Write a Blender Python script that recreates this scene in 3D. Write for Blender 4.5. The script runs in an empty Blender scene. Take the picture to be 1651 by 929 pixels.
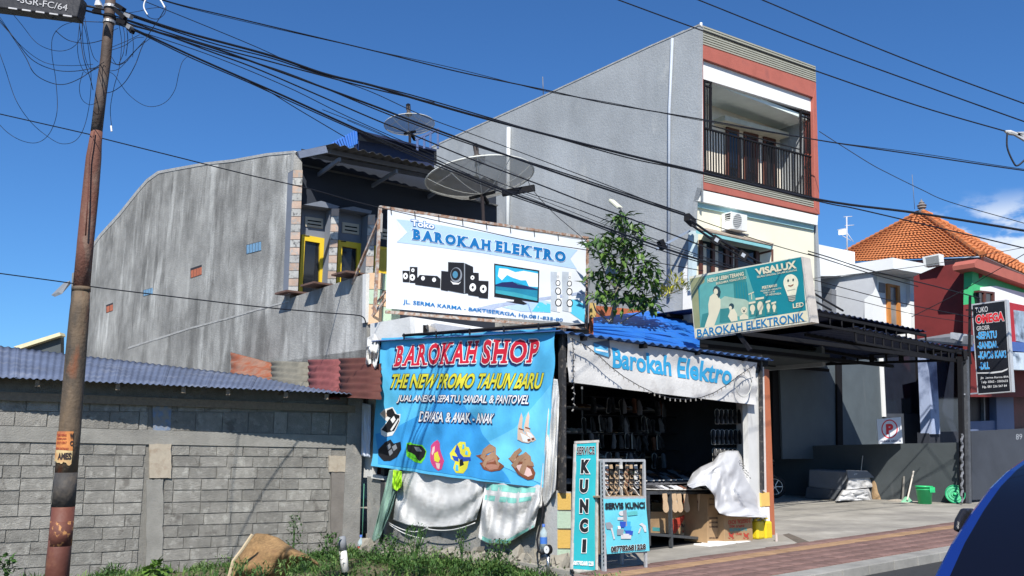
import bpy, bmesh, math, random
from mathutils import Vector, Matrix, noise
random.seed(7)
sc = bpy.context.scene
COL = sc.collection
R_ = math.radians
# ---------------------------------------------------------------- camera
F, CX, CY, HOR = 1450.0, 825.5, 464.5, 722.0
PITCH = math.atan((HOR - CY) / F)
ROLL = R_(0.3)
CAM = Vector((0, 0, 1.5))
cd = bpy.data.cameras.new("camera"); cam = bpy.data.objects.new("camera", cd); COL.objects.link(cam)
CM = Matrix.Rotation(math.pi / 2 + PITCH, 3, 'X') @ Matrix.Rotation(ROLL, 3, 'Z')
cam.matrix_world = Matrix.Translation(CAM) @ CM.to_4x4()
cd.sensor_width = 36.0; cd.lens = 36.0 * F / 1651.0; cd.clip_start = 0.05; cd.clip_end = 3000
sc.camera = cam
# ---------------------------------------------------------------- axes of the street
U = Vector((.79, .61, 0)).normalized()      # along the street, to the right
V = Vector((-.66, .75, 0)).normalized()     # away from the street
UF = Vector((.75, .66, 0)).normalized()     # shop front
Z = Vector((0, 0, 1))
# ---------------------------------------------------------------- light
SUND = Vector((0.02, .72, -.70)).normalized()   # direction the light travels
sun_el = math.asin(-SUND.z); sun_az = math.atan2(-SUND.x, -SUND.y)
w = bpy.data.worlds.new("World"); sc.world = w; w.use_nodes = True
nt = w.node_tree; bg = nt.nodes['Background']
sky = nt.nodes.new('ShaderNodeTexSky'); sky.sky_type = 'NISHITA'; sky.sun_disc = False
sky.sun_elevation = sun_el; sky.sun_rotation = sun_az
sky.air_density = 1.0; sky.dust_density = 0.25; sky.ozone_density = 3.0
tc = nt.nodes.new('ShaderNodeTexCoord')
mp = nt.nodes.new('ShaderNodeMapping'); mp.inputs['Scale'].default_value = (1, 1, 2.2)
mp.inputs['Location'].default_value = (0.32, 0.1, 0.0)
nz = nt.nodes.new('ShaderNodeTexNoise'); nz.inputs['Scale'].default_value = 8.0; nz.inputs['Detail'].default_value = 9; nz.inputs['Roughness'].default_value = .55
nt.links.new(tc.outputs['Generated'], mp.inputs['Vector']); nt.links.new(mp.outputs[0], nz.inputs['Vector'])
sx = nt.nodes.new('ShaderNodeSeparateXYZ'); nt.links.new(tc.outputs['Generated'], sx.inputs[0])
def mth(op, a, b=None, c=None):
    n = nt.nodes.new('ShaderNodeMath'); n.operation = op
    for i, q in enumerate((a, b, c)):
        if q is None: continue
        if isinstance(q, (int, float)): n.inputs[i].default_value = q
        else: nt.links.new(q, n.inputs[i])
    return n.outputs[0]
def sstep(v, lo, hi, a=0.0, b=1.0):
    n = nt.nodes.new('ShaderNodeMapRange'); n.interpolation_type = 'SMOOTHSTEP'
    nt.links.new(v, n.inputs[0]); n.inputs[1].default_value = lo; n.inputs[2].default_value = hi
    n.inputs[3].default_value = a; n.inputs[4].default_value = b
    return n.outputs[0]
lowz = sstep(sx.outputs['Z'], .215, .255, 1, 0)
rightx = sstep(sx.outputs['X'], .40, .45)
cl = mth('MULTIPLY', sstep(nz.outputs[0], .45, .53), mth('MULTIPLY', lowz, rightx))
mx = nt.nodes.new('ShaderNodeMixRGB'); nt.links.new(cl, mx.inputs[0])
tint = nt.nodes.new('ShaderNodeMixRGB'); tint.blend_type = 'MULTIPLY'; tint.inputs[0].default_value = 1
tint.inputs[2].default_value = (0.46, 0.84, 1.26, 1)
nt.links.new(sky.outputs[0], tint.inputs[1]); nt.links.new(tint.outputs[0], mx.inputs[1])
mx.inputs[2].default_value = (8.0, 8.8, 10, 1)
nt.links.new(mx.outputs[0], bg.inputs[0]); bg.inputs[1].default_value = 0.072
sl = bpy.data.lights.new("sun", 'SUN'); sl.energy = 4.6; sl.angle = R_(.53); sl.color = (1, .955, .88)
so = bpy.data.objects.new("sun", sl); COL.objects.link(so)
so.rotation_euler = SUND.to_track_quat('-Z', 'Y').to_euler()
sc.view_settings.view_transform = 'Standard'; sc.view_settings.look = 'None'
sc.view_settings.exposure = 0.55; sc.view_settings.gamma = 1.0; sc.view_settings.use_curve_mapping = False
sc.render.engine = 'CYCLES'

# ---------------------------------------------------------------- helpers
def ray(px, py):
    return (CM @ Vector(((px - CX) / F, -(py - CY) / F, -1))).normalized()
class Pl:
    """a plane of the place: point, in-plane direction u; rays of the photograph meet it"""
    def __init__(s, p0, u, up=Z, disp=None):
        s.p0 = Vector(p0) if len(p0) == 3 else Vector((p0[0], p0[1], 0)); s.u = Vector(u).normalized(); s.up = Vector(up).normalized()
        s.n = s.u.cross(s.up).normalized()
        if s.n.dot(CAM - s.p0) < 0: s.n = -s.n
        s.disp = disp
    def P(s, px, py, off=0.0):
        d = ray(px, py); q = s.p0 + s.n * off
        t = (q - CAM).dot(s.n) / d.dot(s.n)
        p = CAM + d * t
        if s.disp: p = p + s.n * s.disp((p - s.p0).dot(s.u), (p - s.p0).dot(s.up))
        return p
    def W(s, a, b, off=0.0):
        return s.p0 + s.u * a + s.up * b + s.n * off
    def back(s, d): return Pl(s.p0 - s.n * d, s.u, s.up, s.disp)
KS = 0.02
A0 = Vector((.66, 12.15, 0))
def gz(x, y): return KS * ((x - A0.x) * U.x + (y - A0.y) * U.y)
def G(px, py, dz=0.0):
    d = ray(px, py)
    # z = gz(x,y)+dz
    num = KS * ((CAM.x - A0.x) * U.x + (CAM.y - A0.y) * U.y) + dz - CAM.z
    den = d.z - KS * (d.x * U.x + d.y * U.y)
    return CAM + d * (num / den)
def at(px, py, y):
    d = ray(px, py); return CAM + d * (y / d.y)

class MB:
    def __init__(s): s.v = []; s.f = []; s.m = []; s.mi = 0
    def add(s, vs, fs):
        o = len(s.v); s.v += [tuple(v) for v in vs]
        for f in fs: s.f.append(tuple(o + i for i in f)); s.m.append(s.mi)
        return s
    def poly(s, pts): return s.add(pts, [tuple(range(len(pts)))])
    def prism(s, pts, vec):
        n = len(pts); vec = Vector(vec); b = [Vector(p) + vec for p in pts]
        fs = [tuple(range(n)), tuple(range(2 * n - 1, n - 1, -1))] + [(i, n + i, n + (i + 1) % n, (i + 1) % n) for i in range(n)]
        return s.add(list(pts) + b, fs)
    def slab(s, pl, pxs, o0=0.0, o1=0.05):
        pts = [pl.P(x, y, o1) for x, y in pxs]
        return s.prism(pts, -pl.n * (o1 - o0))
    def rslab(s, pl, x0, y0, x1, y1, o0=0.0, o1=0.05): return s.slab(pl, [(x0, y0), (x1, y0), (x1, y1), (x0, y1)], o0, o1)
    def box(s, c, ax, ay, az):
        c = Vector(c); ax, ay, az = Vector(ax), Vector(ay), Vector(az)
        vs = [c + ax * i + ay * j + az * k for k in (-1, 1) for j in (-1, 1) for i in (-1, 1)]
        return s.add(vs, [(0, 2, 3, 1), (4, 5, 7, 6), (0, 1, 5, 4), (2, 6, 7, 3), (0, 4, 6, 2), (1, 3, 7, 5)])
    def bar(s, p, q, w, h=None, up=Z):
        p, q = Vector(p), Vector(q); d = (q - p); L = d.length; d.normalize(); h = h or w
        sd = d.cross(Vector(up))
        if sd.length < 1e-4: sd = d.cross(Vector((1, 0, 0)))
        sd.normalize(); u2 = sd.cross(d)
        return s.box((p + q) / 2, d * L / 2, sd * w / 2, u2 * h / 2)
    def tube(s, pts, r, seg=8, cap=True):
        pts = [Vector(p) for p in pts]; n = len(pts); rr = r if isinstance(r, (list, tuple)) else [r] * n
        vs = []; prev = None
        for i, p in enumerate(pts):
            t = (pts[min(i + 1, n - 1)] - pts[max(i - 1, 0)])
            t = t.normalized() if t.length > 1e-9 else Z
            if prev is None:
                a = t.cross(Z)
                if a.length < 1e-3: a = t.cross(Vector((1, 0, 0)))
            else: a = prev - t * prev.dot(t)
            a.normalize(); prev = a; b = t.cross(a)
            for k in range(seg):
                an = 2 * math.pi * k / seg
                vs.append(p + (a * math.cos(an) + b * math.sin(an)) * rr[i])
        fs = [(i * seg + k, i * seg + (k + 1) % seg, (i + 1) * seg + (k + 1) % seg, (i + 1) * seg + k) for i in range(n - 1) for k in range(seg)]
        if cap: fs += [tuple(range(seg))[::-1], tuple(range((n - 1) * seg, n * seg))]
        return s.add(vs, fs)
    def grid(s, fn, nu, nv, thick=None):
        vs = [fn(i / nu, j / nv) for j in range(nv + 1) for i in range(nu + 1)]; W = nu + 1
        return s.add(vs, [(j * W + i, j * W + i + 1, (j + 1) * W + i + 1, (j + 1) * W + i) for j in range(nv) for i in range(nu)])
    def lathe(s, c, prof, axis=Z, seg=24):
        c = Vector(c); axis = Vector(axis).normalized(); a = axis.cross(Vector((.3, 1, .2))).normalized(); b = axis.cross(a)
        vs = [c + axis * h + (a * math.cos(2 * math.pi * k / seg) + b * math.sin(2 * math.pi * k / seg)) * r for r, h in prof for k in range(seg)]
        n = len(prof)
        return s.add(vs, [(i * seg + k, i * seg + (k + 1) % seg, (i + 1) * seg + (k + 1) % seg, (i + 1) * seg + k) for i in range(n - 1) for k in range(seg)])
    def build(s, name, mat, parent=None, smooth=False, thick=0, bevel=0, label=None, fixn=True):
        me = bpy.data.meshes.new(name); me.from_pydata(s.v, [], s.f)
        ms = mat if isinstance(mat, (list, tuple)) else [mat]
        for m_ in ms: me.materials.append(m_)
        if len(ms) > 1:
            for p, i in zip(me.polygons, s.m): p.material_index = i
        if fixn and not thick:
            bm = bmesh.new(); bm.from_mesh(me); bmesh.ops.recalc_face_normals(bm, faces=bm.faces); bm.to_mesh(me); bm.free()
        if smooth:
            for p in me.polygons: p.use_smooth = True
        me.update()
        o = bpy.data.objects.new(name, me); COL.objects.link(o)
        if thick:
            md = o.modifiers.new('solid', 'SOLIDIFY'); md.thickness = thick; md.offset = -1
        if bevel:
            md = o.modifiers.new('bevel', 'BEVEL'); md.width = bevel; md.segments = 2; md.limit_method = 'ANGLE'
        if parent is not None: adopt(o, parent)
        if label: o['label'] = label
        return o
def adopt(o, parent):
    o.parent = parent
    m = Matrix.Identity(4); p = parent
    chain = Matrix.Identity(4)
    while p is not None:
        chain = p.matrix_basis @ chain if p.parent is None else p.matrix_parent_inverse @ p.matrix_basis @ chain
        p = p.parent
    o.matrix_parent_inverse = chain.inverted()
def tag(o, label=None, cat=None, group=None, kind=None):
    if label: o['label'] = label
    if cat: o['category'] = cat
    if group: o['group'] = group
    if kind: o['kind'] = kind
    return o
def thing(name, label, cat, loc=(0, 0, 0), group=None):
    o = bpy.data.objects.new(name, None); COL.objects.link(o); o.empty_display_size = .2
    o.matrix_basis = Matrix.Translation(Vector(loc))
    return tag(o, label, cat, group)
def dup(root, mat, label=None):
    """copy of a thing with its parts and sub-parts; mat moves it in the world"""
    r = root.copy(); COL.objects.link(r); r.matrix_basis = mat @ root.matrix_basis
    if label: r['label'] = label
    for ch in [o for o in root.children]:
        c = ch.copy(); COL.objects.link(c); c.parent = r
        for g in ch.children:
            d = g.copy(); COL.objects.link(d); d.parent = c
    return r
# ---------------------------------------------------------------- materials
def lin(h):
    if isinstance(h, str):
        h = h.lstrip('#'); c = [int(h[i:i + 2], 16) / 255 for i in (0, 2, 4)]
        return tuple(((x + .055) / 1.055) ** 2.4 if x > .04045 else x / 12.92 for x in c)
    return tuple(h)
_mats = {}
def M(name, col, rough=.75, var=.12, scale=4.0, bump=.15, bscale=40.0, metal=0.0, col2=None, c2at=.6, c2scale=2.0, c2soft=.08,
      streak=0.0, spec=.4, trans=0.0, alpha=1.0, col3=None, c3at=.65, c3scale=6.0, sub=0.0, coat=0.0, objvar=0.0, blotch=0.0, bls=.5):
    if name in _mats: return _mats[name]
    m = bpy.data.materials.new(name); m.use_nodes = True; nt = m.node_tree; N = nt.nodes; L = nt.links
    b = N['Principled BSDF']; b.inputs['Roughness'].default_value = rough; b.inputs['Metallic'].default_value = metal
    b.inputs['Specular IOR Level'].default_value = spec
    if coat: b.inputs['Coat Weight'].default_value = coat; b.inputs['Coat Roughness'].default_value = .05
    if trans: b.inputs['Transmission Weight'].default_value = trans
    tc = N.new('ShaderNodeTexCoord')
    def nz(scale, det=6, stretch=None, rough=.6):
        n = N.new('ShaderNodeTexNoise'); n.inputs['Scale'].default_value = scale; n.inputs['Detail'].default_value = det; n.inputs['Roughness'].default_value = rough
        if stretch:
            mp = N.new('ShaderNodeMapping'); mp.inputs['Scale'].default_value = stretch
            L.new(tc.outputs['Object'], mp.inputs['Vector']); L.new(mp.outputs[0], n.inputs['Vector'])
        else: L.new(tc.outputs['Object'], n.inputs['Vector'])
        return n.outputs['Fac']
    def ramp(f, lo, hi, a, c):
        r = N.new('ShaderNodeMapRange'); L.new(f, r.inputs[0]); r.inputs[1].default_value = lo; r.inputs[2].default_value = hi
        r.inputs[3].default_value = a; r.inputs[4].default_value = c; return r.outputs[0]
    def mix(f, a, c, mode='MIX'):
        x = N.new('ShaderNodeMixRGB'); x.blend_type = mode
        for i, q in enumerate((f, a, c)):
            if isinstance(q, (int, float)): x.inputs[i].default_value = q
            elif isinstance(q, tuple): x.inputs[i].default_value = (q + (1,))[:4]
            else: L.new(q, x.inputs[i])
        return x.outputs[0]
    c = lin(col)
    base = mix(1.0, c, mix(ramp(nz(scale), .3, .7, 0, 1), (1 - var,) * 3, (1 + var,) * 3), 'MULTIPLY')
    st = (1, 1, .12) if streak == 1 else ((1, 1, streak) if streak else None)
    if col2 is not None: base = mix(ramp(nz(c2scale, 8, st), c2at - c2soft, c2at + c2soft, 0, 1), base, lin(col2))
    if col3 is not None: base = mix(ramp(nz(c3scale, 8, st), c3at - .05, c3at + .05, 0, 1), base, lin(col3))
    if blotch:
        base = mix(1.0, base, mix(ramp(nz(bls, 9, None, .65), .36, .64, 0, 1), (1 - blotch,) * 3, (1 + blotch,) * 3), 'MULTIPLY')
        base = mix(1.0, base, mix(ramp(nz(bls * 9, 9, (1, 1, .25), .7), .38, .62, 0, 1), (1 - blotch * .28,) * 3, (1 + blotch * .28,) * 3), 'MULTIPLY')
    if objvar:
        oi = N.new('ShaderNodeObjectInfo'); base = mix(1.0, base, mix(oi.outputs['Random'], (1 - objvar,) * 3, (1 + objvar,) * 3), 'MULTIPLY')
    L.new(base, b.inputs['Base Color'])
    if bump:
        bp = N.new('ShaderNodeBump'); bp.inputs['Strength'].default_value = min(1, bump * 2); bp.inputs['Distance'].default_value = .02
        L.new(nz(bscale, 6), bp.inputs['Height']); L.new(bp.outputs[0], b.inputs['Normal'])
    if alpha < 1: b.inputs['Alpha'].default_value = alpha
    _mats[name] = m; return m
def tube_o(name, pts, r, mat, parent=None, seg=8, smooth=True): return MB().tube(pts, r, seg).build(name, mat, parent, smooth=smooth)
# ---------------------------------------------------------------- lettering
_tcache = {}
def glyphs(s, bold=0.0, shear=0.0, space=1.0):
    k = (s, bold, shear, space)
    if k in _tcache: return _tcache[k]
    cu = bpy.data.curves.new('t', 'FONT'); cu.body = s; cu.size = 1; cu.offset = bold; cu.shear = shear; cu.space_character = space
    cu.resolution_u = 3; cu.fill_mode = 'FRONT'
    o = bpy.data.objects.new('t', cu); COL.objects.link(o); bpy.context.view_layer.update()
    dg = bpy.context.evaluated_depsgraph_get(); me = bpy.data.meshes.new_from_object(o.evaluated_get(dg))
    vs = [v.co.copy() for v in me.vertices]; fs = [tuple(p.vertices) for p in me.polygons]
    bpy.data.objects.remove(o); bpy.data.curves.remove(cu); bpy.data.meshes.remove(me)
    _tcache[k] = (vs, fs); return vs, fs
def quadmap(q, u, v):      # q = tl, tr, br, bl in pixels; v up
    (x0, y0), (x1, y1), (x2, y2), (x3, y3) = q
    return ((1 - u) * (v * x0 + (1 - v) * x3) + u * (v * x1 + (1 - v) * x2), (1 - u) * (v * y0 + (1 - v) * y3) + u * (v * y1 + (1 - v) * y2))
def fine(vs, fs, maxlen):
    bm = bmesh.new(); bv = [bm.verts.new(v) for v in vs]
    for f in fs:
        try: bm.faces.new([bv[i] for i in f])
        except ValueError: pass
    bmesh.ops.triangulate(bm, faces=bm.faces)
    for _ in range(6):
        es = [e for e in bm.edges if e.calc_length() > maxlen]
        if not es: break
        bmesh.ops.subdivide_edges(bm, edges=es, cuts=1); bmesh.ops.triangulate(bm, faces=[f for f in bm.faces if len(f.verts) > 3])
    bm.verts.index_update()
    r = [tuple(v.co) for v in bm.verts], [tuple(v.index for v in f.verts) for f in bm.faces]
    bm.free(); return r
def flat_on(pl, pts2, fs, off, name, mat, parent, maxlen=None):
    """pts2 pixel points laid on the plane (with its folds when it has them)"""
    if maxlen:
        vs, fs = fine([(x / 100, y / 100, 0) for x, y in pts2], fs, maxlen / 100)
        pts2 = [(v[0] * 100, v[1] * 100) for v in vs]
    mb = MB().add([pl.P(x, y, off) for x, y in pts2], fs)
    return mb.build(name, mat, parent, fixn=False)
def text(pl, s, q, mat, parent, off=.004, bold=0.0, shear=0.0, space=1.0, outline=None, outmat=None, ref=None, fold=None, name='lettering', shadow=None, shmat=None):
    vs, fs = glyphs(s, bold, shear, space)
    x0 = min(v.x for v in vs); x1 = max(v.x for v in vs); y0 = min(v.y for v in vs); y1 = max(v.y for v in vs)
    def put(vv, ff, off, mat, nm, d=(0, 0)):
        p2 = []
        for v in vv:
            a, b = quadmap(q, (v.x - x0) / (x1 - x0), (v.y - y0) / (y1 - y0)); p2.append((a + d[0], b + d[1]))
        return flat_on(pl, p2, ff, off, nm, mat, parent, fold)
    if shadow: 
        a, b = glyphs(s, bold + (outline or 0), shear, space); put(a, b, off - .003, shmat, 'lettering_shadow', shadow)
    if outline:
        a, b = glyphs(s, bold + outline, shear, space); put(a, b, off - .0015, outmat, 'lettering_outline')
    return put(vs, fs, off, mat, name)
SER = {'B': [(.1, 0), (.1, 1)], 'A': [(.08, 0), (.92, 0)], 'R': [(.1, 0), (.1, 1), (.9, 0)], 'K': [(.1, 0), (.1, 1), (.88, 0), (.86, 1)], 'H': [(.12, 0), (.12, 1), (.88, 0), (.88, 1)],
       'E': [(.1, 0), (.1, 1)], 'L': [(.12, 0), (.12, 1)], 'T': [(.5, 0)], 'P': [(.1, 0), (.1, 1)], 'O': [], 'S': []}
def slab_text(pl, s, q, mats, parent, off=.004, bold=.03, shear=0.0, outs=(0,), shift=((0, 0),), fold=None):
    """serif lettering: bold letters with slab serifs; mats/outs/shift from front to back"""
    for li, (mat, ou, sh) in enumerate(zip(mats, outs, shift)):
        x = 0; V2 = []; F2 = []; gap = .13
        for ch in s:
            if ch == ' ': x += .42; continue
            vs0, _ = glyphs(ch, bold); vs, fs = glyphs(ch, bold + ou)
            a0 = min(v.x for v in vs0); a1 = max(v.x for v in vs0); b0 = min(v.y for v in vs0); b1 = max(v.y for v in vs0)
            W = .78 if ch == 'O' else .66; wd = (a1 - a0) * .94
            o = len(V2); V2 += [(x + (v.x - a0) / (a1 - a0) * wd, (v.y - b0) / (b1 - b0)) for v in vs]; F2 += [tuple(o + i for i in f) for f in fs]
            for sx_, sy in SER[ch]:
                h = .105 + ou * 2.2; e = .145 + ou * 1.3; cx = x + sx_ * wd; cy = h / 2 - ou * 1.1 if sy == 0 else 1 - h / 2 + ou * 1.1
                o = len(V2); V2 += [(cx - e, cy - h / 2), (cx + e, cy - h / 2), (cx + e, cy + h / 2), (cx - e, cy + h / 2)]; F2.append((o, o + 1, o + 2, o + 3))
            x += wd + gap
        tot = x - gap
        p2 = []
        for vx, vy in V2:
            a, b = quadmap(q, vx / tot + shear * (vy - .5) , vy); p2.append((a + sh[0], b + sh[1]))
        vs = p2
        if fold:
            v3, f3 = fine([(a / 100, b / 100, 0) for a, b in p2], F2, fold / 100); vs = [(v[0] * 100, v[1] * 100) for v in v3]; F2 = f3
        MB().add([pl.P(a, b, off - li * .002) for a, b in vs], F2).build('lettering' if li == 0 else 'lettering_outline', mat, parent, fixn=False)
def shape(pl, pxs, mat, parent, off=.003, name='print', fold=None):
    return flat_on(pl, list(pxs), [tuple(range(len(pxs)))], off, name, mat, parent, fold)
def ell(cx, cy, rx, ry, n=20, rot=0.0):
    return [(cx + rx * math.cos(a) * math.cos(rot) - ry * math.sin(a) * math.sin(rot), cy + rx * math.cos(a) * math.sin(rot) + ry * math.sin(a) * math.cos(rot)) for a in [2 * math.pi * i / n for i in range(n)]]
# ================================================================ MATERIALS
conc_drive = M('concrete_drive', (.33, .31, .27), .9, .16, 1.3, .2, 60, blotch=.2, bls=.8, col2=(.25, .235, .21), c2at=.58, c2scale=.9, c2soft=.12)
asphalt = M('asphalt', (.035, .036, .038), .9, .25, 30, .3, 120)
kerbm = M('kerb_concrete', (.27, .262, .24), .9, .2, 3, .2, 50, objvar=.08)
paverm = M('paver_red', (.185, .112, .096), .85, .18, 3, .12, 70, objvar=.14, col2=(.22, .13, .11), c2at=.6, c2scale=1.5, blotch=.2, bls=1.2)
pavery = M('paver_yellow', (.33, .205, .115), .85, .2, 5, .12, 70, objvar=.12)
mortar = M('joint_sand', (.22, .17, .15), .95, .2, 8)
soil = M('soil', (.13, .11, .075), .95, .3, 6, .4, 25)
blockm = M('cement_block', (.24, .23, .208), .95, .16, 7, .6, 60, objvar=.16, col2=(.33, .32, .29), c2at=.60, c2scale=9, c2soft=.06, col3=(.15, .14, .125), c3at=.63, c3scale=5, blotch=.12, bls=2.0)
mortarm = M('cement_joint', (.20, .192, .172), .95, .15, 10, .4, 60)
beamm = M('cement_beam', (.25, .242, .22), .95, .15, 3, .3, 50, blotch=.15, col2=(.20, .195, .18), c2at=.62, c2scale=2.5)
plaster = M('grey_render', (.27, .268, .254), .93, .10, 1.0, .35, 26, col2=(.42, .42, .40), c2at=.60, c2scale=2.0, c2soft=.06, streak=.2, col3=(.18, .178, .168), c3at=.57, c3scale=2.2, blotch=.30, bls=.8)
plaster2 = M('grey_render_smooth', (.285, .31, .335), .9, .07, .6, .12, 20, col2=(.24, .26, .28), c2at=.6, c2scale=.8, c2soft=.15, streak=.3)
darkpaint = M('dark_grey_paint', (.062, .073, .078), .6, .10, 2, .06, 30, col2=(.085, .095, .10), c2at=.68, c2scale=3, streak=.2)
navy = M('dark_navy_wall', (.03, .034, .045), .7, .2, 2)
black = M('black_steel', (.009, .009, .011), .75, .2, 8, .05, spec=.2)
greysteel = M('grey_steel', (.16, .165, .18), .5, .2, 8, .05)
rust = M('rusty_steel', (.20, .13, .09), .8, .3, 12, .3, 60, col2=(.27, .26, .25), c2at=.55, c2scale=9)
white = M('white_paint', (.78, .78, .76), .7, .04, 2, .04)
offwhite = M('white_weathered', (.62, .62, .60), .8, .1, 3, .15, 30, col2=(.42, .41, .39), c2at=.66, c2scale=3, streak=.3)
cream = M('cream_paint', (.80, .77, .60), .75, .04, 1.2, .05, col2=(.72, .69, .55), c2at=.66, c2scale=1, streak=.25)
cyanp = M('pale_cyan_paint', (.36, .60, .62), .7, .05)
redframe = M('terracotta_paint', (.40, .115, .085), .8, .12, 2, .08, 40, col2=(.32, .10, .08), c2at=.62, c2scale=2)
darkred = M('dark_red_paint', (.17, .022, .022), .7, .14, 1.0, .05, col2=(.13, .018, .018), c2at=.6, c2scale=1.2)
green = M('green_paint', (.05, .42, .16), .6, .06)
yellow = M('yellow_paint', (.75, .52, .03), .45, .06, 6, .03)
glassd = M('dark_glass', (.012, .014, .018), .08, .2, 3, 0, spec=.6)
brown = M('brown_wood', (.09, .03, .02), .5, .2, 6, .1)
tin_blue = M('blue_sheet', (.02, .13, .48), .42, .12, 3, .04, spec=.5, col2=(.03, .16, .45), c2at=.6)
tin_bluegrey = M('bluegrey_sheet', (.10, .125, .19), .85, .12, 2.0, .05, spec=.2, blotch=.12, bls=1.5, col2=(.14, .16, .21), c2at=.60, c2scale=3)
tin_grey = M('grey_sheet', (.085, .085, .082), .6, .2, 3, .05)
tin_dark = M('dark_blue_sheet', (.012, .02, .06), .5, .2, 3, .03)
tin_rust = M('rusty_sheet', (.09, .03, .022), .8, .2, 5, .1, col2=(.09, .028, .022), c2at=.55, c2scale=4)
tin_pink = M('faded_red_sheet', (.17, .05, .05), .85, .2, 5, .15, blotch=.2, bls=3)
tin_olive = M('mossy_sheet', (.16, .15, .12), .9, .25, 5, .1)
tin_orange = M('rust_orange_sheet', (.24, .13, .09), .85, .2, 6, .1, col2=(.25, .075, .035), c2at=.52, c2scale=4)
peach = M('peach_paint', (.72, .50, .33), .8, .06)
mint = M('mint_tile', (.50, .64, .50), .35, .06, 4)
ytile = M('yellow_tile', (.74, .48, .13), .35, .06, 4)
orangep = M('orange_paint', (.42, .13, .06), .75, .08)
stone_t = M('stone_tile', (.50, .37, .29), .5, .12, 9, .1, col2=(.36, .36, .35), c2at=.58, c2scale=11, objvar=.12)
stone_d = M('veined_tile', (.46, .46, .44), .5, .12, 9, .1, col2=(.10, .10, .10), c2at=.60, c2scale=13, objvar=.12)
roof_tile = M('orange_roof_tile', (.50, .17, .06), .8, .1, 6, .1, objvar=.16)
wirem = M('black_cable', (.008, .009, .014), .6, .1)
louvre = M('louvre_slat', (.36, .36, .30), .6, .06)
louvre_d = M('louvre_gap', (.10, .10, .09), .8, .06)

# ================================================================ GROUND
def gpoly(pxs, dz=0.0): return [G(x, y, dz) for x, y in pxs]
def gp(x, y, dz=0.0): return Vector((x, y, gz(x, y) + dz))
KD = (G(1532, 888) - G(1298, 929)); KD.z = 0; KD.normalize(); KN = Vector((-KD.y, KD.x, 0))   # kerb direction and inward
K0 = G(1298, 929)
def kp(a, b, dz=0.0):
    p = K0 + KD * a + KN * b; return gp(p.x, p.y, dz)
mb = MB(); mb.grid(lambda a, b: kp(-300 + 600 * a, -300 + 600 * b, -.62), 60, 60)
tag(mb.build('ground', soil), kind='structure')
mb = MB(); mb.prism([kp(-150, -9, -.12), kp(150, -9, -.12), kp(150, 0.02, -.12), kp(-150, .02, -.12)], (0, 0, -.6))
road = tag(mb.build('road', asphalt), kind='structure')
# where the pavement ends at the back
pb = [G(1296, 878), G(1558, 837)]
PWB = sum((p - K0).dot(KN) for p in pb) / 2
aL = (G(918, 925) - K0).dot(KD)
mb = MB(); mb.prism([kp(aL - .3, .30, -.01), kp(60, .30, -.01), kp(60, PWB + .02, -.01), kp(aL - .3, PWB + .02, -.01)], (0, 0, -.6))
pav = tag(mb.build('pavement', mortar), kind='structure')
# kerb stones
x = aL - .3; k = 0
kerb = thing('kerb', None, None, K0); kerb['kind'] = 'structure'
while x < 14:
    L = .6
    MB().prism([kp(x + .006, 0, 0), kp(x + L - .006, 0, 0), kp(x + L - .006, .29, 0), kp(x + .006, .29, 0)], (0, 0, -.5)).build('kerb_stone', kerbm, kerb, bevel=.012)
    x += L
# pavers
rows = 6; rw = (PWB - .31) / rows
n = 0
proto = {}
def paver(a, b, L, W, mt):
    global n
    key = (round(L, 3), round(W, 3), mt.name)
    if key not in proto:
        me = bpy.data.meshes.new('paver'); h = .045
        vs = [(i * L / 2, j * W / 2, 0) for i, j in ((-1, -1), (1, -1), (1, 1), (-1, 1))] + [(i * L / 2, j * W / 2, -h) for i, j in ((-1, -1), (1, -1), (1, 1), (-1, 1))]
        me.from_pydata(vs, [], [(0, 1, 2, 3), (0, 4, 5, 1), (1, 5, 6, 2), (2, 6, 7, 3), (3, 7, 4, 0)]); me.materials.append(mt); proto[key] = me
    o = bpy.data.objects.new('paver', proto[key]); COL.objects.link(o)
    c = kp(a, b, random.uniform(.002, .009))
    zx = gp(c.x + KD.x, c.y + KD.y).z - gp(c.x, c.y).z
    rx = Vector((KD.x, KD.y, zx)).normalized(); rz = rx.cross(Vector((-KN.x, -KN.y, 0))).normalized(); 
    if rz.z < 0: rz = -rz
    ry = rz.cross(rx)
    mt4 = Matrix((rx, ry, rz)).transposed().to_4x4(); mt4.translation = c
    o.parent = pav; o.matrix_basis = mt4; n += 1
for r in range(rows):
    a = aL + (r % 2) * .11
    while a < 8.6 and n < 298:
        L = .245 if r != 4 else .26
        paver(a + L / 2, .31 + rw * (r + .5), L - .012, rw - .012, pavery if r == 4 else paverm)
        a += L
# driveway + shop apron
s = MB()
P_post = G(1562, 812)
back = 16
s.prism([kp(aL + .12, PWB + .02, 0), kp(40, PWB + .02, 0), kp(40, PWB + back, 0), kp(aL + 1.0, PWB + back, 0)], (0, 0, -.65))
tag(s.build('driveway', conc_drive), kind='structure')
# thin joints cut as dark strips: a channel cover by the shop
mb = MB(); q = [G(1262, 862, .004), G(1272, 860, .004), G(1318, 879, .004), G(1296, 881, .004)]
mb.prism(q, (0, 0, -.004)); tag(mb.build('drain_channel', M('drain_dark', (.12, .10, .08), .95, .3, 8), None), kind='structure')

# ================================================================ BLOCK SHED on the left
UB = Vector((.843, .537, 0)).normalized()
B0 = G(0, 909, 0.0) ; B0 = Vector((B0.x, B0.y, 0)) 
PB = Pl(B0, UB)
b_end = (PB.P(566, 760) - B0).dot(UB)
shed = thing('block_shed', 'low shed of grey cement blocks under a blue-grey corrugated roof at the left edge', 'shed', B0)
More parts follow.
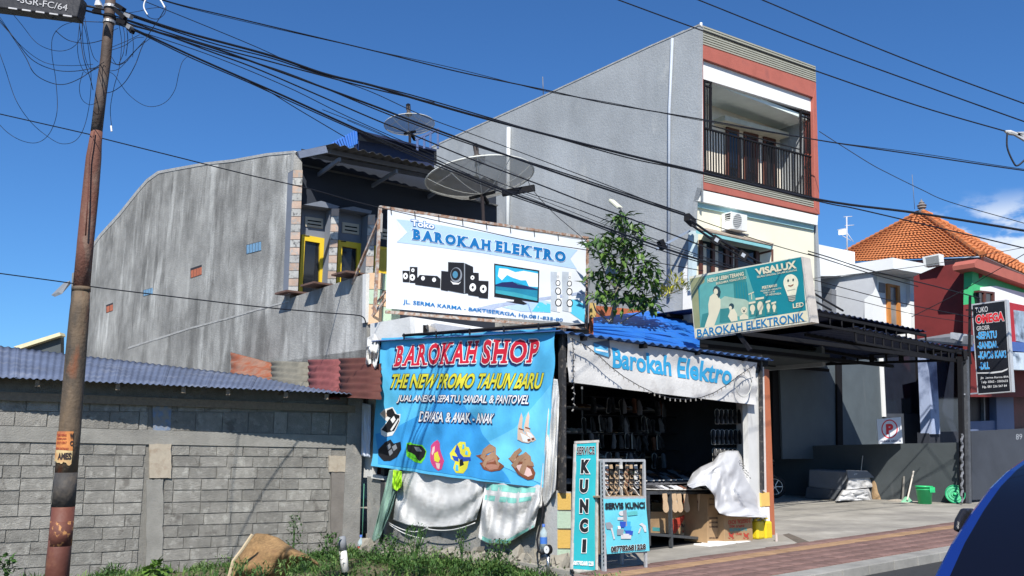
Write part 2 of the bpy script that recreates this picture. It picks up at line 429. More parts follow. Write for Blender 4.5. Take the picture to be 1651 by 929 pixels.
# courses traced on the wall: heights (metres) from the joints
def hz(px, py): return PB.P(px, py).z
ys_l = [hz(0, y) for y in (653.5, 687.2)]
def lam(i): return i
top_z = hz(290, 640); 
joint_px_L = [(0, 663), (0, 687), (0, 712.7), (0, 731.8), (0, 751), (0, 771.5), (0, 792), (0, 813.5), (0, 834), (0, 855), (0, 876), (0, 897), (0, 918), (0, 940)]
joint_px_R = [(530, 664.5), (530, 702), (530, 722.6), (530, 737.6), (530, 754.5), (530, 772), (530, 789.4), (530, 807), (530, 824), (530, 841), (530, 858.5), (530, 875), (530, 892), (530, 909)]
aR = (PB.P(530, 760) - B0).dot(UB)
ZL = [PB.P(*p).z for p in joint_px_L]; ZR = [PB.P(*p).z for p in joint_px_R]
def jz(i, a): t = a / aR; return ZL[i] * (1 - t) + ZR[i] * t
wl = MB()
aW0 = -3.0
backing = MB().prism([PB.W(aW0, -.7, -.007), PB.W(b_end, -.7, -.007), PB.W(b_end, 2.42, -.007), PB.W(aW0, 2.5, -.007)], -PB.n * .15)
wall = backing.build('block_wall', mortarm, shed)
pil1 = [(PB.P(233, 760) - B0).dot(UB), (PB.P(266, 760) - B0).dot(UB)]
pil2 = [(PB.P(532, 790) - B0).dot(UB), b_end]
cnt = 0
def block(a0, a1, i, z0f=None, mat=blockm, depth=None):
    global cnt
    for (p0, p1) in (pil1, pil2):
        if a0 < p1 and a1 > p0:
            if a0 < p0 - .06: a1 = p0 - .005
            elif a1 > p1 + .06: a0 = p1 + .005
            else: return
    if a1 - a0 < .06: return
    g = .008; d = (depth or random.uniform(.006, .013)); j = lambda: random.uniform(-.004, .004)
    am = (a0 + a1) / 2
    zt = jz(i, am) - g; zb = jz(i + 1, am) + g
    pts = [PB.W(a0 + g + j(), zb + j(), d), PB.W(a1 - g + j(), zb + j(), d), PB.W(a1 - g + j(), zt + j(), d), PB.W(a0 + g + j(), zt + j(), d)]
    c = sum(pts, Vector()) / 4
    n4 = [c + (p - c) * 1.0 for p in pts]; inn = [p - PB.n * .005 + (c - p).normalized() * -.003 for p in pts]
    m_ = MB(); m_.prism(inn, -PB.n * .03); m_.add(n4 + inn, [(0, 1, 2, 3)] + [(k, 4 + k, 4 + (k + 1) % 4, (k + 1) % 4) for k in range(4)])
    m_.build('block', mat, wall); cnt += 1
BL = .415
for i in [0] + list(range(2, 13)):
    off = (i % 2) * BL / 2 + random.uniform(-.03, .03) + (0.1 if i == 0 else 0)
    a = -.9 + off - BL
    while a < b_end and cnt < 290:
        L = BL if random.random() > .12 else BL * random.choice((.55, .75))
        if jz(i, a) > -.35: block(a, min(a + L, b_end), i)
        a += L
# upper dark rows beyond the beam
ZL.insert(0, ZL[0] + .20); ZR.insert(0, ZR[0] + .195)
off = -.7
while off < b_end: block(off, min(off + BL, b_end), 0); off += BL
ZL.pop(0); ZR.pop(0)
# thin half course just above the beam and ring beam
m_ = MB(); m_.prism([PB.W(aW0, jz(2, aW0) + .004, .028), PB.W(b_end, jz(2, b_end) + .004, .028), PB.W(b_end, jz(1, b_end), .028), PB.W(aW0, jz(1, aW0), .028)], -PB.n * .03)
m_.build('ring_beam', beamm, wall)
def wobbly(pl, x0, y0, x1, y1, off, nseg=10, amp=1.2):
    pts = []
    for k in range(nseg): pts.append((x0 + (x1 - x0) * k / nseg, y0 + random.uniform(-amp, amp)))
    for k in range(nseg): pts.append((x1 + random.uniform(-amp, amp), y0 + (y1 - y0) * k / nseg))
    for k in range(nseg): pts.append((x1 + (x0 - x1) * k / nseg, y1 + random.uniform(-amp, amp)))
    for k in range(nseg): pts.append((x0 + random.uniform(-amp, amp), y1 + (y0 - y1) * k / nseg))
    return pts
palep = M('pale_render_patch', (.38, .33, .26), .9, .1, 12, .2, 60, col2=(.30, .24, .18), c2at=.6, c2scale=8)
MB().slab(PB, wobbly(PB, 236, 773, 263, 925, 0), -.02, .03).build('pilaster', beamm, wall)
MB().slab(PB, wobbly(PB, 241, 716, 276, 771, 0, 6, .7), 0, .042).build('render_patch', palep, wall)
MB().slab(PB, wobbly(PB, 534, 738, 562, 925, 0), -.02, .03).build('pilaster', M('dark_cement', (.17, .155, .14), .95, .15, 5, .2), wall)
MB().slab(PB, wobbly(PB, 531, 735, 561, 761, 0, 6, .7), 0, .042).build('render_patch', palep, wall)
MB().slab(PB, [(246, 642), (277, 644), (275, 694), (247, 695)], -.02, .02).build('beam_stub', M('blue_smear', (.16, .21, .30), .9, .2, 9, col2=(.25, .24, .22), c2at=.5, c2scale=10), wall)
# side column between shed and shop
MB().slab(PB, [(562, 640), (586, 642), (577, 960), (548, 960)], -.3, .05).build('corner_column', M('column_cement', (.23, .225, .21), .95, .2, 4, .3, col2=(.33, .30, .26), c2at=.66, c2scale=7), wall)
# lower wall end: rough
# roof sheets: wavy, eave traced
def wavy_sheet(e0, e1, r0, r1, waves, amp, thick=.004, nper=8, nv=2, flatmul=1.0):
    """corrugated sheet; e0-e1 is the edge across the waves, r0-r1 the opposite edge"""
    e0, e1, r0, r1 = map(Vector, (e0, e1, r0, r1)); nrm = (e1 - e0).cross(r0 - e0).normalized()
    if nrm.z < 0: nrm = -nrm
    def fn(a, b): return (e0.lerp(e1, a)).lerp(r0.lerp(r1, a), b) + nrm * (amp * math.sin(2 * math.pi * waves * a))
    return MB().grid(fn, int(waves * nper), nv)
PE = Pl(B0 + PB.n * .36, UB)        # eave line plane
eL = PE.P(-60, 605.5); eR = Pl(B0 + PB.n * .78, UB).P(590, 636)
PR_ = Pl(B0 - PB.n * 3.2, UB)
rR = PE.P(600, 633)
# ridge: back edge of roof traced on a plane behind
rl = PR_.P(-60, 551); rr = PR_.P(600, 628)
roof = thing('shed_roof_holder', None, None)
bpy.data.objects.remove(roof)
L_e = (eR - eL).length; nsh = 9
for k in range(nsh):
    a0 = k / nsh - .004; a1 = (k + 1) / nsh + .006
    m_ = wavy_sheet(eL.lerp(eR, a0) + Z * .002 * (k % 2), eL.lerp(eR, a1) + Z * .002 * (k % 2), rl.lerp(rr, a0) + Z * .002 * (k % 2), rl.lerp(rr, a1) + Z * .002 * (k % 2), 8.0, .010, nv=6)
    m_.build('roof_sheet', tin_bluegrey, shed, thick=.004, smooth=True)
# rafters under the eave and a fascia beam
for px in (188, 292, 362, 452, 515, 60, -10):
    t = (PE.P(px, 620) - eL).dot(UB) / L_e
    e = eL.lerp(eR, t); r = rl.lerp(rr, t)
    MB().bar(e - Z * .07 + (r - e) * .02, r - Z * .07, .06, .09).build('rafter', M('old_wood', (.20, .16, .12), .9, .2, 20), shed)
mb = MB(); mb.bar(PB.W(aW0, 2.20, .06), PB.W(b_end, 2.14, .06), .06, .12)
mb.build('wall_plate', M('old_wood', (.20, .16, .12)), shed)
mb = MB().prism([PB.W(aW0, 3.0, -3.1), PB.W(b_end, 2.5, -3.1), PB.W(b_end, -.3, -3.1), PB.W(aW0, -.3, -3.1)], -PB.n * .1); mb.build('back_wall', beamm, shed)
mb = MB().prism([PB.W(b_end - .1, -.3, -.2), PB.W(b_end - .1, -.3, -3.2), PB.W(b_end - .1, 2.3, -3.2), PB.W(b_end - .1, 2.3, -.2)], PB.u * .1); mb.build('side_wall', beamm, shed)
# rusty lean-to roof behind the shed
PRU = Pl(B0 - PB.n * 3.5, UB)
lean = thing('lean_to_roof', 'low lean-to roof of rusty, mossy and faded red sheets below the grey side wall', 'roof', PRU.P(480, 600))
def lean_sheet(q, mt, waves):
    PSx = Pl(A0, V)
    (x0, y0), (x1, y1), (x2, y2), (x3, y3) = q
    tl = PSx.P(x0, y0, .03); tr = PSx.P(x1, y1, .03); br = PSx.P(x2, y2, .75); bl = PSx.P(x3, y3, .75)
    wavy_sheet(tl, bl, tr, br, waves, .022, nv=3).build('roof_sheet', mt, lean, thick=.005, smooth=True)
lean_sheet([(372, 568), (438, 585), (438, 625), (372, 612)], tin_orange, 3)
lean_sheet([(437, 582), (498, 584), (498, 640), (437, 628)], tin_olive, 5)
lean_sheet([(497, 580), (549, 579), (549, 645), (497, 640)], tin_pink, 5.5)
lean_sheet([(547, 578), (614, 576), (614, 644), (547, 640)], tin_rust, 6)
# ================================================================ LEFT GREY HOUSE
PS = Pl(A0, V)                               # the side wall plane, runs away from the street
H0 = PS.P(592, 560)
house = thing('grey_house', 'two-storey grey rendered house with yellow door frames behind the white electronics billboard', 'house', (H0.x, H0.y, 0))
out = [(592, 560), (592, 441), (466, 481), (473, 243), (484, 240), (470, 240), (430, 248), (375, 257), (330, 262), (285, 270), (254, 276), (236, 289), (222, 305), (190, 345), (160, 378), (150, 392), (128, 434), (116, 442), (113, 455), (108, 640), (592, 700)]
out = [(592, 441), (467, 481), (474, 243), (430, 247), (375, 257), (330, 262), (285, 270), (254, 276), (236, 289), (222, 305), (190, 345), (160, 378), (150, 392), (128, 434), (116, 441), (107, 640), (350, 700), (590, 700)]
sw = MB().slab(PS, out, -.18, 0).build('side_wall', plaster, house)
# thick rim along the top (uneven plaster edge)
rim = [(474, 243), (430, 247), (375, 257), (330, 262), (285, 270), (254, 276), (236, 289), (222, 305), (190, 345), (160, 378), (150, 392), (128, 434)]
mb = MB()
for a, b in zip(rim[:-1], rim[1:]):
    mb.slab(PS, [a, b, (b[0] + 2, b[1] + 4), (a[0] + 2, a[1] + 4)], -.2, .012)
mb.build('wall_rim', M('light_cement', (.36, .36, .35), .95, .2, 6, .4), sw)
# rough joint line where the lower part was added
mb = MB(); px0 = [(206, 560), (250, 546), (310, 527), (360, 514), (418, 497), (466, 484)]
for a, b in zip(px0[:-1], px0[1:]): mb.slab(PS, [a, b, (b[0], b[1] + 2.5), (a[0], a[1] + 3.0)], -.01, .008)
mb.build('render_seam', M('light_cement', (.36, .36, .35)), sw)
# vents: breeze blocks
def vent(x0, y0, x1, y1, sk, mt, nb):
    f = MB().slab(PS, [(x0, y0 + sk), (x1, y0), (x1, y1), (x0, y1 + sk)], -.1, .004).build('vent', M('vent_dark', (.03, .03, .035)), sw)
    for k in range(nb):
        a = (k + .12) / nb; b = (k + .88) / nb
        xa = x0 + (x1 - x0) * a; xb = x0 + (x1 - x0) * b; ya = sk * (1 - a); yb = sk * (1 - b); t0 = .22 if mt is ventr else .04
        h = y1 - y0
        MB().slab(PS, [(xa, y0 + h * t0 + ya), (xb, y0 + h * t0 + yb), (xb, y1 - h * .04 + yb), (xa, y1 - h * .04 + ya)], -.05, .012).build('vent_block', mt, sw)
ventb = M('blue_vent_block', (.16, .30, .45), .5, .2, 20); ventr = M('red_vent_brick', (.42, .13, .07), .8, .2, 20)
vent(397, 389, 421, 404, 6, ventb, 5); vent(231, 464, 246, 474, 4, ventb, 4)
vent(307, 427, 325, 443, 6, ventr, 4); vent(171, 488, 182, 501, 4, ventr, 2)
# door wall, along the street direction
c0 = PS.P(473, 470); PD = Pl((c0.x, c0.y, 0), U)
PDb = PD.back(.35)
darkwall = M('navy_wall_and_shade', (.022, .028, .042), .8, .1, 2, .05)  # near-black navy: dark wall with the awning's shade mixed into the colour
greyw = M('blue_grey_paint', (.17, .19, .23), .8, .1, 2, .05)
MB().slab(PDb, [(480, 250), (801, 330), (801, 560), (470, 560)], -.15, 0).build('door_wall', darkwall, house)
MB().slab(PDb, [(487, 330), (612, 352), (612, 420), (484, 400)], -.02, .008).build('wall_panel', greyw, house)
# pillars of stone tiles, each tile a piece
def pillar(x0, x1, xb0, xb1, yt, yb, n, pl):
    p = MB().slab(pl, [(x0, yt), (x1, yt), (xb1, yb), (xb0, yb)], -.28, -.008).build('pillar', greyw, house)
    y = yt; k = 0
    hs = (yb - yt) / n
    for k in range(n):
        ya = yt + k * hs + .5; yc = yt + (k + 1) * hs - .4
        f = lambda y_: ((x0 + (xb0 - x0) * (y_ - yt) / (yb - yt)), (x1 + (xb1 - x1) * (y_ - yt) / (yb - yt)))
        a, b = f(ya); c, d = f(yc)
        MB().slab(pl, [(a, ya), (b, ya), (d, yc), (c, yc)], -.01, .004 + .003 * (k % 2)).build('stone_tile', stone_d if k % 2 else stone_t, p)
MB().slab(PD, [(474, 246), (487, 262), (487, 276), (473, 274)], -.3, -.002).build('pillar_head', plaster, house)
pillar(473, 488, 465, 480, 274, 474, 16, PD)
pillar(535, 547, 528, 541, 336, 462, 10, PD)
pillar(594, 605, 588, 600, 346, 480, 8, PD)
# slab canopies over doors
for q in ([(490, 330), (518, 324), (548, 333), (542, 337), (500, 334)], [(548, 336), (570, 333), (600, 340), (598, 345), (560, 342)]):
    MB().slab(PDb, [q[0], q[1], q[2], q[3]], 0, .35).build('door_canopy', greyw, house)
# breeze vents cream over doors
cv = M('cream_vent', (.50, .45, .36), .8)
for (x0, y0, x1, y1, dx) in ((492, 349, 521, 365, 4), (552, 358, 579, 375, 4), (613, 368, 640, 385, 4)):
    v_ = MB().slab(PDb, [(x0, y0), (x1, y0 + dx), (x1, y1 + dx * .9), (x0, y1)], 0, .03).build('vent_panel', cv, house)
    for t in (.3, .65):
        yy = y0 + (y1 - y0) * t
        MB().slab(PDb, [(x0 + 4, yy + .5), (x1 - 3, yy + dx * .85), (x1 - 3, yy + dx * .85 + 2), (x0 + 4, yy + 2.5)], .02, .034).build('vent_slot', black, v_)
# yellow door frames with dark glass
def door(o, inn, third=False):
    # o: outer tl,tr,br,bl   inn: inner
    d = MB()
    for a in range(4):
        b = (a + 1) % 4
        d.slab(PDb, [o[a], o[b], inn[b], inn[a]], -.02, .06 + .002 * a)
    fr = d.build('door_frame', yellow, house)
    MB().slab(PDb, inn, -.05, .01).build('door_glass', glassd, fr)
    MB().slab(PDb, [(o[0][0] + 4, o[0][1] + 1.2), (o[0][0] + 12, o[0][1] + 2), (o[0][0] + 12, o[0][1] + 3.6), (o[0][0] + 4, o[0][1] + 2.8)], .05, .066).build('frame_slot', black, fr)
door([(487, 378), (526, 385), (524, 495), (480, 495)], [(492, 388), (516, 392), (515, 497), (486, 497)])
door([(546, 387), (585, 393), (583, 490), (541, 490)], [(552, 397), (576, 401), (574, 492), (548, 492)])
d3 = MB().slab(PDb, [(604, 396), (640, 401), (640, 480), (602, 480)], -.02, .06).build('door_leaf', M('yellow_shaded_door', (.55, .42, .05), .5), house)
MB().slab(PDb, [(604, 396), (640, 401), (640, 405), (604, 400)], .05, .08).build('door_top', yellow, d3)
MB().slab(PDb, [(602, 437), (640, 440), (640, 446), (602, 442)], .05, .08).build('door_rail', yellow, d3)
# parapet slab caps (brown plates) sticking out
platem = M('brown_plate', (.12, .07, .055), .8, .2, 6)
for (x, y) in ((470, 474), (513, 461), (564, 444)):
    c = PS.P(x, y + 1, .0); MB().box(c + PS.n * -.02 + Z * .02, V * .26, PS.n * .26, Z * .018).build('parapet_plate', platem, house)
# balcony floor + front parapet tiles
PFp = Pl((H0.x, H0.y, 0), U)
fl = MB(); a = PS.P(592, 505); b_ = PS.P(470, 520)
fl.prism([Vector((a.x, a.y, 3.2)), Vector((a.x, a.y, 3.2)) + U * 5.2, Vector((b_.x, b_.y, 3.2)) + U * 5.2, Vector((b_.x, b_.y, 3.2))], Z * -.15)
fl.build('balcony_floor', plaster, house)
MB().slab(PFp, [(590, 441), (596, 442), (594, 520), (589, 520)], -.12, .0).build('parapet_post', offwhite, house)
def tile(q, mt, off=.0): MB().slab(PFp, q, -.1, .004 + off).build('parapet_tile', mt, house)
tile([(596.6, 440), (617, 440), (616, 466), (596, 466)], peach); tile([(617.6, 441), (645, 444), (645, 468), (616.8, 468)], mint, .003)
tile([(596, 467), (616, 467), (616, 491), (595, 490)], mint, .003); tile([(617, 469), (645, 471), (645, 496), (616.6, 494)], peach)
tile([(595, 491), (616, 492), (615, 520), (594, 523)], peach, .002); tile([(617, 495), (645, 497), (645, 520), (616, 521)], mint)
# awning of grey sheets over the balcony, brackets and gutter
PAf = PD.back(-1.65)            # front edge of awning, towards the street
aL0 = PS.P(537, 232); PAf = Pl((aL0.x, aL0.y, 0), U); aR0 = PAf.P(800, 292); bL0 = PS.P(471, 247); bR0 = PD.P(800, 304)
sheets = 4
for k in range(sheets):
    a0 = k / sheets; a1 = (k + 1) / sheets + .01
    wavy_sheet(bL0.lerp(bR0, a0) + Z * .004 * (k % 2), bL0.lerp(bR0, a1) + Z * .004 * (k % 2), aL0.lerp(aR0, a0) + Z * .004 * (k % 2), aL0.lerp(aR0, a1) + Z * .004 * (k % 2), 5, .022, nv=3).build('awning_sheet', tin_grey, house, thick=.004)
for (p, q) in (((513, 282), (548, 257)), ((600, 300), (640, 276)), ((690, 318), (728, 294))):
    MB().bar(PDb.P(*p), PAf.back(.35).P(*q), .05, .08).build('awning_bracket', greyw, house)
for t in (.25, .7):
    MB().bar(bL0.lerp(aL0, t) - Z * .06, bR0.lerp(aR0, t) - Z * .06, .05, .08).build('purlin', greyw, house)
MB().bar(PAf.back(.2).P(481, 250), PAf.back(.2).P(526, 241), .06, .14).build('gutter_end', M('gutter_blue', (.16, .19, .26)), house)
# dark board added as the awning's shade on the upper wall and right side wall of the balcony, roof mass behind
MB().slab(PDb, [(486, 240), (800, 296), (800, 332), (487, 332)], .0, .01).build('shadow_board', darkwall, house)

# body of the house behind: right wall, back, roof sheets
HW = PDb.P(800, 450); HW = (Vector((HW.x, HW.y, 0)) - Vector((c0.x, c0.y, 0))).dot(U)
MB().slab(Pl(Vector((c0.x, c0.y, 0)) + U * HW, V), [(801, 285), (801, 560), (760, 560), (760, 300)], -.1, .1) 
rp = [PS.P(x, y) for x, y in rim]
m_ = MB()
for a, b in zip(rp[:-1], rp[1:]):
    a = a - Z * .25; b = b - Z * .25
    m_.prism([a + U * .2, b + U * .2, b + U * HW, a + U * HW], Z * -.04)
m_.build('roof', tin_grey, house)
cR = Vector((c0.x, c0.y, 0)) + U * HW
MB().prism([cR + V * -.1, cR + V * 12, cR + V * 12 + Z * 6.9, cR + V * -.1 + Z * 6.7], U * .12).build('far_side_wall', plaster, house)
# ================================================================ THREE-STOREY BUILDING
T0 = at(1121, 465, 19.0); T0.z = 0
TF = Pl(T0, U); TS = Pl(T0, V)
tall = thing('three_storey_building', 'tall narrow building with a terracotta framed balcony on top and a blank blue-grey side wall', 'building', T0)
grs = M('bluegrey_render', (.325, .345, .36), .9, .08, .5, .25, 20, col2=(.26, .28, .295), c2at=.58, c2scale=.8, c2soft=.12, streak=.35, col3=(.36, .375, .38), c3at=.62, c3scale=1.6, blotch=.13, bls=.35)
MB().slab(TS, [(1127, 40), (1045, 75), (880, 152), (740, 216), (640, 262), (560, 300), (560, 600), (1112, 640), (1118, 325), (1124, 302)], -.15, 0).build('side_wall', grs, tall)
mb = MB()
ed = [(1127, 39), (1045, 74.5), (880, 151.5), (740, 215.5), (640, 261.5)]
for a, b in zip(ed[:-1], ed[1:]): mb.slab(TS, [a, b, (b[0], b[1] + 2.2), (a[0], a[1] + 2.4)], -.16, .012)
mb.build('wall_top_edge', M('light_cement', (.36, .36, .35)), tall)
# fascia of louvre slats
def louv(tl, tr, br, bl, n, nm='fascia'):
    f = MB().slab(TF, [tl, tr, br, bl], -.1, -.02).build(nm, louvre_d, tall)
    for k in range(n):
        a = (k + .1) / n; b = (k + .68) / n
        q = [(tl[0] + (bl[0] - tl[0]) * a, tl[1] + (bl[1] - tl[1]) * a), (tr[0] + (br[0] - tr[0]) * a, tr[1] + (br[1] - tr[1]) * a),
             (tr[0] + (br[0] - tr[0]) * b, tr[1] + (br[1] - tr[1]) * b), (tl[0] + (bl[0] - tl[0]) * b, tl[1] + (bl[1] - tl[1]) * b)]
        MB().slab(TF, q, -.03, .01).build('slat', louvre, f)
    return f
louv((1127, 38.5), (1315, 107), (1316, 133), (1127, 70), 8)
louv((1135, 282), (1314, 322), (1314.7, 336), (1135, 294), 4, 'lower_louvre')
# red frame
fr = MB(); fr.slab(TF, [(1126, 70), (1316, 133.5), (1311, 157), (1134, 95)], -.25, .05)
fr.slab(TF, [(1126, 70), (1134, 95), (1135, 294), (1123, 303)], -.25, .047)
fr.slab(TF, [(1311, 157), (1316, 133.5), (1322, 346), (1314.5, 336)], -.25, .047)
fr.slab(TF, [(1123, 303), (1135, 294), (1314.5, 336), (1322, 346)], -.25, .05)
fr.build('balcony_frame', redframe, tall, bevel=.01)
MB().slab(TF, [(1133.5, 94), (1311.5, 156), (1310.5, 181), (1134, 127.5)], -.15, -.03).build('top_band', white, tall)
# balcony recess
TB = TF.back(1.0)
zt = TF.P(1200, 150).z; zb = TF.P(1200, 297).z
a0 = (TF.P(1134, 200) - T0).dot(U); a1 = (TF.P(1313, 200) - T0).dot(U)
def tw(a, d, z): return T0 + U * a - TF.n * d + Z * z
mb = MB(); mb.prism([tw(a0 - .15, .15, zb), tw(a1 + .15, .15, zb), tw(a1 + .15, 2.2, zb), tw(a0 - .15, 2.2, zb)], Z * -.15); mb.build('balcony_floor', white, tall)
mintw = M('mint_white_paint', (.72, .80, .76), .8, .05)
zc = TF.P(1134, 127).z + .03
mb = MB(); mb.prism([tw(a0 - .1, .12, zc), tw(a1 + .1, .12, zc), tw(a1 + .1, 2.2, zc), tw(a0 - .1, 2.2, zc)], Z * .1); mb.build('balcony_ceiling', mintw, tall)
wallw = M('balcony_wall_paint', (.74, .68, .58), .8, .05)
mb = MB(); mb.prism([tw(a0 - .1, 1.0, zb), tw(a1 + .1, 1.0, zb), tw(a1 + .1, 1.0, zc), tw(a0 - .1, 1.0, zc)], -TF.n * .1); mb.build('balcony_back_wall', wallw, tall)
for a, s_ in ((a0 - .06, -1), (a1 - .02, 1)):
    mb = MB(); mb.prism([tw(a, .2, zb), tw(a, 1.5, zb), tw(a, 1.5, zc), tw(a, .2, zc)], U * .06 * s_); mb.build('balcony_side_wall', mintw, tall)
MB().slab(TB, [(1169, 186), (1272, 214), (1272, 221), (1169, 194)], 0, .35).build('door_hood', M('hood_cream', (.55, .53, .42), .8), tall)
MB().lathe(TF.back(.8).P(1239, 165), [(0, 0), (.06, .0), (.06, .03), (0, .035)]).build('ceiling_lamp', black, tall)
for (x0, x1, yt) in ((1172, 1192, 203), (1201, 1223, 211), (1232, 1251, 220)):
    k = (x1 - x0) * .24
    d = MB().slab(TB, [(x0, yt), (x1, yt + k), (x1, 310), (x0, 305)], -.02, .05).build('balcony_door', brown, tall)
    MB().slab(TB, [(x0 + 3.5, yt + 6), (x1 - 3.5, yt + k + 4), (x1 - 3.5, 300), (x0 + 3.5, 298)], .03, .054).build('door_glass', glassd, d)
    MB().slab(TB, [(x0 - 2, yt - 5), (x1 + 2, yt + k - 5.5), (x1 + 2, yt + k - 1), (x0 - 2, yt - 1)], 0, .03).build('door_transom', M('transom_cream', (.62, .58, .46), .7), d)
# railing
rail = MB(); RP = TF.back(-.0)
def rl(x, t0=(1135.5, 205), t1=(1308, 251.5)): return t0[1] + (t1[1] - t0[1]) * (x - t0[0]) / (t1[0] - t0[0])
def rb(x): return rl(x, (1135, 274), (1310, 318))
rr = MB().slab(TF, [(1135, rl(1135)), (1308.5, rl(1308.5)), (1308.5, rl(1308.5) + 2.2), (1135, rl(1135) + 2.2)], -.08, -.03)
rr.slab(TF, [(1135, rb(1135) - 1.2), (1310, rb(1310) - 1.2), (1310, rb(1310) + 1.6), (1135, rb(1135) + 1.6)], -.081, -.029)
railing = rr.build('railing', black, tall)
MB().slab(TF, [(1148, rl(1148) - 6.5), (1292, rl(1292) - 6.5), (1292, rl(1292) - 5), (1148, rl(1148) - 5)], -.06, -.04).build('handrail', black, railing)
nb = 39
for k in range(nb + 1):
    x = 1137 + (1308 - 1137) * k / nb
    wd = 1.7 if k % 13 == 0 else .62
    MB().slab(TF, [(x - wd, rl(x)), (x + wd, rl(x)), (x + wd + .9, rb(x)), (x - wd + .9, rb(x))], -.066, -.045).build('baluster', black, railing)
for (x0, x1, yt, yb_) in ((1136, 1148, 129, 208), (1291, 1309, 178, 248)):
    s = .27; p = MB()
    for (xa, xb) in ((x0, x0 + 1.8), (x1 - 2.4, x1)): p.slab(TF, [(xa, yt + (xa - x0) * s), (xb, yt + (xb - x0) * s), (xb, yb_), (xa, yb_)], -.08, -.04)
    p.slab(TF, [(x0, yt), (x1, yt + (x1 - x0) * s), (x1, yt + 2.5 + (x1 - x0) * s), (x0, yt + 2.5)], -.081, -.039)
    p.slab(TF, [(x0, yt + 8), (x1, yt + 8 + (x1 - x0) * s), (x1, yt + 9.6 + (x1 - x0) * s), (x0, yt + 9.6)], -.081, -.039)
    for t in (.4, .68): xx = x0 + (x1 - x0) * t; p.slab(TF, [(xx - .6, yt + 8), (xx + .6, yt + 8), (xx + .6, yb_), (xx - .6, yb_)], -.07, -.05)
    p.build('grille_panel', black, tall)
# white cornice and cream wall
MB().slab(TF, [(1122, 304.5), (1319, 348), (1318, 363), (1120, 323)], -.1, .03).build('cornice', M('white_cornice', (.80, .82, .80), .7, .03), tall)
MB().slab(TF, [(1121, 323), (1313, 361.5), (1312, 371), (1121, 333)], -.1, -.05).build('cornice_soffit', cyanp, tall)
TFc = TF.back(.10)
wf = MB().slab(TFc, [(1119, 330), (1312, 368), (1314, 520), (1116, 520)], -.15, 0)
wall_f = wf.build('front_wall', cream, tall)
MB().slab(TFc, [(1118, 300), (1124, 300), (1122, 520), (1113, 520)], -.2, .03).build('corner_trim', white, tall)
# windows on second floor
hood = MB(); hp = TFc
A = [hp.P(1130, 372), hp.P(1243, 396)]
hood.prism([TFc.back(-.45).P(1122, 371), TFc.back(-.45).P(1243, 397), TFc.P(1245, 396), TFc.P(1140, 372)], Z * -.07)
hood.build('window_hood', M('hood_cyan', (.22, .50, .52), .7, .06), tall)
MB().prism([TFc.back(-.46).P(1120, 369.5), TFc.back(-.46).P(1245, 396), TFc.P(1247, 394), TFc.P(1140, 370)], Z * .03).build('hood_top', M('hood_top_brown', (.30, .25, .20), .9, .2, 8), tall)
wn = MB().slab(TFc, [(1131, 388), (1223, 405), (1223, 470), (1129, 470)], 0, .02).build('window', glassd, tall)
for (xa, xb) in ((1129, 1133), (1149, 1153), (1170, 1176), (1179, 1182), (1186, 1190), (1219, 1224)):
    MB().slab(TFc, [(xa, 387 + (xa - 1131) * .2), (xb, 387 + (xb - 1131) * .2), (xb, 470), (xa, 470)], .01, .06).build('window_frame', brown, wn)
curt = M('curtain_cream', (.60, .52, .42), .8, .1)
for (xa, xb) in ((1153, 1158), (1182, 1187), (1134, 1139)):
    MB().slab(TFc, [(xa, 392 + (xa - 1131) * .2), (xb, 392 + (xb - 1131) * .2), (xb, 468), (xa, 468)], .005, .028).build('curtain', curt, wn)
MB().slab(TFc, [(1117, 372), (1126, 373), (1122, 468), (1116, 468)], .0, .12).build('side_panel', M('panel_paleblue', (.55, .66, .68), .6, .06), tall)
op = MB(); q0 = TFc.P(1224, 408); 
dv = (-TFc.n * -1).normalized()
def casement(xl, xr, yt0, yt1, yb0, yb1):
    pl = TFc.back(-.35)
    return pl
cs = MB(); cp = Pl(TFc.P(1223, 430), (U * .55 + TFc.n * .8))
cs.slab(cp, [(1222, 408), (1247, 402), (1247, 405), (1222, 411)], -.04, 0); cs.slab(cp, [(1243.5, 402), (1247, 402), (1247, 445), (1243.5, 445)], -.041, .001)
cs.slab(cp, [(1222, 408), (1225, 408), (1225, 445), (1222, 445)], -.041, .001); cs.build('open_casement', brown, tall)
# ground floor: dark recess walls
mb = MB(); mb.prism([tw(-.0, 5.5, 0), tw(a1 + .1, 5.5, 0), tw(a1 + .1, 5.5, 3.6), tw(0, 5.5, 3.6)], -TF.n * .1); mb.build('ground_floor_back', darkpaint, tall)
mb = MB(); mb.prism([tw(-.1, 0, 3.6), tw(a1 + .1, 0, 3.6), tw(a1 + .1, 5.5, 3.6), tw(-.1, 5.5, 3.6)], Z * .2); mb.build('first_floor_slab', darkpaint, tall)
zr = TF.P(1220, 72).z
mb = MB(); mb.prism([tw(-.0, .1, zr - .5), tw(a1 + .1, .1, zr - .5), tw(a1 + .1, 13, zr - .5), tw(0, 13, zr - .5)], Z * .15); mb.build('roof_slab', grs, tall)
mb = MB(); mb.prism([tw(a1 + .05, .1, 3.5), tw(a1 + .05, 13, 3.5), tw(a1 + .05, 13, zr - .3), tw(a1 + .05, .1, zr - .3)], U * -.12); mb.build('far_side_wall', grs, tall)
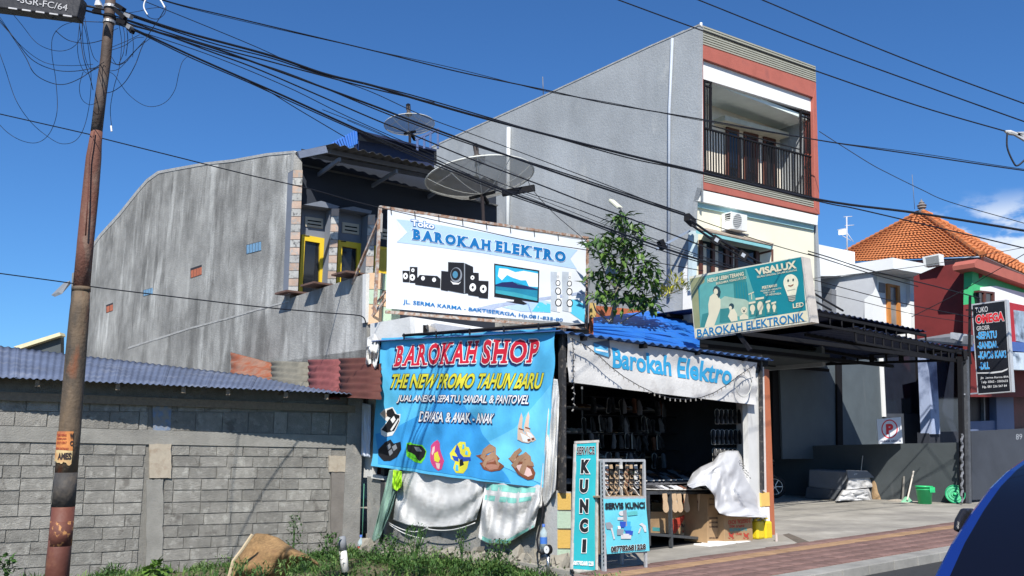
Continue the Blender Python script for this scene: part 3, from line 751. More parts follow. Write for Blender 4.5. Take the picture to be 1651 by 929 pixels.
# pipes
pipe = M('white_pvc', (.70, .72, .72), .4, .05)
wp = MB().tube([TF.P(1130.3, 37, .07), TF.P(1131.9, 326, .07)], .03).build('downpipe', pipe, tall, smooth=True)
tube_o('downpipe', [TS.P(1084, 62, .06), TS.P(1079, 180, .06), TS.P(1078, 480, .06)], .035, M('grey_pvc', (.42, .46, .52), .5, .05), tall)
p2 = tube_o('downpipe', [TS.P(820, 206, .08), TS.P(819, 300, .08), TS.P(818, 420, .08)], .055, pipe, tall)
MB().slab(TS, [(765, 255), (782, 248), (782, 262), (765, 269)], -.1, .01).build('vent', M('vent_grey', (.17, .18, .20), .8), tall)
for k in range(3): MB().slab(TS, [(766 + k * 5.5, 257 - k * 2.3), (770 + k * 5.5, 255.2 - k * 2.3), (770 + k * 5.5, 266 - k * 2.3), (766 + k * 5.5, 268 - k * 2.3)], 0, .02).build('vent_slot', black, tall)
tube_o('lightning_rod', [TS.P(876, 152), TS.P(875, 124)], .012, greysteel, tall)
# AC outdoor unit
ac = thing('air_conditioner', 'white outdoor air conditioner unit above the cyan window hood on the cream wall', 'air conditioner', TFc.P(1186, 372))
AP = TFc.back(-.32)
b0 = MB().slab(AP, [(1179, 341), (1205, 347), (1205, 373.5), (1179, 369)], -.28, 0).build('casing', M('ac_white', (.72, .73, .71), .5, .03), ac, bevel=.01)
MB().add([AP.P(x, y, .006) for x, y in ell(1189, 356.5, 7, 11.5, 24, .1)], [tuple(range(24))]).build('fan_grille', M('ac_grille', (.22, .23, .23), .6, .3, 60), ac)
fb = MB()
for k in range(7):
    fb.add([AP.P(1182 + .2 * k, 347 + k * 3.2, .012), AP.P(1196, 349.5 + k * 3.1, .012), AP.P(1196, 350.1 + k * 3.1, .012), AP.P(1182 + .2 * k, 347.6 + k * 3.2, .012)], [(0, 1, 2, 3)])
fb.build('grille_bars', M('ac_white', None), ac)
sp = Pl(AP.P(1179, 350), TF.n)
for k in range(7):
    MB().slab(sp, [(1168.8, 346 + k * 3.4), (1177.5, 343.5 + k * 3.7), (1177.5, 345.6 + k * 3.7), (1168.8, 347.6 + k * 3.4)], -.01, .004).build('side_slot', black, ac)
MB().bar(AP.P(1166, 373, -.2), AP.P(1206, 379, -.2), .04).build('bracket', greysteel, ac)

# street lamp fixed to the side wall
lamp = thing('wall_lamp', 'small pale street lamp on a bent arm reaching over the bushy tree', 'street lamp', TS.P(1008, 370))
LPp = TS.back(-.9)
tube_o('arm', [TS.P(1007, 430, .05), LPp.P(1007, 345), LPp.P(1002, 337), LPp.P(999, 334)], .022, greysteel, lamp)
hd = MB(); c1 = LPp.P(985, 323); c2 = LPp.P(1000, 336)
hd.bar(c1, c2, .16, .07); hd.build('lamp_head', M('lamp_cream', (.62, .62, .50), .5, .05), lamp, bevel=.02)
MB().bar(c1.lerp(c2, .05) - Z * .042, c1.lerp(c2, .7) - Z * .042, .12, .02).build('lamp_lens', M('lens', (.30, .30, .22), .2, .05), lamp)
# cable bracket and arm on wall with insulator racks
br = thing('cable_bracket', 'dark steel bracket with clamps carrying cables at the corner of the tall building', 'bracket', TS.P(1118, 360))
MB().bar(TS.P(1112, 372, .1), TS.P(1058, 402, .8), .05).build('arm', M('pale_blue_steel', (.22, .27, .36), .5), br)
MB().bar(TF.P(1107, 350, .35), TF.P(1118, 360, .2), .12, .16).build('clamp', black, br)
MB().bar(TF.P(1064, 388, .8), TF.P(1070, 402, .8), .10, .12).build('clamp', black, br)

# ================================================================ blue sheet roofs above the shop and orange wall
bl = thing('blue_sheet_roof', 'bright blue ribbed sheet roof between the white billboard and the light-bulb sign', 'roof', TS.P(1040, 540, 1))
q = [(957, 513), (1118, 494), (1250, 494), (1250, 570), (957, 545)]
n_ = Pl(A0 + V * 1.6, UF); f_ = Pl(A0 + V * 4.2, UF)
def blue_sheet(x0, x1, y0a, y1a, y0b, y1b, wv):
    e0 = f_.P(x0, y0a); e1 = n_.P(x0, y1a); r0 = f_.P(x1, y0b); r1 = n_.P(x1, y1b)
    wavy_sheet(e0, e1, r0, r1, wv, .02, nv=3, nper=8).build('roof_sheet', tin_blue, bl, thick=.004)
blue_sheet(957, 1040, 513, 540, 503, 552, 13); blue_sheet(1039, 1128, 503, 552, 493, 566, 16)
ow = thing('orange_wall', 'low orange rendered wall with a yellow edge beside the blue sheet roof', 'wall', f_.P(980, 500))
ow_p = f_.back(.3)
MB().slab(ow_p, [(955, 492), (962, 493), (1036, 500), (1040, 530), (955, 540)], -.1, 0).build('wall_panel', orangep, ow)
MB().slab(ow_p, [(954, 488), (961, 489), (961, 512), (954, 512)], -.05, .01).build('wall_edge', M('edge_yellow', (.62, .45, .16), .7), ow)
# ================================================================ THE SHOP
def folds(seed, amp, sx=3.0, sy=3.0, diag=None):
    def f(a, b):
        v = noise.noise(Vector((a * sx, b * sy, seed))) * amp + noise.noise(Vector((a * sx * 2.3, b * sy * 2.1, seed + 9))) * amp * .4
        if diag: v += amp * .8 * math.sin((a * diag[0] + b * diag[1]) * 6.283 + 2 * noise.noise(Vector((a, b, seed)))) * max(0, noise.noise(Vector((a * .8, b * .8, seed + 3))) + .3)
        return v
    return f
PF = Pl(A0, UF)
bv = bpy.data.materials
shop = thing('shop', 'open-fronted corner shop with black steel posts selling shoes and electronics', 'shop', A0)
ws = (PF.P(1228, 700) - A0).dot(UF)        # width of the opening
def sw_(a, d, z): return A0 + UF * a + V * d + Z * z
zroof = PF.P(905, 530).z
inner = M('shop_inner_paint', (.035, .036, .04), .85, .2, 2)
paint_w = M('shop_white_paint', (.60, .60, .58), .75, .08, 2, .05, col2=(.35, .34, .33), c2at=.64, c2scale=4, streak=.3)
# low side wall + window openings stay behind the cloths
lowz_ = PS.P(740, 870).z
MB().slab(PS, [(592, 768), (905, 792), (905, 905), (880, 905), (592, 905)], -.12, -.02).build('low_side_wall', M('low_wall_cement', (.24, .24, .225), .95, .14, 3, .3, 40, col2=(.33, .31, .27), c2at=.6, c2scale=3, col3=(.14, .135, .12), c3at=.63, c3scale=4), shop)
MB().slab(PS, [(600, 560), (618, 560), (600, 770), (586, 770)], -.12, -.03).build('side_pier', offwhite, shop)
MB().slab(PS, [(600, 765), (618, 768), (618, 774), (598, 771)], -.1, .03).build('sill', offwhite, shop)
MB().slab(PS, [(604, 700), (645, 700), (645, 770), (602, 768)], -.3, -.2).build('side_shutter', M('dark_red_shutter', (.10, .025, .02), .7, .2), shop)
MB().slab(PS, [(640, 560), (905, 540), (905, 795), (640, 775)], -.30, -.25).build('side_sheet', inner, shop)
# corner pillar of tiles
cp_ = MB().slab(PF, [(900, 792), (921, 793), (921, 913), (899, 915)], -.22, -.005).build('corner_pier', M('pier_cement', (.40, .40, .39), .9, .15, 4, .2), shop)
for k, (y0, y1, mt) in enumerate(((795, 822, ytile), (824.5, 852, mint), (854.5, 884, ytile), (886, 914, mint))):
    MB().slab(PF, [(900.5, y0), (920.5, y0 + .5), (920.5, y1), (900.5, y1)], -.01, .01 + .004 * (k % 2)).build('pier_tile', mt, cp_)
MB().slab(PS, [(879, 795), (901, 793), (900, 914), (878, 912)], -.02, .02).build('pier_side', M('pier_render', (.40, .40, .41), .9, .1, 3, .2, col2=(.25, .25, .24), c2at=.6, c2scale=5), cp_)
post = M('post_black', (.03, .03, .032), .7, .3, 10, .1, col2=(.16, .14, .12), c2at=.62, c2scale=14)
MB().bar(PF.P(906.5, 795, .03), PF.P(906.5, 530, .03), .075).build('steel_post', post, shop)
MB().bar(PF.P(1229, 790, .03), PF.P(1226, 573, .03), .05).build('steel_post', post, shop)
MB().slab(PF, [(1204, 598), (1225, 603), (1231, 870), (1210, 865)], -.12, -.02).build('right_wall', paint_w, shop)
MB().slab(PF, [(1226, 590), (1232, 592), (1236, 795), (1230, 792)], -.5, .0).build('wall_edge', M('wall_edge_pale', (.62, .56, .52), .7), shop)
MB().slab(PF, [(1231, 595), (1240, 596), (1250, 868), (1237, 868)], -1.5, -.004).build('orange_pier', orangep, shop)
pr = shop
for k, (y0, y1, mt) in enumerate(((795, 817, ytile), (818.5, 842, white), (843, 869, ytile))):
    MB().slab(PF, [(1227, y0), (1240.5, y0 - 1), (1241.5, y1 - 1), (1228, y1)], -.1, .012 + .004 * (k % 2)).build('pier_tile', mt, shop)
# interior
dp = 4.2
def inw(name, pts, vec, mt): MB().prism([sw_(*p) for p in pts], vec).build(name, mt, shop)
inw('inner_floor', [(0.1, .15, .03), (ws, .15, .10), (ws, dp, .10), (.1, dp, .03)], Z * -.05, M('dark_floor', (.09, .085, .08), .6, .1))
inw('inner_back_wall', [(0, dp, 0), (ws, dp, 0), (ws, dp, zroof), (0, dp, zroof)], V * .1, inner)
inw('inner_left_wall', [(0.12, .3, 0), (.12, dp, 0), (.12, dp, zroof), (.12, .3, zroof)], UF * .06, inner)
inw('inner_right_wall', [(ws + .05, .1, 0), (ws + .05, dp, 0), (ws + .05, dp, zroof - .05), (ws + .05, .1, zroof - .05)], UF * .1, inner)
# beams + roof
e0 = PF.P(903, 534, .20); e1 = PF.P(1246, 580, .20)
pe = Pl(e0, UF)
MB().bar(PF.P(905, 541, .02), PF.P(1236, 586, .02), .06, .10).build('roof_beam', black, shop)
MB().bar(PF.P(905, 540, .02), PS.P(606, 556, .02), .06, .08).build('roof_beam', black, shop)
for t in (.1, .35, .6, .85):
    a = e0.lerp(e1, t); MB().bar(a + Z * -.05, a + V * 3.2 + Z * .12, .04, .06).build('rafter', black, shop)
r0 = e0 + V * 4.6 + Z * .25; r1 = e1 + V * 4.6 + Z * .25
for k in range(3):
    a0_ = k / 3 - .003; a1_ = (k + 1) / 3 + .006
    wavy_sheet(e0.lerp(e1, a0_), e0.lerp(e1, a1_), r0.lerp(r1, a0_), r0.lerp(r1, a1_), 9, .02, nv=3).build('roof_sheet', M('roof_dark_blue', (.03, .08, .22), .5, .2), shop, thick=.004)
# side strip of roof towards the banner: dark blue edge rising
MB().prism([PS.P(700, 536, .05), PS.P(903, 521, .05), PS.P(905, 526, .05), PS.P(640, 546, .05)], V * .05 + Z * .01).build('roof_edge', tin_dark, shop)
# white slab pieces above the banner (old concrete canopy of the house)
can = thing('concrete_canopy', 'short weathered white concrete canopy slab between the two big banners', 'canopy', PS.P(640, 530, .2))
PK = Pl(PS.P(662, 520, 0), U)
MB().slab(PK, [(663, 511), (795, 531), (860, 541), (860, 560), (664, 545)], -1.6, 0).build('slab_front', white, can)
MB().slab(PS.back(-.0), [(597, 522), (661, 511), (663, 546), (610, 556), (597, 545)], -.06, .02).build('slab_side', offwhite, can)
MB().slab(PK, [(702, 521), (860, 545), (860, 565), (702, 545)], -.2, .15).build('grey_board', M('grey_board', (.42, .43, .45), .7), can)
MB().slab(PK, [(683, 524), (700, 526), (700, 536), (683, 536)], 0, .02).build('opening', black, can)
MB().lathe(PK.P(694, 535, .12), [(.0, .1), (.05, .1), (.11, -.04), (.12, -.06)], axis=(U - V * .3).normalized()).build('old_fitting', M('fitting_beige', (.5, .45, .38), .7), can, smooth=True)

# ---------------------------------------------------------------- BAROKAH SHOP banner
BS = Pl(PS.P(740, 640, .14), V, Z, folds(3.1, .05, 1.6, 1.3, (1.3, 1.6)))
BSf = Pl(BS.p0, V)
bn = thing('shop_banner', 'large sky blue fabric banner reading BAROKAH SHOP with pictures of shoes', 'banner', PS.P(740, 787, .14))
cyan = M('banner_blue', (.10, .48, .78), .75, .10, 2, .08, 12, blotch=.07, bls=1.5, spec=.2)
cyan2 = M('banner_deep_blue', (.045, .32, .68), .75, .10, 2, .08, 12, blotch=.07, bls=1.5, spec=.2)
def banner_grid(pl, q, nu, nv, mat, parent, name='cloth', off=0.0, sag=0.0, thick=0):
    (x0, y0), (x1, y1), (x2, y2), (x3, y3) = q
    def fn(a, b):
        x, y = quadmap(q, a, 1 - b); y += sag * math.sin(math.pi * a) * b * 1.0
        if b == 0: y += .8 * abs(math.sin(a * 5 * math.pi))
        return pl.P(x, y, off)
    return MB().grid(fn, nu, nv).build(name, mat, parent, smooth=True, thick=thick)
bq = [(613, 545), (898, 528), (881, 787), (600, 751)]
banner_grid(BS, bq, 110, 90, cyan, bn, 'cloth', sag=2)
shape(BS, [(668, 596), (735, 650), (790, 700), (828, 782), (878, 787), (895, 640), (800, 690), (740, 640)][:0] or [(717, 621), (760, 668), (786, 712), (806, 752), (824, 779), (752, 768), (612, 748), (606, 700), (640, 690), (690, 660)], cyan2, bn, .004, 'print_sweep', fold=4)
shape(BS, [(865, 645), (890, 620), (880, 785), (806, 750), (786, 712), (830, 690)], M('banner_light_blue', (.16, .58, .85), .75, .10, 2, .08, 12, blotch=.07, bls=1.5, spec=.2), bn, .0045, 'print_sweep', fold=4)
tr = M('print_red', (.58, .012, .035), .7, .02, 1, 0); tw_ = M('print_white', (.82, .82, .80), .7, .02, 1, 0); tn = M('print_navy', (.012, .02, .10), .7, .02, 1, 0)
ty = M('print_yellow', (.72, .66, .05), .7, .02, 1, 0); tb = M('print_black', (.012, .012, .015), .6, .02, 1, 0)
slab_text(BS, 'BAROKAH', [(640, 558), (766, 549), (766, 585), (638, 591)], [tr, tw_, tn], bn, .014, bold=.035, shear=.03, outs=(0, .035, .045), shift=((0, 0), (0, 0), (-2.0, 2.6)), fold=6)
slab_text(BS, 'SHOP', [(779, 548), (868, 547), (866, 584), (777, 587)], [tr, tw_, tn], bn, .014, bold=.035, shear=.05, outs=(0, .035, .045), shift=((0, 0), (0, 0), (-2.0, 2.6)), fold=6)
text(BS, 'THE NEW PROMO TAHUN BARU', [(632, 603), (876, 601), (871, 627), (628, 626)], ty, bn, .014, bold=.028, shear=.3, outline=.02, outmat=tb, shadow=(-1, 1.4), shmat=tb, fold=6)
text(BS, 'JUAL ANEKA SEPATU, SANDAL & PANTOVEL', [(640, 637), (851, 637), (849, 656), (638, 650)], tw_, bn, .014, bold=.02, shear=.25, outline=.035, outmat=tn, shadow=(.8, 1.2), shmat=tn, fold=6)
text(BS, 'DEWASA & ANAK - ANAK', [(674, 663), (796, 667), (794, 683), (672, 680)], tw_, bn, .014, bold=.02, shear=.25, outline=.035, outmat=tn, shadow=(.8, 1.2), shmat=tn, fold=6)
def S2(pts, mt, off=.008, fold=6): shape(BS, pts, mt, bn, off, 'shoe_print', fold)
sc_ = 3.318
def B8(pts): return [(590 + x / sc_, 520 + y / sc_) for x, y in pts]
pk = M('print_pink', (.62, .06, .20), .7, .02, 1, 0); pkl = M('print_pale', (.80, .55, .50), .7, .02, 1, 0); gn = M('print_green', (.15, .62, .03), .7, .02, 1, 0)
br1 = M('print_brown', (.23, .075, .035), .7, .1, 30, 0); br2 = M('print_tan', (.38, .22, .13), .7, .1, 30, 0); be = M('print_beige', (.70, .52, .40), .7, .05, 1, 0); bl_ = M('print_blue', (.02, .07, .40), .7, .02, 1, 0); gy = M('print_grey', (.25, .27, .30), .7, .05, 1, 0)
# canvas trainer
S2(B8([(76, 490), (95, 465), (140, 452), (160, 490), (182, 490), (184, 530), (160, 575), (140, 605), (100, 612), (80, 600), (78, 570), (110, 530), (90, 510)]), tw_, .008)
S2(B8([(82, 575), (120, 520), (150, 488), (178, 498), (178, 530), (150, 580), (110, 590)]), tb, .010)
S2(B8([(110, 470), (138, 458), (152, 490), (128, 510), (105, 498)]), tb, .010); S2(B8([(80, 487), (100, 470), (112, 500), (100, 512)]), be, .010)
S2(B8([(128, 575), (150, 540), (170, 512), (176, 518), (158, 548), (136, 580)]), tw_, .012); S2(B8([(128, 520), (145, 500), (155, 520), (140, 540)]), tw_, .012)
# black slip-ons
S2(B8([(66, 680), (100, 640), (130, 626), (150, 648), (185, 638), (190, 680), (165, 720), (130, 740), (98, 742), (95, 715), (68, 708)]), tb, .008)
for (a, b) in ((108, 660), (140, 665), (118, 690)): S2(B8([(a, b), (a + 20, b - 14), (a + 26, b + 8), (a + 8, b + 24)]), gy, .010)
# black green football boot
S2(B8([(218, 645), (240, 640), (262, 650), (300, 655), (314, 690), (306, 730), (290, 755), (250, 748), (222, 715)]), gn, .008)
S2(B8([(222, 650), (238, 655), (262, 655), (298, 662), (310, 690), (302, 720), (280, 742), (250, 725), (228, 700)]), tb, .010)
S2(B8([(228, 690), (246, 700), (240, 715), (258, 712), (262, 730), (244, 722), (230, 708)]), gn, .012); S2(B8([(262, 665), (285, 668), (292, 690), (270, 690)]), gy, .012)
# pink sandals
S2(B8([(336, 660), (352, 640), (372, 628), (385, 655), (400, 650), (412, 690), (425, 740), (410, 785), (392, 794), (375, 775), (352, 735), (338, 705)]), pk, .008)
S2(B8([(346, 670), (358, 660), (368, 690), (360, 712), (348, 700)]), pkl, .010); S2(B8([(372, 700), (395, 690), (408, 730), (398, 750), (380, 740)]), ty, .010); S2(B8([(385, 750), (405, 755), (398, 785), (388, 780)]), pkl, .010)
# yellow and blue sandals
S2(B8([(450, 700), (475, 660), (495, 638), (522, 640), (535, 665), (555, 668), (565, 700), (552, 740), (540, 780), (520, 808), (490, 805), (475, 780), (478, 745), (455, 730)]), ty, .008)
S2(B8([(482, 650), (500, 700), (528, 720), (560, 720), (560, 738), (520, 745), (490, 722), (470, 690)]), bl_, .010); S2(B8([(458, 712), (492, 720), (500, 745), (470, 738)]), bl_, .010); S2(B8([(505, 735), (522, 730), (528, 760), (508, 770)]), tb, .011)
S2(B8([(508, 650), (520, 655), (524, 675), (508, 678)]), cyan, .011); S2(B8([(538, 685), (550, 690), (550, 710), (536, 706)]), cyan, .011); S2(B8([(486, 760), (500, 764), (502, 795), (488, 792)]), cyan, .0115)
# brown thongs
for dx, dy, o__ in ((-18, -40, .008), (0, 0, .0105)):
    S2(B8([(600 + dx, 752 + dy), (630 + dx, 745 + dy), (680 + dx, 752 + dy), (722 + dx, 748 + dy), (742 + dx, 768 + dy), (722 + dx, 790 + dy), (682 + dx, 798 + dy), (640 + dx, 785 + dy)]), br1, o__)
    S2(B8([(640 + dx, 762 + dy), (680 + dx, 758 + dy), (722 + dx, 762 + dy), (712 + dx, 784 + dy), (675 + dx, 790 + dy)]), M('print_insole', (.42, .20, .14), .7), o__ + .0008)
    S2(B8([(622 + dx, 760 + dy), (640 + dx, 718 + dy), (672 + dx, 690 + dy), (706 + dx, 710 + dy), (722 + dx, 762 + dy), (712 + dx, 766 + dy), (696 + dx, 728 + dy), (672 + dx, 716 + dy), (655 + dx, 745 + dy), (648 + dx, 778 + dy)]), br2, o__ + .0016)
# tan sandals
for dx, dy, o__ in ((-12, -34, .008), (0, 0, .0105)):
    S2(B8([(775 + dx, 762 + dy), (800 + dx, 745 + dy), (850 + dx, 745 + dy), (890 + dx, 770 + dy), (903 + dx, 805 + dy), (893 + dx, 838 + dy), (865 + dx, 842 + dy), (815 + dx, 812 + dy)]), br1, o__)
    S2(B8([(800 + dx, 765 + dy), (845 + dx, 758 + dy), (880 + dx, 785 + dy), (888 + dx, 815 + dy), (868 + dx, 826 + dy), (825 + dx, 800 + dy)]), pkl, o__ + .0008)
    S2(B8([(778 + dx, 765 + dy), (805 + dx, 725 + dy), (835 + dx, 705 + dy), (850 + dx, 720 + dy), (822 + dx, 745 + dy), (800 + dx, 782 + dy)]), br2, o__ + .0016); S2(B8([(822 + dx, 800 + dy), (845 + dx, 745 + dy), (870 + dx, 725 + dy), (895 + dx, 750 + dy), (898 + dx, 770 + dy), (866 + dx, 765 + dy), (848 + dx, 818 + dy)]), br2, o__ + .0020)
# beige heels
for dx, dy, o__ in ((36, -6, .008), (0, 0, .012)):
    S2(B8([(812 + dx, 560 + dy), (820 + dx, 515 + dy), (829 + dx, 482 + dy), (838 + dx, 510 + dy), (836 + dx, 560 + dy), (845 + dx, 590 + dy), (880 + dx * .6, 612 + dy), (892 + dx * .6, 634 + dy), (872 + dx * .6, 646 + dy), (838 + dx, 640 + dy), (824 + dx, 610 + dy), (817 + dx, 585 + dy), (814 + dx, 628 + dy), (810 + dx, 628 + dy)]), be, o__)
    S2(B8([(826 + dx, 590 + dy), (850 + dx, 600 + dy), (878 + dx * .6, 616 + dy), (888 + dx * .6, 632 + dy), (870 + dx * .6, 642 + dy), (842 + dx, 636 + dy)]), tw_, o__ + .001)
    S2(B8([(866 + dx * .6, 624 + dy), (882 + dx * .6, 622 + dy), (884 + dx * .6, 634 + dy), (868 + dx * .6, 638 + dy)]), br1, o__ + .002); S2(B8([(818 + dx, 564 + dy), (846 + dx, 572 + dy), (846 + dx, 578 + dy), (818 + dx, 571 + dy)]), br1, o__ + .002)
# top pole and ties
tube_o('top_pole', [BSf.P(650, 541, .05), BSf.P(900, 522, .05)], .022, black, bn)
for x in (651, 703, 757, 812, 868):
    y = 541 - (x - 650) * .076; MB().bar(BSf.P(x, y - 3, .07), BSf.P(x + .5, y + 7, .07), .02).build('tie', wirem, bn)

# ---------------------------------------------------------------- cloths under the banner
sack = M('white_sackcloth', (.56, .56, .55), .8, .1, 3, .3, 60, col2=(.50, .49, .47), c2at=.62, c2scale=5)
def cloth(name, label, outline_top, outline_bot, pl, mt, amp=.05, off=.1, nu=60, nv=40, seed=1, cat='cloth', group=None, sw=5.0, loc=None):
    """hung cloth between a top line and a bottom line given in pixels"""
    def lin_(L, t):
        n = len(L) - 1; i = min(int(t * n), n - 1); f = t * n - i
        return (L[i][0] + (L[i + 1][0] - L[i][0]) * f, L[i][1] + (L[i + 1][1] - L[i][1]) * f)
    P2 = Pl(pl.p0, pl.u)
    def fn(a, b, e=0.0):
        x0, y0 = lin_(outline_top, a); x1, y1 = lin_(outline_bot, a)
        x = x0 + (x1 - x0) * b; y = y0 + (y1 - y0) * b
        d = amp * (.5 * noise.noise(Vector((a * sw, b * 1.2, seed))) + .4 * noise.noise(Vector((a * sw * 2.5, b * 2.0, seed + 5))) + .05 * noise.noise(Vector((a * 30, b * 16, seed + 8)))) + amp * .5 * math.sin(b * 2.6)
        d += amp * .3 * math.sin(11 * (b + 1.0 * (a - .5) ** 2 * 2) + seed) * min(1, b * 2)
        return P2.P(x, y, off + d * min(1, b * 4) + e)
    o = MB().grid(fn, nu, nv).build(name, mt, None, smooth=True, thick=.004, fixn=False)
    tag(o, label, cat, group); return o, fn
cloth('sack_cloth', 'wide white sackcloth swagged low across the side wall under the blue banner', [(646, 750), (700, 752), (760, 758), (790, 764)], [(633, 838), (655, 846), (685, 850), (715, 850), (745, 846), (768, 838)], PS, sack, .09, .08, 80, 50, 1)
so_c, so_f = cloth('striped_cloth', 'white cloth with green stripes hanging at the right end of the side wall', [(783, 770), (820, 772), (850, 777), (876, 780)], [(771, 868), (785, 876), (815, 878), (845, 860), (862, 850)], PS, sack, .10, .11, 60, 50, 4)
stm = M('stripe_green', (.20, .50, .43), .8, .1)
for b0_, b1_, a1_ in ((.10, .20, .86), (.28, .36, .80)):
    MB().grid(lambda a, b: so_f(.03 + (a1_ - .03) * a, b0_ + (b1_ - b0_) * b, .006), 40, 5).build('stripe', stm, so_c, smooth=True, fixn=False)
MB().grid(lambda a, b: so_f(.1 + .88 * a, .93 + .06 * b, .006), 40, 3).build('stripe', stm, so_c, smooth=True, fixn=False)
cloth('green_cloth', 'dull green cloth tied up at the left corner below the banner', [(628, 758), (640, 756), (646, 760)], [(598, 876), (612, 868), (632, 822)], PS, M('sage_cloth', (.20, .32, .26), .85, .1, 4, .2), .08, .16, 30, 50, 7)
cloth('lime_bag', 'lime green bag hanging between the green cloth and the white sackcloth', [(634, 758), (648, 760)], [(632, 787), (640, 792), (648, 784)], PS, M('lime_bag', (.36, .68, .02), .5, .06), .05, .22, 20, 20, 8, cat='bag')
cloth('white_cloth_bundle', 'long crumpled white cloth hanging beside the black corner post', [(889, 610), (899, 612), (902, 640)], [(868, 820), (880, 815), (896, 790)], PS, sack, .10, .10, 24, 70, 12)
cloth('torn_banner', 'torn white and grey cloth strips bunched above the left corner of the banner', [(592, 545), (604, 538), (612, 552)], [(590, 590), (600, 586), (607, 600)], PS, sack, .16, .15, 20, 26, 14)
cloth('hanging_rag', 'pale rag hanging between the column and the blue banner left edge', [(584, 650), (598, 652)], [(582, 735), (597, 738)], PS, M('pale_blue_cloth', (.55, .60, .70), .8), .04, .10, 12, 24, 15)
for (a, b, c) in (((627, 843), (668, 868), (690, 850)), ((686, 852), (725, 862), (766, 843)), ((628, 846), (655, 866), (683, 868))):
    pts = [PS.P(a[0] * (1 - t) ** 2 + 2 * b[0] * t * (1 - t) + c[0] * t * t, a[1] * (1 - t) ** 2 + 2 * b[1] * t * (1 - t) + c[1] * t * t, .14) for t in [i / 12 for i in range(13)]]
    tag(tube_o('rope', pts, .008, M('rope_white', (.6, .6, .58), .8)), ['longest white cord looping below the left half of the white sackcloth', 'white cord looping toward the striped cloth below the sackcloth', 'lowest sagging white cord under the left end of the sackcloth'][[686, 628, 627].index(a[0]) - 1] if a[0] != 627 else 'thick upper white cord looping below the left half of the white sackcloth', 'cord')
# pump with gauge, bottle in a bag
pump = thing('air_pump', 'black hand pump with a round white pressure gauge against the corner pier', 'pump', PS.P(884, 925, .3))
gq = PS.P(884, 886, .35)
MB().lathe(gq, [(0, .03), (.055, .03), (.06, .02), (.06, -.02), (0, -.02)], axis=PS.n).build('gauge', black, pump, smooth=False)
MB().lathe(gq + PS.n * .032, [(0, .0), (.048, .0), (.048, -.004)], axis=PS.n).build('gauge_face', white, pump)
MB().bar(gq + PS.n * .036, gq + PS.n * .036 + Vector((.02, 0, .022)), .006).build('needle', black, pump)
tube_o('pump_tube', [PS.P(884, 892, .33), PS.P(884, 930, .33)], .025, M('chrome', (.5, .5, .5), .25, .05, metal=.9), pump)
tube_o('hose', [PS.P(880, 890, .33), PS.P(874, 893, .36), PS.P(868, 889, .33), PS.P(866, 870, .2), PS.P(875, 830, .14), PS.P(876, 800, .12)], .014, black, pump)
def bottle(nm, lb, px, py, pl, h, lab):
    b = thing(nm, lb, 'bottle', pl.P(px, py, .15)); c = pl.P(px, py, .15)
    clear = M('clear_plastic', (.55, .68, .72), .1, .05, spec=.5, alpha=.55, bump=0)
    r = h * .16
    MB().lathe(c, [(0, 0), (r, .0), (r, h * .45), (r * .9, h * .5), (r, h * .55), (r, h * .7), (r * .35, h * .88), (r * .35, h)]).build('bottle_body', clear, b, smooth=True)
    MB().lathe(c, [(r * 1.01, h * .22), (r * 1.01, h * .5)]).build('label_band', lab, b, smooth=True)
    MB().lathe(c + Z * h, [(r * .42, -.02), (r * .42, .015), (0, .015)]).build('cap', M('cap_blue', (.1, .2, .6), .4), b)
    return b
bottle('plastic_bottle', 'clear plastic water bottle hanging beside the grey pier near the gauge', 876.5, 885, PS, .30, M('label_blue', (.05, .16, .50), .5))
bottle('plastic_bottle', 'clear plastic bottle hanging on a string beside the grey column at the shed', 581, 897, PS, .33, M('label_red', (.55, .08, .08), .5))
tube_o('hanging_string', [PS.P(587, 780, .1), PS.P(584, 870, .12)], .006, M('green_string', (.1, .3, .2), .7)); tag(bpy.data.objects['hanging_string'], 'thin green string holding the bottle at the grey column', 'string')

# ---------------------------------------------------------------- Barokah Elektro banner over the opening
BE = Pl(PF.P(1000, 600, .10), UF, Z, folds(7.7, .03, 1.2, 2.0, (.4, 2.2)))
be_ = thing('fascia_banner', 'weathered white banner reading Barokah Elektro under the shop eave', 'banner', BE.P(1060, 640))
fabric_w = M('banner_white_worn', (.60, .59, .57), .8, .1, 2, .15, 30, col2=(.42, .40, .38), c2at=.62, c2scale=2.2, spec=.2)
banner_grid(BE, [(914, 536), (1221, 585), (1221, 653), (918, 616)], 90, 30, fabric_w, be_, sag=1)
etext = M('print_teal_blue', (.03, .32, .58), .7, .03, 1, 0)
text(BE, 'Barokah Elektro', [(988, 560), (1179, 589), (1179, 621.5), (988, 593)], etext, be_, .008, bold=.03, fold=6)
shape(BE, [(958, 552), (984, 548), (985, 572), (981, 578), (957, 570)], M('print_slate', (.10, .13, .18), .7), be_, .006, 'logo', 6)
shape(BE, [(958, 553), (981, 560), (981, 576), (957, 568)], M('print_skyblue', (.10, .38, .62), .7), be_, .008, 'logo', 6)
shape(BE, [(960, 562), (980, 566), (980, 569), (960, 565)], tw_, be_, .010, 'logo', 6)
coil = thing('cable_coil', 'coil of pale thin cable hanging at the right end of the Barokah Elektro banner', 'cable coil', BE.P(1198, 640, .08))
bef = Pl(BE.p0, UF)
for k, (rx, ry) in enumerate(((13.6, 24), (12.8, 23), (13.2, 23.3))):
    tube_o('loop', [bef.P(x, y, .08 + .01 * k) for x, y in ell(1198.5, 616 + k * .5, rx, ry, 30)] + [bef.P(1198.5 + rx, 616 + k * .5, .08 + .01 * k)], .005, M('pale_cable', (.45, .45, .42), .5), coil)
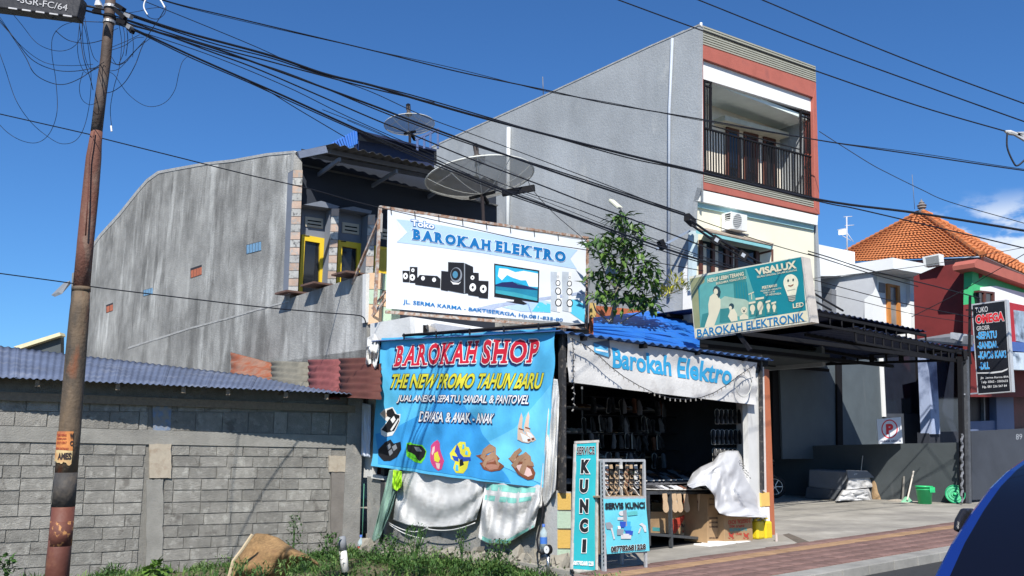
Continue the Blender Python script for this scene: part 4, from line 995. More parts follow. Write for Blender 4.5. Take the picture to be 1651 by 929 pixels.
# string of lights
sl_ = thing('light_string', 'drooping string of small bulbs across the Barokah Elektro banner', 'string lights', bef.P(1080, 645, .1))
pts = [(920, 545), (945, 558), (965, 573), (983, 590), (1005, 607), (1030, 622), (1055, 634), (1080, 642), (1105, 644), (1130, 641), (1150, 634), (1170, 622), (1190, 607), (1205, 596), (1218, 588)]
tube_o('wire', [bef.P(x, y, .12) for x, y in pts], .006, wirem, sl_)
for i in range(len(pts) - 1):
    for t in (.0, .33, .66):
        x = pts[i][0] + (pts[i + 1][0] - pts[i][0]) * t; y = pts[i][1] + (pts[i + 1][1] - pts[i][1]) * t
        MB().bar(bef.P(x, y, .12), bef.P(x + .5, y + 4.5, .12), .012).build('bulb', M('bulb_grey', (.35, .33, .30), .3), sl_)
pts2 = [(923, 545), (925, 580), (924, 600), (926, 640), (924, 665)]
tube_o('wire', [bef.P(x, y, .14) for x, y in pts2], .006, wirem, sl_)
for y in range(552, 664, 9): MB().bar(bef.P(924.5, y, .14), bef.P(922 + (y % 2) * 5, y + 3, .14), .012).build('bulb', M('bulb_grey', None), sl_)
# ================================================================ TOKO billboard
PT = Pl(H0 - U * .0 + Vector((0, 0, 0)), U); PT = Pl((H0 - V * .5), U)
tk = thing('billboard', 'white vinyl billboard reading Toko BAROKAH ELEKTRO with pictures of speakers and a television', 'billboard', PT.P(780, 515))
PT.disp = folds(11, .012, 1.5, 1.5, (.5, 1.1)); PTf = Pl(PT.p0, U)
vin = M('vinyl_white', (.74, .77, .80), .5, .03, 1, .03, spec=.3)
banner_grid(PT, [(625, 337), (945.5, 388), (943, 522), (622.5, 497)], 60, 40, vin, tk, sag=1)
F0 = M('rusty_frame', (.30, .17, .11), .8, .3, 14, .2, col2=(.45, .42, .38), c2at=.52, c2scale=10)
for a, b in (((612, 334), (948, 384)), ((622, 503), (944, 530)), ((613, 334), (604, 505)), ((947, 385), (945, 530))):
    MB().bar(PTf.P(*a, -.05), PTf.P(*b, -.05), .05).build('frame_bar', F0, tk)
MB().bar(PTf.P(614, 345, -.04), PTf.P(613, 375, -.04), .09, .03).build('angle_bracket', M('pale_steel', (.40, .38, .35), .7), tk)
MB().bar(PTf.P(612, 352, -.06), PS.P(568, 458, .0), .045).build('stay', F0, tk)
MB().bar(PTf.P(622, 482, -.06), PTf.P(600, 510, -.3), .04).build('stay', F0, tk)
MB().bar(PTf.P(622, 470, -.06), PTf.P(600, 498, -.4), .03).build('stay', F0, tk)
for k in range(9):
    x = 630 + k * 38.5; y = 337 + (x - 625) * .159
    MB().bar(PTf.P(x, y - 3, 0), PTf.P(x + 1, y + 7, .01), .015).build('tie', wirem, tk)
sk7 = 4.586
def B7(pts): return [(600 + x / sk7, 330 + y / sk7) for x, y in pts]
def S7(pts, mt, off=.004): shape(PT, B7(pts), mt, tk, off, 'print', 9)
rib = M('print_paleblue', (.44, .60, .80), .6, .02, 1, 0); tq = M('print_cyan', (.10, .55, .75), .6, .02, 1, 0); tbl = M('print_strongblue', (.004, .15, .40), .6, .02, 1, 0)
S7([(180, 108), (300, 120), (800, 200), (1520, 335), (1462, 400), (1512, 478), (800, 355), (183, 278), (262, 205)], rib)
S7([(180, 108), (262, 205), (183, 278), (178, 230), (210, 200)], vin, .006)
slab_text(PT, 'BAROKAH', B7([(305, 178), (875, 265), (872, 342), (303, 258)]), [tbl, tw_], tk, .014, bold=.07, outs=(0, .03), shift=((0, 0), (0, 0)), fold=8)
slab_text(PT, 'ELEKTRO', B7([(918, 265), (1432, 350), (1430, 430), (914, 345)]), [tbl, tw_], tk, .014, bold=.07, outs=(0, .03), shift=((0, 0), (0, 0)), fold=8)
text(PT, 'Toko', B7([(290, 110), (460, 135), (458, 182), (290, 155)]), tw_, tk, .014, bold=.03, outline=.06, outmat=tbl, fold=8)
text(PT, 'JL. SERMA KARMA - BAKTISERAGA, Hp.081-835-80', B7([(232, 700), (1412, 842), (1408, 872), (228, 740)]), tbl, tk, .012, bold=.022, fold=8)
# loudspeakers
def spk(q, cones, off=.006):
    S7(q, tb, off)
    for (cx, cy, rx, ry) in cones:
        S7(ell(cx, cy, rx, ry), tw_, off + .002); S7(ell(cx, cy, rx * .8, ry * .8), gy if rx > 30 else tw_, off + .003); S7(ell(cx, cy, rx * .35, ry * .35), tb, off + .004)
spk([(226, 488), (278, 490), (278, 575), (228, 572)], [(248, 528, 18, 24)])
spk([(280, 460), (335, 462), (335, 580), (280, 578)], [(298, 538, 20, 24), (302, 485, 12, 14)], .0065)
S7([(318, 565), (352, 520), (480, 528), (505, 550), (505, 618), (318, 592)], tb, .007)
for cx, cy in ((376, 545), (458, 556)): S7(ell(cx, cy, 14, 16), tw_, .010)
S7([(510, 490), (560, 495), (560, 640), (508, 630)], tb, .008)
S7([(560, 425), (680, 430), (748, 460), (748, 500), (748, 655), (680, 658), (560, 635)], tb, .0085); S7([(680, 432), (688, 432), (688, 656), (680, 656)], gy, .010)
S7(ell(622, 520, 44, 56), gy, .010); S7(ell(618, 515, 36, 46), tb, .011); S7(ell(614, 518, 20, 26), M('print_cone', (.08, .25, .38), .4), .012)
S7([(578, 562), (600, 575), (640, 580), (660, 568), (640, 590), (600, 590)], tw_, .012)
spk([(710, 500), (788, 505), (788, 680), (710, 668)], [(744, 612, 24, 30), (742, 540, 14, 16)], .0095)
spk([(788, 562), (860, 566), (857, 695), (788, 688)], [(821, 624, 24, 30)], .0105)
# television
S7([(903, 435), (1236, 487), (1232, 727), (902, 682)], tb, .006); S7([(912, 448), (1226, 496), (1224, 622), (912, 592)], M('tv_sky', (.03, .42, .66), .5), .008)
S7([(940, 470), (1000, 475), (1060, 500), (1120, 490), (1226, 510), (1226, 560), (1100, 560), (1040, 540), (1000, 520), (960, 560), (930, 530)], tw_, .009); S7([(1120, 520), (1226, 530), (1226, 610), (1160, 605)], tw_, .0095)
S7([(912, 590), (1000, 585), (1060, 575), (1140, 600), (1224, 620), (1222, 712), (912, 655)], M('tv_sea', (.02, .22, .34), .5), .010); S7([(912, 592), (960, 575), (1000, 590), (1040, 570), (1080, 592), (1140, 600), (1224, 628), (1224, 634), (912, 603)], tn, .0115)
S7([(912, 655), (1222, 712), (1222, 690), (1060, 650), (912, 630)], M('tv_sea2', (.05, .35, .42), .5), .0115)
S7([(1050, 700), (1100, 706), (1098, 722), (1150, 735), (1120, 742), (985, 716), (1048, 716)], tb, .006)
# tower speakers
for x0 in (1320, 1405):
    S7([(x0, 495), (x0 + 58, 500), (x0 + 58, 795), (x0, 785)], M('print_silver', (.50, .55, .60), .5), .006); S7([(x0 + 48, 500), (x0 + 68, 502), (x0 + 68, 795), (x0 + 48, 793)], tw_, .0075)
    for cy, r in ((535, 10), (580, 22), (640, 28), (725, 30)):
        S7(ell(x0 + 56, cy + (4 if x0 > 1400 else 0), r * .8, r), tb, .009); S7(ell(x0 + 56, cy + (4 if x0 > 1400 else 0), r * .58, r * .74), tw_, .010)
S7([(700, 780), (900, 735), (1230, 690), (1575, 640), (1575, 660), (1230, 712), (1000, 745), (900, 770), (1000, 800)], M('print_streak', (.40, .46, .60), .6), .0045)
S7([(960, 760), (1235, 700), (1320, 720), (1320, 800), (1100, 790)], rib, .0042); S7([(1465, 700), (1520, 705), (1572, 740), (1572, 875), (1465, 800)], tq, .0047)
S7([(1235, 720), (1318, 735), (1318, 800), (1180, 790)], tq, .0044)

# ================================================================ bulb sign (lightbox)
q0 = at(1306, 470, 14.2); PVx = Pl(q0, V)
vs_ = thing('lightbox_sign', 'tilted lightbox sign VISALUX with BAROKAH ELEKTRONIK lettering and a smiling light bulb', 'sign', PVx.P(1215, 535))
MB().slab(PVx, [(1111, 446), (1293, 413.5), (1306, 520), (1120.5, 546)], -.20, -.004).build('box', M('sign_cream', (.62, .60, .48), .6, .06, 4), vs_)
MB().slab(PVx, [(1291.5, 414), (1295, 414), (1308.5, 519), (1305.5, 520)], -.21, .01).build('edge_trim', M('sign_edge', (.55, .50, .44), .5), vs_)
MB().bar(PVx.P(1188, 535, -.1), PVx.P(1210, 565, -.1), .06).build('bracket', black, vs_)
sgx = 5.804
def BX(pts): return [(1110 + x / sgx, 400 + y / sgx) for x, y in pts]
teal = M('sign_teal', (.008, .20, .235), .45, .06, 3, 0); teal2 = M('sign_teal_light', (.10, .33, .30), .45, .1, 6, 0); scr = M('sign_print_cream', (.66, .60, .42), .5, .05, 4, 0); sdk = M('sign_print_dark', (.02, .05, .06), .5)
oliv = M('sign_print_olive', (.26, .27, .14), .5, .1, 6, 0); tg = M('sign_print_sea', (.035, .20, .19), .5, .1, 6, 0)
def SX(pts, mt, off=.003): shape(PVx, BX(pts), mt, vs_, off, 'print')
SX([(14, 288), (1058, 84), (1100, 590), (60, 765)], teal, .0)
SX([(14, 288), (150, 262), (150, 320), (90, 360), (110, 740), (60, 765)], oliv, .003)
SX([(100, 275), (540, 195), (630, 480), (640, 655), (110, 748)], teal2, .002)
SX([(250, 262), (530, 200), (560, 480), (430, 500), (420, 330), (270, 350)], tg, .003)
for k in range(5): SX([(440 + k * 24, 320), (450 + k * 24, 318), (462 + k * 26, 490), (448 + k * 26, 492)], teal, .0035)
# mother, child, toy as plain printed shapes
SX([(200, 455), (235, 425), (270, 440), (300, 480), (300, 560), (280, 620), (240, 730), (150, 745), (190, 620), (185, 530)], scr, .005)
SX([(228, 400), (240, 365), (262, 352), (290, 372), (302, 410), (296, 450), (282, 470), (268, 440), (240, 430)], sdk, .0055); SX(ell(256, 408, 20, 28), scr, .006)
SX([(300, 480), (340, 450), (440, 470), (530, 480), (560, 500), (560, 640), (440, 640), (300, 600)], M('sign_print_pale', (.34, .45, .34), .5, .1, 8, 0), .004)
SX([(130, 620), (200, 600), (170, 745), (110, 745)], tg, .0045); SX([(300, 570), (380, 560), (400, 690), (290, 700)], tg, .0045)
SX([(395, 575), (430, 570), (455, 620), (460, 680), (400, 690), (370, 640)], scr, .0055); SX(ell(403, 545, 24, 28), sdk, .006); SX(ell(392, 560, 14, 18), scr, .0065)
SX(ell(520, 582, 30, 32), scr, .006); SX([(480, 640), (520, 610), (560, 640), (560, 665), (480, 670)], scr, .006); SX(ell(520, 590, 10, 9), sdk, .007); SX(ell(508, 575, 3, 4), sdk, .007); SX(ell(532, 573, 3, 4), sdk, .007)
SX([(560, 430), (612, 408), (614, 416), (562, 440)], scr, .006); SX([(586, 420), (592, 418), (596, 480), (588, 482)], scr, .006)
for (x, y, w_, h) in ((563, 502, 70, 130), (628, 462, 84, 175), (722, 492, 50, 120), (776, 504, 50, 105)):
    SX([(x, y + 30), (x + w_, y + 14), (x + w_ + 6, y + h), (x + 8, y + h + 14)], tg, .005)
    SX([(x, y + 6), (x + w_ - 6, y - 6), (x + w_ - 6, y + 12), (x, y + 26)], scr, .007)
    SX(ell(x + w_ * .52, y + h * .48, w_ * .34, h * .27), scr, .007); SX([(x + w_ * .36, y + h * .68), (x + w_ * .72, y + h * .66), (x + w_ * .68, y + h * .9), (x + w_ * .4, y + h * .92)], scr, .0075)
# bulb
bulbp = M('print_bulb', (.72, .68, .50), .5)
SX(ell(958, 325, 70, 80, 24, -.1), bulbp, .006); SX([(895, 360), (1022, 345), (1004, 440), (928, 450)], bulbp, .0065); SX([(930, 445), (1002, 436), (1000, 485), (975, 502), (940, 495)], M('print_bulb_base', (.42, .42, .34), .5), .007)
for k in range(3): SX([(932, 452 + k * 15), (1001, 443 + k * 15), (1001, 447 + k * 15), (932, 456 + k * 15)], sdk, .009)
SX(ell(933, 305, 8, 13), sdk, .009); SX(ell(980, 298, 8, 13), sdk, .009); SX([(930, 345), (958, 350), (985, 335), (978, 352), (958, 362), (938, 357)], br1, .009); SX([(925, 395), (1000, 380), (1000, 388), (926, 403)], M('print_bulb_base', None), .009)
text(PVx, 'VISALUX', BX([(620, 195), (1004, 115), (1014, 190), (634, 255)]), scr, vs_, .009, bold=.045)
text(PVx, 'SELALU UNGGUL DALAM KUALITAS', BX([(640, 262), (1014, 198), (1016, 214), (642, 280)]), scr, vs_, .008, bold=.015)
text(PVx, 'HIDUP LEBIH TERANG', BX([(178, 285), (516, 222), (518, 258), (180, 325)]), scr, vs_, .009, bold=.03)
text(PVx, 'BERSAMA VISALUX LED', BX([(258, 322), (542, 262), (543, 285), (259, 345)]), scr, vs_, .008, bold=.01)
text(PVx, 'PERTAMA!!!', BX([(688, 358), (828, 335), (829, 362), (690, 388)]), scr, vs_, .008, bold=.03)
for k, t in enumerate(('PRODUK LED BERKUALITAS', 'YANG ADA SNI', 'DI INDONESIA')):
    text(PVx, t, BX([(676 + k * 24, 398 + k * 16), (868 - (k == 1) * 60, 368 + k * 24 + (k == 1) * 6), (868 - (k == 1) * 60, 382 + k * 26 + (k == 1) * 6), (676 + k * 24, 412 + k * 18)]), scr, vs_, .008, bold=.01)
text(PVx, 'LED', BX([(975, 520), (1078, 505), (1080, 548), (978, 565)]), scr, vs_, .009, bold=.03)
SX([(60, 755), (1100, 585), (1108, 680), (70, 838)], scr, .004)
text(PVx, 'BAROKAH ELEKTRONIK', BX([(78, 762), (1082, 602), (1088, 682), (82, 838)]), M('sign_blue', (.008, .16, .34), .5), vs_, .008, bold=.02)

# ================================================================ PARKING BAY
PP = G(1560, 812); PP = Vector((PP.x, PP.y, 0)); PG = Pl(PP, V); PC = Pl(PP, U)
zg = gz(PP.x, PP.y)
canp = thing('parking_canopy', 'dark steel carport canopy with a blue corrugated edge over the parking bay', 'canopy', PP)
def cpost(px, r=.07): 
    b_ = PC.P(px, 812); MB().bar((b_.x, b_.y, gz(b_.x, b_.y)), PC.P(px - 4, 575), r * 2).build('post', M('post_grey', (.07, .075, .085), .5, .2, 8, .1, col2=(.16, .16, .17), c2at=.66, c2scale=20), canp)
cpost(1561, .055); 
b_ = PG.P(1552, 811, .05); MB().bar((b_.x, b_.y, zg - .1), PG.P(1548, 575, .05), .10).build('post', black, canp)
# chain on the post
ch = tag(MB().tube([PC.P(1551 + 1.2 * math.sin(k * 1.3), 700 + k * 3.0, .10) for k in range(38)], [.022 + .010 * (k % 2) for k in range(38)], 6).build('chain', greysteel), 'grey chain hanging down along the carport post by the green lid', 'chain')
def csheet(x0, y0, x1, y1, dep, n):
    a = PC.P(x0, y0); b_ = PC.P(x1, y1)
    for k in range(n):
        wavy_sheet(a.lerp(b_, k / n), a.lerp(b_, (k + 1) / n + .004), (a + V * dep).lerp(b_ + V * dep, k / n), (a + V * dep).lerp(b_ + V * dep, (k + 1) / n + .004), 7, .022, nv=2, nper=7).build('roof_sheet', tin_dark, canp, thick=.004)
    return a, b_
u0, u1 = csheet(1235, 482, 1493, 534, 6.5, 4)
l0, l1 = csheet(1380, 527, 1565, 566, 6.0, 3)
for z_, (a, b_) in enumerate(((u0, u1), (l0, l1))):
    MB().bar(a - Z * .10 + V * .02, b_ - Z * .10 + V * .02, .05, .06).build('rafter', black, canp); MB().bar(a - Z * .32 + V * .02, b_ - Z * .30 + V * .02, .05, .05).build('rafter', black, canp)
    for t in [i / 14 for i in range(15)]:
        c = a.lerp(b_, t); MB().bar(c - Z * .07 + V * .02, c - Z * .32 + V * .02, .03).build('truss_post', black, canp)
    for d in (1.2, 2.4, 3.6, 4.8, 5.8):
        MB().bar(a - Z * .06 + V * d, b_ - Z * .06 + V * d, .05, .06).build('purlin', black, canp)
# edge truss on the right going back
a = PG.P(1556, 580); b2 = PG.P(1330, 587.5); c2 = PG.P(1200, 592)
MB().bar(a, c2, .06).build('edge_beam', black, canp); 
a_ = a + Z * .22; MB().bar(a_, c2 + Z * .22, .05).build('edge_beam', black, canp)
for t in [i / 16 for i in range(17)]: p_ = a.lerp(c2, t); MB().bar(p_, p_ + Z * .22, .04 if t * 16 % 2 else .09).build('truss_post', black, canp)
for t in (.0, .3, .6): 
    p_ = PC.P(1556, 583) ; q_ = p_ - U * 8.5
    MB().bar(p_ + V * 6 * t - Z * .0, q_ + V * 6 * t - Z * .0, .06, .08).build('cross_beam', black, canp)
# low boundary wall
lw = thing('boundary_wall', 'low dark grey rendered wall along the right side of the parking bay', 'wall', PG.P(1450, 806))
f0 = G(1240, 806.5)
MB().slab(PG, [(1230, 721), (1358, 717.5), (1543, 713.5), (1546, 815), (1230, 812)], -.14, 0).build('wall_panel', darkpaint, lw)
# neighbour's front behind it
nb0 = PG.P(1246, 700); PN = Pl(Vector((nb0.x, nb0.y, 0)), U).back(-1.2)
ngr = thing('grey_annexe', 'dark grey annexe wall with black posts and a dark window behind the low boundary wall', 'building', PN.P(1350, 720))
pan = M('panel_grey', (.085, .105, .118), .6, .1, 2, .06, col2=(.12, .135, .145), c2at=.7, c2scale=4, streak=.15)
MB().slab(PN, [(1256, 560), (1349, 560), (1351, 740), (1262, 740)], -.2, 0).build('wall_panel', pan, ngr)
MB().slab(PN, [(1357, 560), (1425, 560), (1430, 740), (1359, 740)], -.2, 0).build('wall_panel', pan, ngr)
MB().slab(PN, [(1349, 560), (1357, 560), (1360, 740), (1351, 740)], -.18, .06).build('black_post_and_shade', black, ngr)
MB().slab(PN, [(1419, 560), (1423.5, 560), (1429, 672), (1424.5, 672)], -.1, .05).build('white_post', white, ngr)
MB().slab(PN, [(1424, 560), (1490, 560), (1490, 668), (1429, 670)], -.4, -.1).build('window', M('navy_glass', (.02, .025, .04), .15, .2, 3, 0, spec=.6), ngr)
MB().slab(PN, [(1429, 667), (1488, 667), (1490, 740), (1430, 740)], -.3, .02).build('sill_wall', M('annexe_navy', (.055, .065, .085), .7, .2, 2), ngr)
MB().slab(PN, [(1484, 560), (1489, 560), (1494, 740), (1489, 740)], -.1, .08).build('black_post_and_shade', black, ngr)
MB().slab(PN, [(1490.5, 560), (1496, 560), (1499, 740), (1494, 740)], -.1, .06).build('steel_post', M('post_lightgrey', (.30, .32, .36), .5), ngr)
MB().slab(PN, [(1245, 560), (1256, 560), (1262, 740), (1247, 740)], -.2, -.05).build('black_post_and_shade', black, ngr)  # no post here: black strip painted for the shade of the interior
# omega shop behind the front wall
PO = PC.back(2.6)
om = thing('neighbour_shop', 'neighbouring shop with dusty blue pillars, dark glazing and a dark red doorway', 'shop', PO.P(1600, 760))
dblue = M('dusty_blue_paint', (.13, .17, .29), .7, .08, 2); sblue = M('pale_blue_paint', (.34, .40, .55), .7, .1, 2, col2=(.10, .13, .22), c2at=.55, c2scale=1.3)
MB().slab(PO, [(1496, 560), (1509, 560), (1516, 700), (1502, 700)], -.3, .02).build('pillar', sblue, om)
MB().slab(PO, [(1509, 560), (1560, 560), (1560, 740), (1514, 740)], -.4, -.1).build('glazing', M('navy_glass', None), om)
MB().slab(PO, [(1498, 697), (1740, 690), (1740, 760), (1500, 760)], -.4, -.05).build('plinth', navy, om)
MB().slab(PO, [(1556, 590), (1604, 585), (1606, 690), (1558, 690)], -.4, -.2).build('dark_opening', M('omega_dark', (.015, .01, .014), .5), om)
MB().slab(PO, [(1558, 680), (1606, 678), (1606, 700), (1559, 700)], -.3, -.04).build('low_wall', dblue, om)
MB().slab(PO, [(1604, 560), (1631, 560), (1636, 702), (1608, 702)], -.3, .02).build('pillar', dblue, om)
MB().slab(PO, [(1631, 560), (1760, 560), (1760, 700), (1635, 700)], -.5, -.3).build('red_door', M('door_red', (.10, .008, .010), .5, .3, 2), om)
MB().slab(PO, [(1586, 635), (1588, 635), (1589, 682), (1587, 682)], -.2, -.1).build('window_bar', greysteel, om)
PO1 = PC.back(1.0)
MB().slab(PO1, [(1618, 550), (1760, 560), (1760, 575), (1634, 566), (1618, 562)], -1.0, 0).build('blue_beam', M('beam_blue', (.06, .12, .34), .6), om)
MB().slab(PO1, [(1634, 568), (1760, 572), (1760, 600), (1634, 596)], -.2, .04).build('pale_sign_board', M('board_pale', (.50, .58, .66), .6, .15, 3, col2=(.2, .25, .3), c2at=.6), om)
gc = M('grey_tarp', (.17, .18, .20), .8, .2, 3, .1)
MB().prism([PC.back(3.0).P(1478, 547), PC.back(3.0).P(1535, 537), PC.back(.6).P(1570, 541), PC.back(.6).P(1568, 556)], Z * -.06).build('grey_awning', gc, om)
MB().slab(PC.back(1.0), [(1536, 536), (1567, 540), (1567, 555), (1536, 546)], -.06, 0).build('awning_valance', M('valance_grey', (.35, .38, .42), .7, .2, 4), om)
# front dark wall with number 89
fw = thing('front_wall', 'dark navy front wall with pale number 89 right of the carport post', 'wall', PC.P(1600, 803))
FWp = PC
MB().slab(FWp, [(1566, 695.5), (1760, 686), (1760, 800), (1568, 806)], -.15, 0).build('wall_panel', M('front_wall_navy', (.045, .052, .066), .7, .15, 1.5, .05), fw)
text(FWp, '89', [(1638, 700), (1648, 699.5), (1648, 708.5), (1638, 709)], M('number_pale', (.35, .37, .40), .5), fw, .006, bold=.0)
# OMEGA sign
PQ = Pl(PC.P(1636, 560, .25), V)
og = thing('shop_sign', 'tall black lightbox sign reading TOKO OMEGA with a list of shoes and sandals', 'sign', PQ.P(1600, 635))
MB().slab(PQ, [(1566, 490.5), (1622, 483), (1631, 632), (1576, 636.5)], -.16, -.003).build('box', M('sign_silver', (.55, .56, .58), .35, .05, metal=.3), og)
MB().slab(PQ, [(1568, 492.5), (1619.5, 485.5), (1628.5, 630.5), (1577.5, 634.5)], -.01, .0).build('face', M('sign_black', (.012, .013, .018), .35), og)
MB().slab(PQ, [(1622, 483.2), (1623, 483), (1632.4, 632), (1631, 632)], -.17, .006).build('edge', M('sign_silver', None), og)
MB().bar(PQ.P(1577, 634, -.08), PC.P(1555, 636), .035).build('bracket', M('post_lightgrey', None), og)
MB().bar(PQ.P(1568, 500, -.08), PC.P(1558, 500), .035).build('bracket', black, og)
MB().bar(PC.P(1564, 478), PC.P(1562, 640), .05).build('mast', black, og)
so_ = 3.872
def BO(pts): return [(1440 + x / so_, 480 + y / so_) for x, y in pts]
redp = M('print_signred', (.62, .02, .03), .5); cyp = M('print_signblue', (.03, .34, .70), .5); gwp = M('print_greywhite', (.58, .58, .58), .5)
text(PQ, 'TOKO', BO([(512, 63), (590, 53), (591, 88), (515, 97)]), gwp, og, .005, bold=.01)
text(PQ, 'OMEGA', BO([(513, 110), (690, 86), (693, 145), (516, 166)]), redp, og, .006, bold=.05, outline=.045, outmat=gwp)
text(PQ, 'GROSIR', BO([(520, 180), (602, 171), (603, 198), (522, 207)]), gwp, og, .005, bold=.01)
for t, q in (('-SEPATU', [(520, 215), (645, 206), (648, 252), (522, 262)]), ('-SANDAL', [(525, 278), (652, 270), (655, 312), (528, 322)]), ('-KAOS KAKI', [(530, 337), (703, 330), (706, 374), (532, 386)]), ('-DLL', [(535, 405), (600, 402), (602, 445), (537, 450)])):
    text(PQ, t, BO(q), cyp, og, .006, bold=.035, outline=.02, outmat=gwp)
shape(PQ, BO([(524, 468), (600, 466), (680, 456), (718, 440), (712, 452), (680, 466), (620, 474), (524, 474)]), gwp, og, .003)
for t, q in (('Jln. Serma Karma 89A', [(545, 495), (722, 487), (722, 503), (545, 512)]), ('Telp. 0362 - 3303633', [(548, 520), (716, 512), (716, 530), (548, 540)]), ('Hp. 081 236 567 84', [(557, 550), (710, 542), (710, 560), (558, 570)])):
    text(PQ, t, BO(q), gwp, og, .004, bold=.02)
# P sign
PPs = Pl(PG.P(1435, 700, .35), Vector((1, .1, 0)))
ps = thing('parking_sign', 'square white sign with a red P in a circle reading PARKIR GRATIS', 'sign', PPs.P(1435, 714))
MB().slab(PPs, [(1413.5, 676), (1452.5, 672.5), (1455.5, 715), (1416.5, 716)], -.02, 0).build('plate', M('sign_white', (.60, .62, .66), .5, .04, 2), ps)
text(PPs, 'P', [(1428.3, 684), (1440, 683), (1440.5, 700), (1429, 700.5)], redp, ps, .006, bold=.05)
rg = ell(1434.3, 691.7, 13.2, 15.2, 32); ri = ell(1434.3, 691.7, 11.4, 13.4, 32)
MB().add([PPs.P(x, y, .004) for x, y in rg + ri], [(i, (i + 1) % 32, 32 + (i + 1) % 32, 32 + i) for i in range(32)]).build('ring', redp, ps, fixn=False)
text(PPs, 'PARKIR GRATIS', [(1419.5, 710.2), (1452.5, 709), (1452.7, 712.4), (1419.7, 713.5)], tn, ps, .004, bold=.03)
MB().bar(PPs.P(1434, 674, -.02), PG.P(1434, 690, -.05), .03).build('bracket', greysteel, ps)

# ================================================================ FAR BUILDINGS on the right
def far(y, u=U, px=1450, py=430): p = at(px, py, y); return Pl((p.x, p.y, 0), u)
W1 = far(29, U, 1407, 470); W1s = Pl(W1.P(1407, 470), V)
wb = thing('white_house', 'white flat-roofed house with a deep concrete canopy and an orange framed door', 'house', Vector((W1.P(1440, 600).x, W1.P(1440, 600).y, 0)))
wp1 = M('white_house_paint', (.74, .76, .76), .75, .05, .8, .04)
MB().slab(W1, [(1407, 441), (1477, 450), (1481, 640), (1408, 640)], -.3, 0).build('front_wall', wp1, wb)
MB().slab(W1s, [(1300, 430), (1407, 440), (1408, 640), (1300, 640)], -.3, 0).build('side_wall', M('white_house_side_shaded', (.50, .52, .55), .8, .05), wb)  # side wall greyer than the front, its shade put into the colour
MB().slab(W1.back(1.0), [(1300, 390), (1378, 406.5), (1379, 445), (1300, 445)], -3, 0).build('parapet', wp1, wb)
zc1 = W1.P(1439, 415)
a = W1.back(-.8).P(1439, 415.5); b_ = W1.back(-.8).P(1508.5, 428.5)
th = a.z - W1.back(-.8).P(1439, 433).z
c_ = Vector((0, 0, 0))
MB().prism([a, b_, b_ + V * 1.9, a + V * 6.0], Z * -th).build('concrete_canopy', wp1, wb)
MB().slab(W1, [(1467, 445), (1473, 446), (1476, 640), (1470, 640)], 0, .15).build('white_column', wp1, wb)
fr_ = MB()
for q in ([(1431, 457), (1451, 461), (1451, 465), (1431, 461)], [(1431, 457), (1435.5, 458), (1437.5, 530), (1433, 530)], [(1447, 461), (1451, 461.5), (1453.5, 530), (1449, 530)]): fr_.slab(W1, q, 0, .06 + .002 * len(fr_.v))
d_ = fr_.build('door_frame', M('door_orange', (.50, .20, .05), .6), wb)
MB().slab(W1, [(1435, 462), (1448, 464), (1449, 530), (1436, 530)], 0, .02).build('door_glass', M('far_glass', (.22, .21, .20), .2, .3, 1.2), d_)
MB().slab(W1, [(1417.5, 455), (1427, 457), (1427, 472.5), (1417.5, 471)], 0, .02).build('window', M('window_grey', (.12, .13, .15), .4), wb)
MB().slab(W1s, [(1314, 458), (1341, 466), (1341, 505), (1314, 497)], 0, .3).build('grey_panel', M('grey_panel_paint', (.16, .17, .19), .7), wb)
MB().bar(W1.P(1468, 440, .1), W1.P(1468, 530, .1), .05).build('downpipe', pipe, wb)
# red building
RC = at(1581, 450, 26.5); RSs = Pl(RC, V); RFf = Pl(RC, U)
rb_ = thing('red_building', 'dark red building with a green gable front behind the OMEGA sign', 'building', (RC.x, RC.y, 0))
MB().slab(RSs, [(1473, 446), (1508, 431), (1581, 418.5), (1568, 560), (1568, 640), (1477, 640)], -.25, 0).build('side_wall', darkred, rb_)
MB().slab(RFf, [(1568, 432), (1760, 500), (1760, 520), (1600, 492), (1567, 490)], -.3, -.05).build('front_wall', green, rb_)
MB().slab(RFf, [(1567, 490), (1600, 492), (1760, 520), (1760, 640), (1566, 640)], -.3, -.05).build('lower_front_wall', darkred, rb_)
MB().slab(RFf, [(1576, 417.5), (1760, 482), (1760, 497), (1572, 431), (1571, 424)], -.4, .25).build('red_fascia', redframe, rb_)
MB().slab(RFf, [(1583, 463), (1606, 461), (1760, 500), (1760, 530), (1585, 560)], -.1, .0).build('white_panel', wp1, rb_)
rw_ = MB().slab(RFf, [(1578, 469), (1603, 472), (1603, 490), (1580, 489)], -.05, .1).build('window', glassd, rb_)
for q in ([(1578, 468), (1604, 471), (1604, 474), (1578, 471)], [(1587, 470), (1590, 470), (1590, 490), (1587, 490)], [(1601, 471), (1604, 471), (1604, 490), (1601, 490)]): MB().slab(RFf, q, .0, .14 + .003 * q[0][0] % .01).build('window_frame', brown, rw_)
MB().slab(RFf, [(1620, 486), (1760, 515), (1760, 565), (1626, 560)], -.1, .3).build('red_parapet', M('bright_red', (.38, .02, .03), .6, .1), rb_)
pp_ = MB().slab(RFf, [(1636, 500), (1670, 505), (1670, 556), (1640, 550)], .3, .34).build('picture_panel', M('picture_bluegrey', (.30, .38, .46), .5, .35, 2.5, col2=(.08, .1, .13), c2at=.58, c2scale=3), rb_)
tube_o('white_pipe', [RSs.P(1557, 422, .05), RSs.P(1559, 450, .05), RSs.P(1562, 470, .05), RSs.P(1563, 500, .05)], .03, pipe, rb_)
a2 = thing('air_conditioner', 'outdoor air conditioner unit standing on the dark red wall below the orange roof', 'air conditioner', RSs.P(1505, 428))
PA2 = RSs.back(-.25)
MB().slab(PA2, [(1487, 414.5), (1514, 409), (1516, 426.5), (1490, 430)], -.3, 0).build('casing', M('ac_white', None), a2)
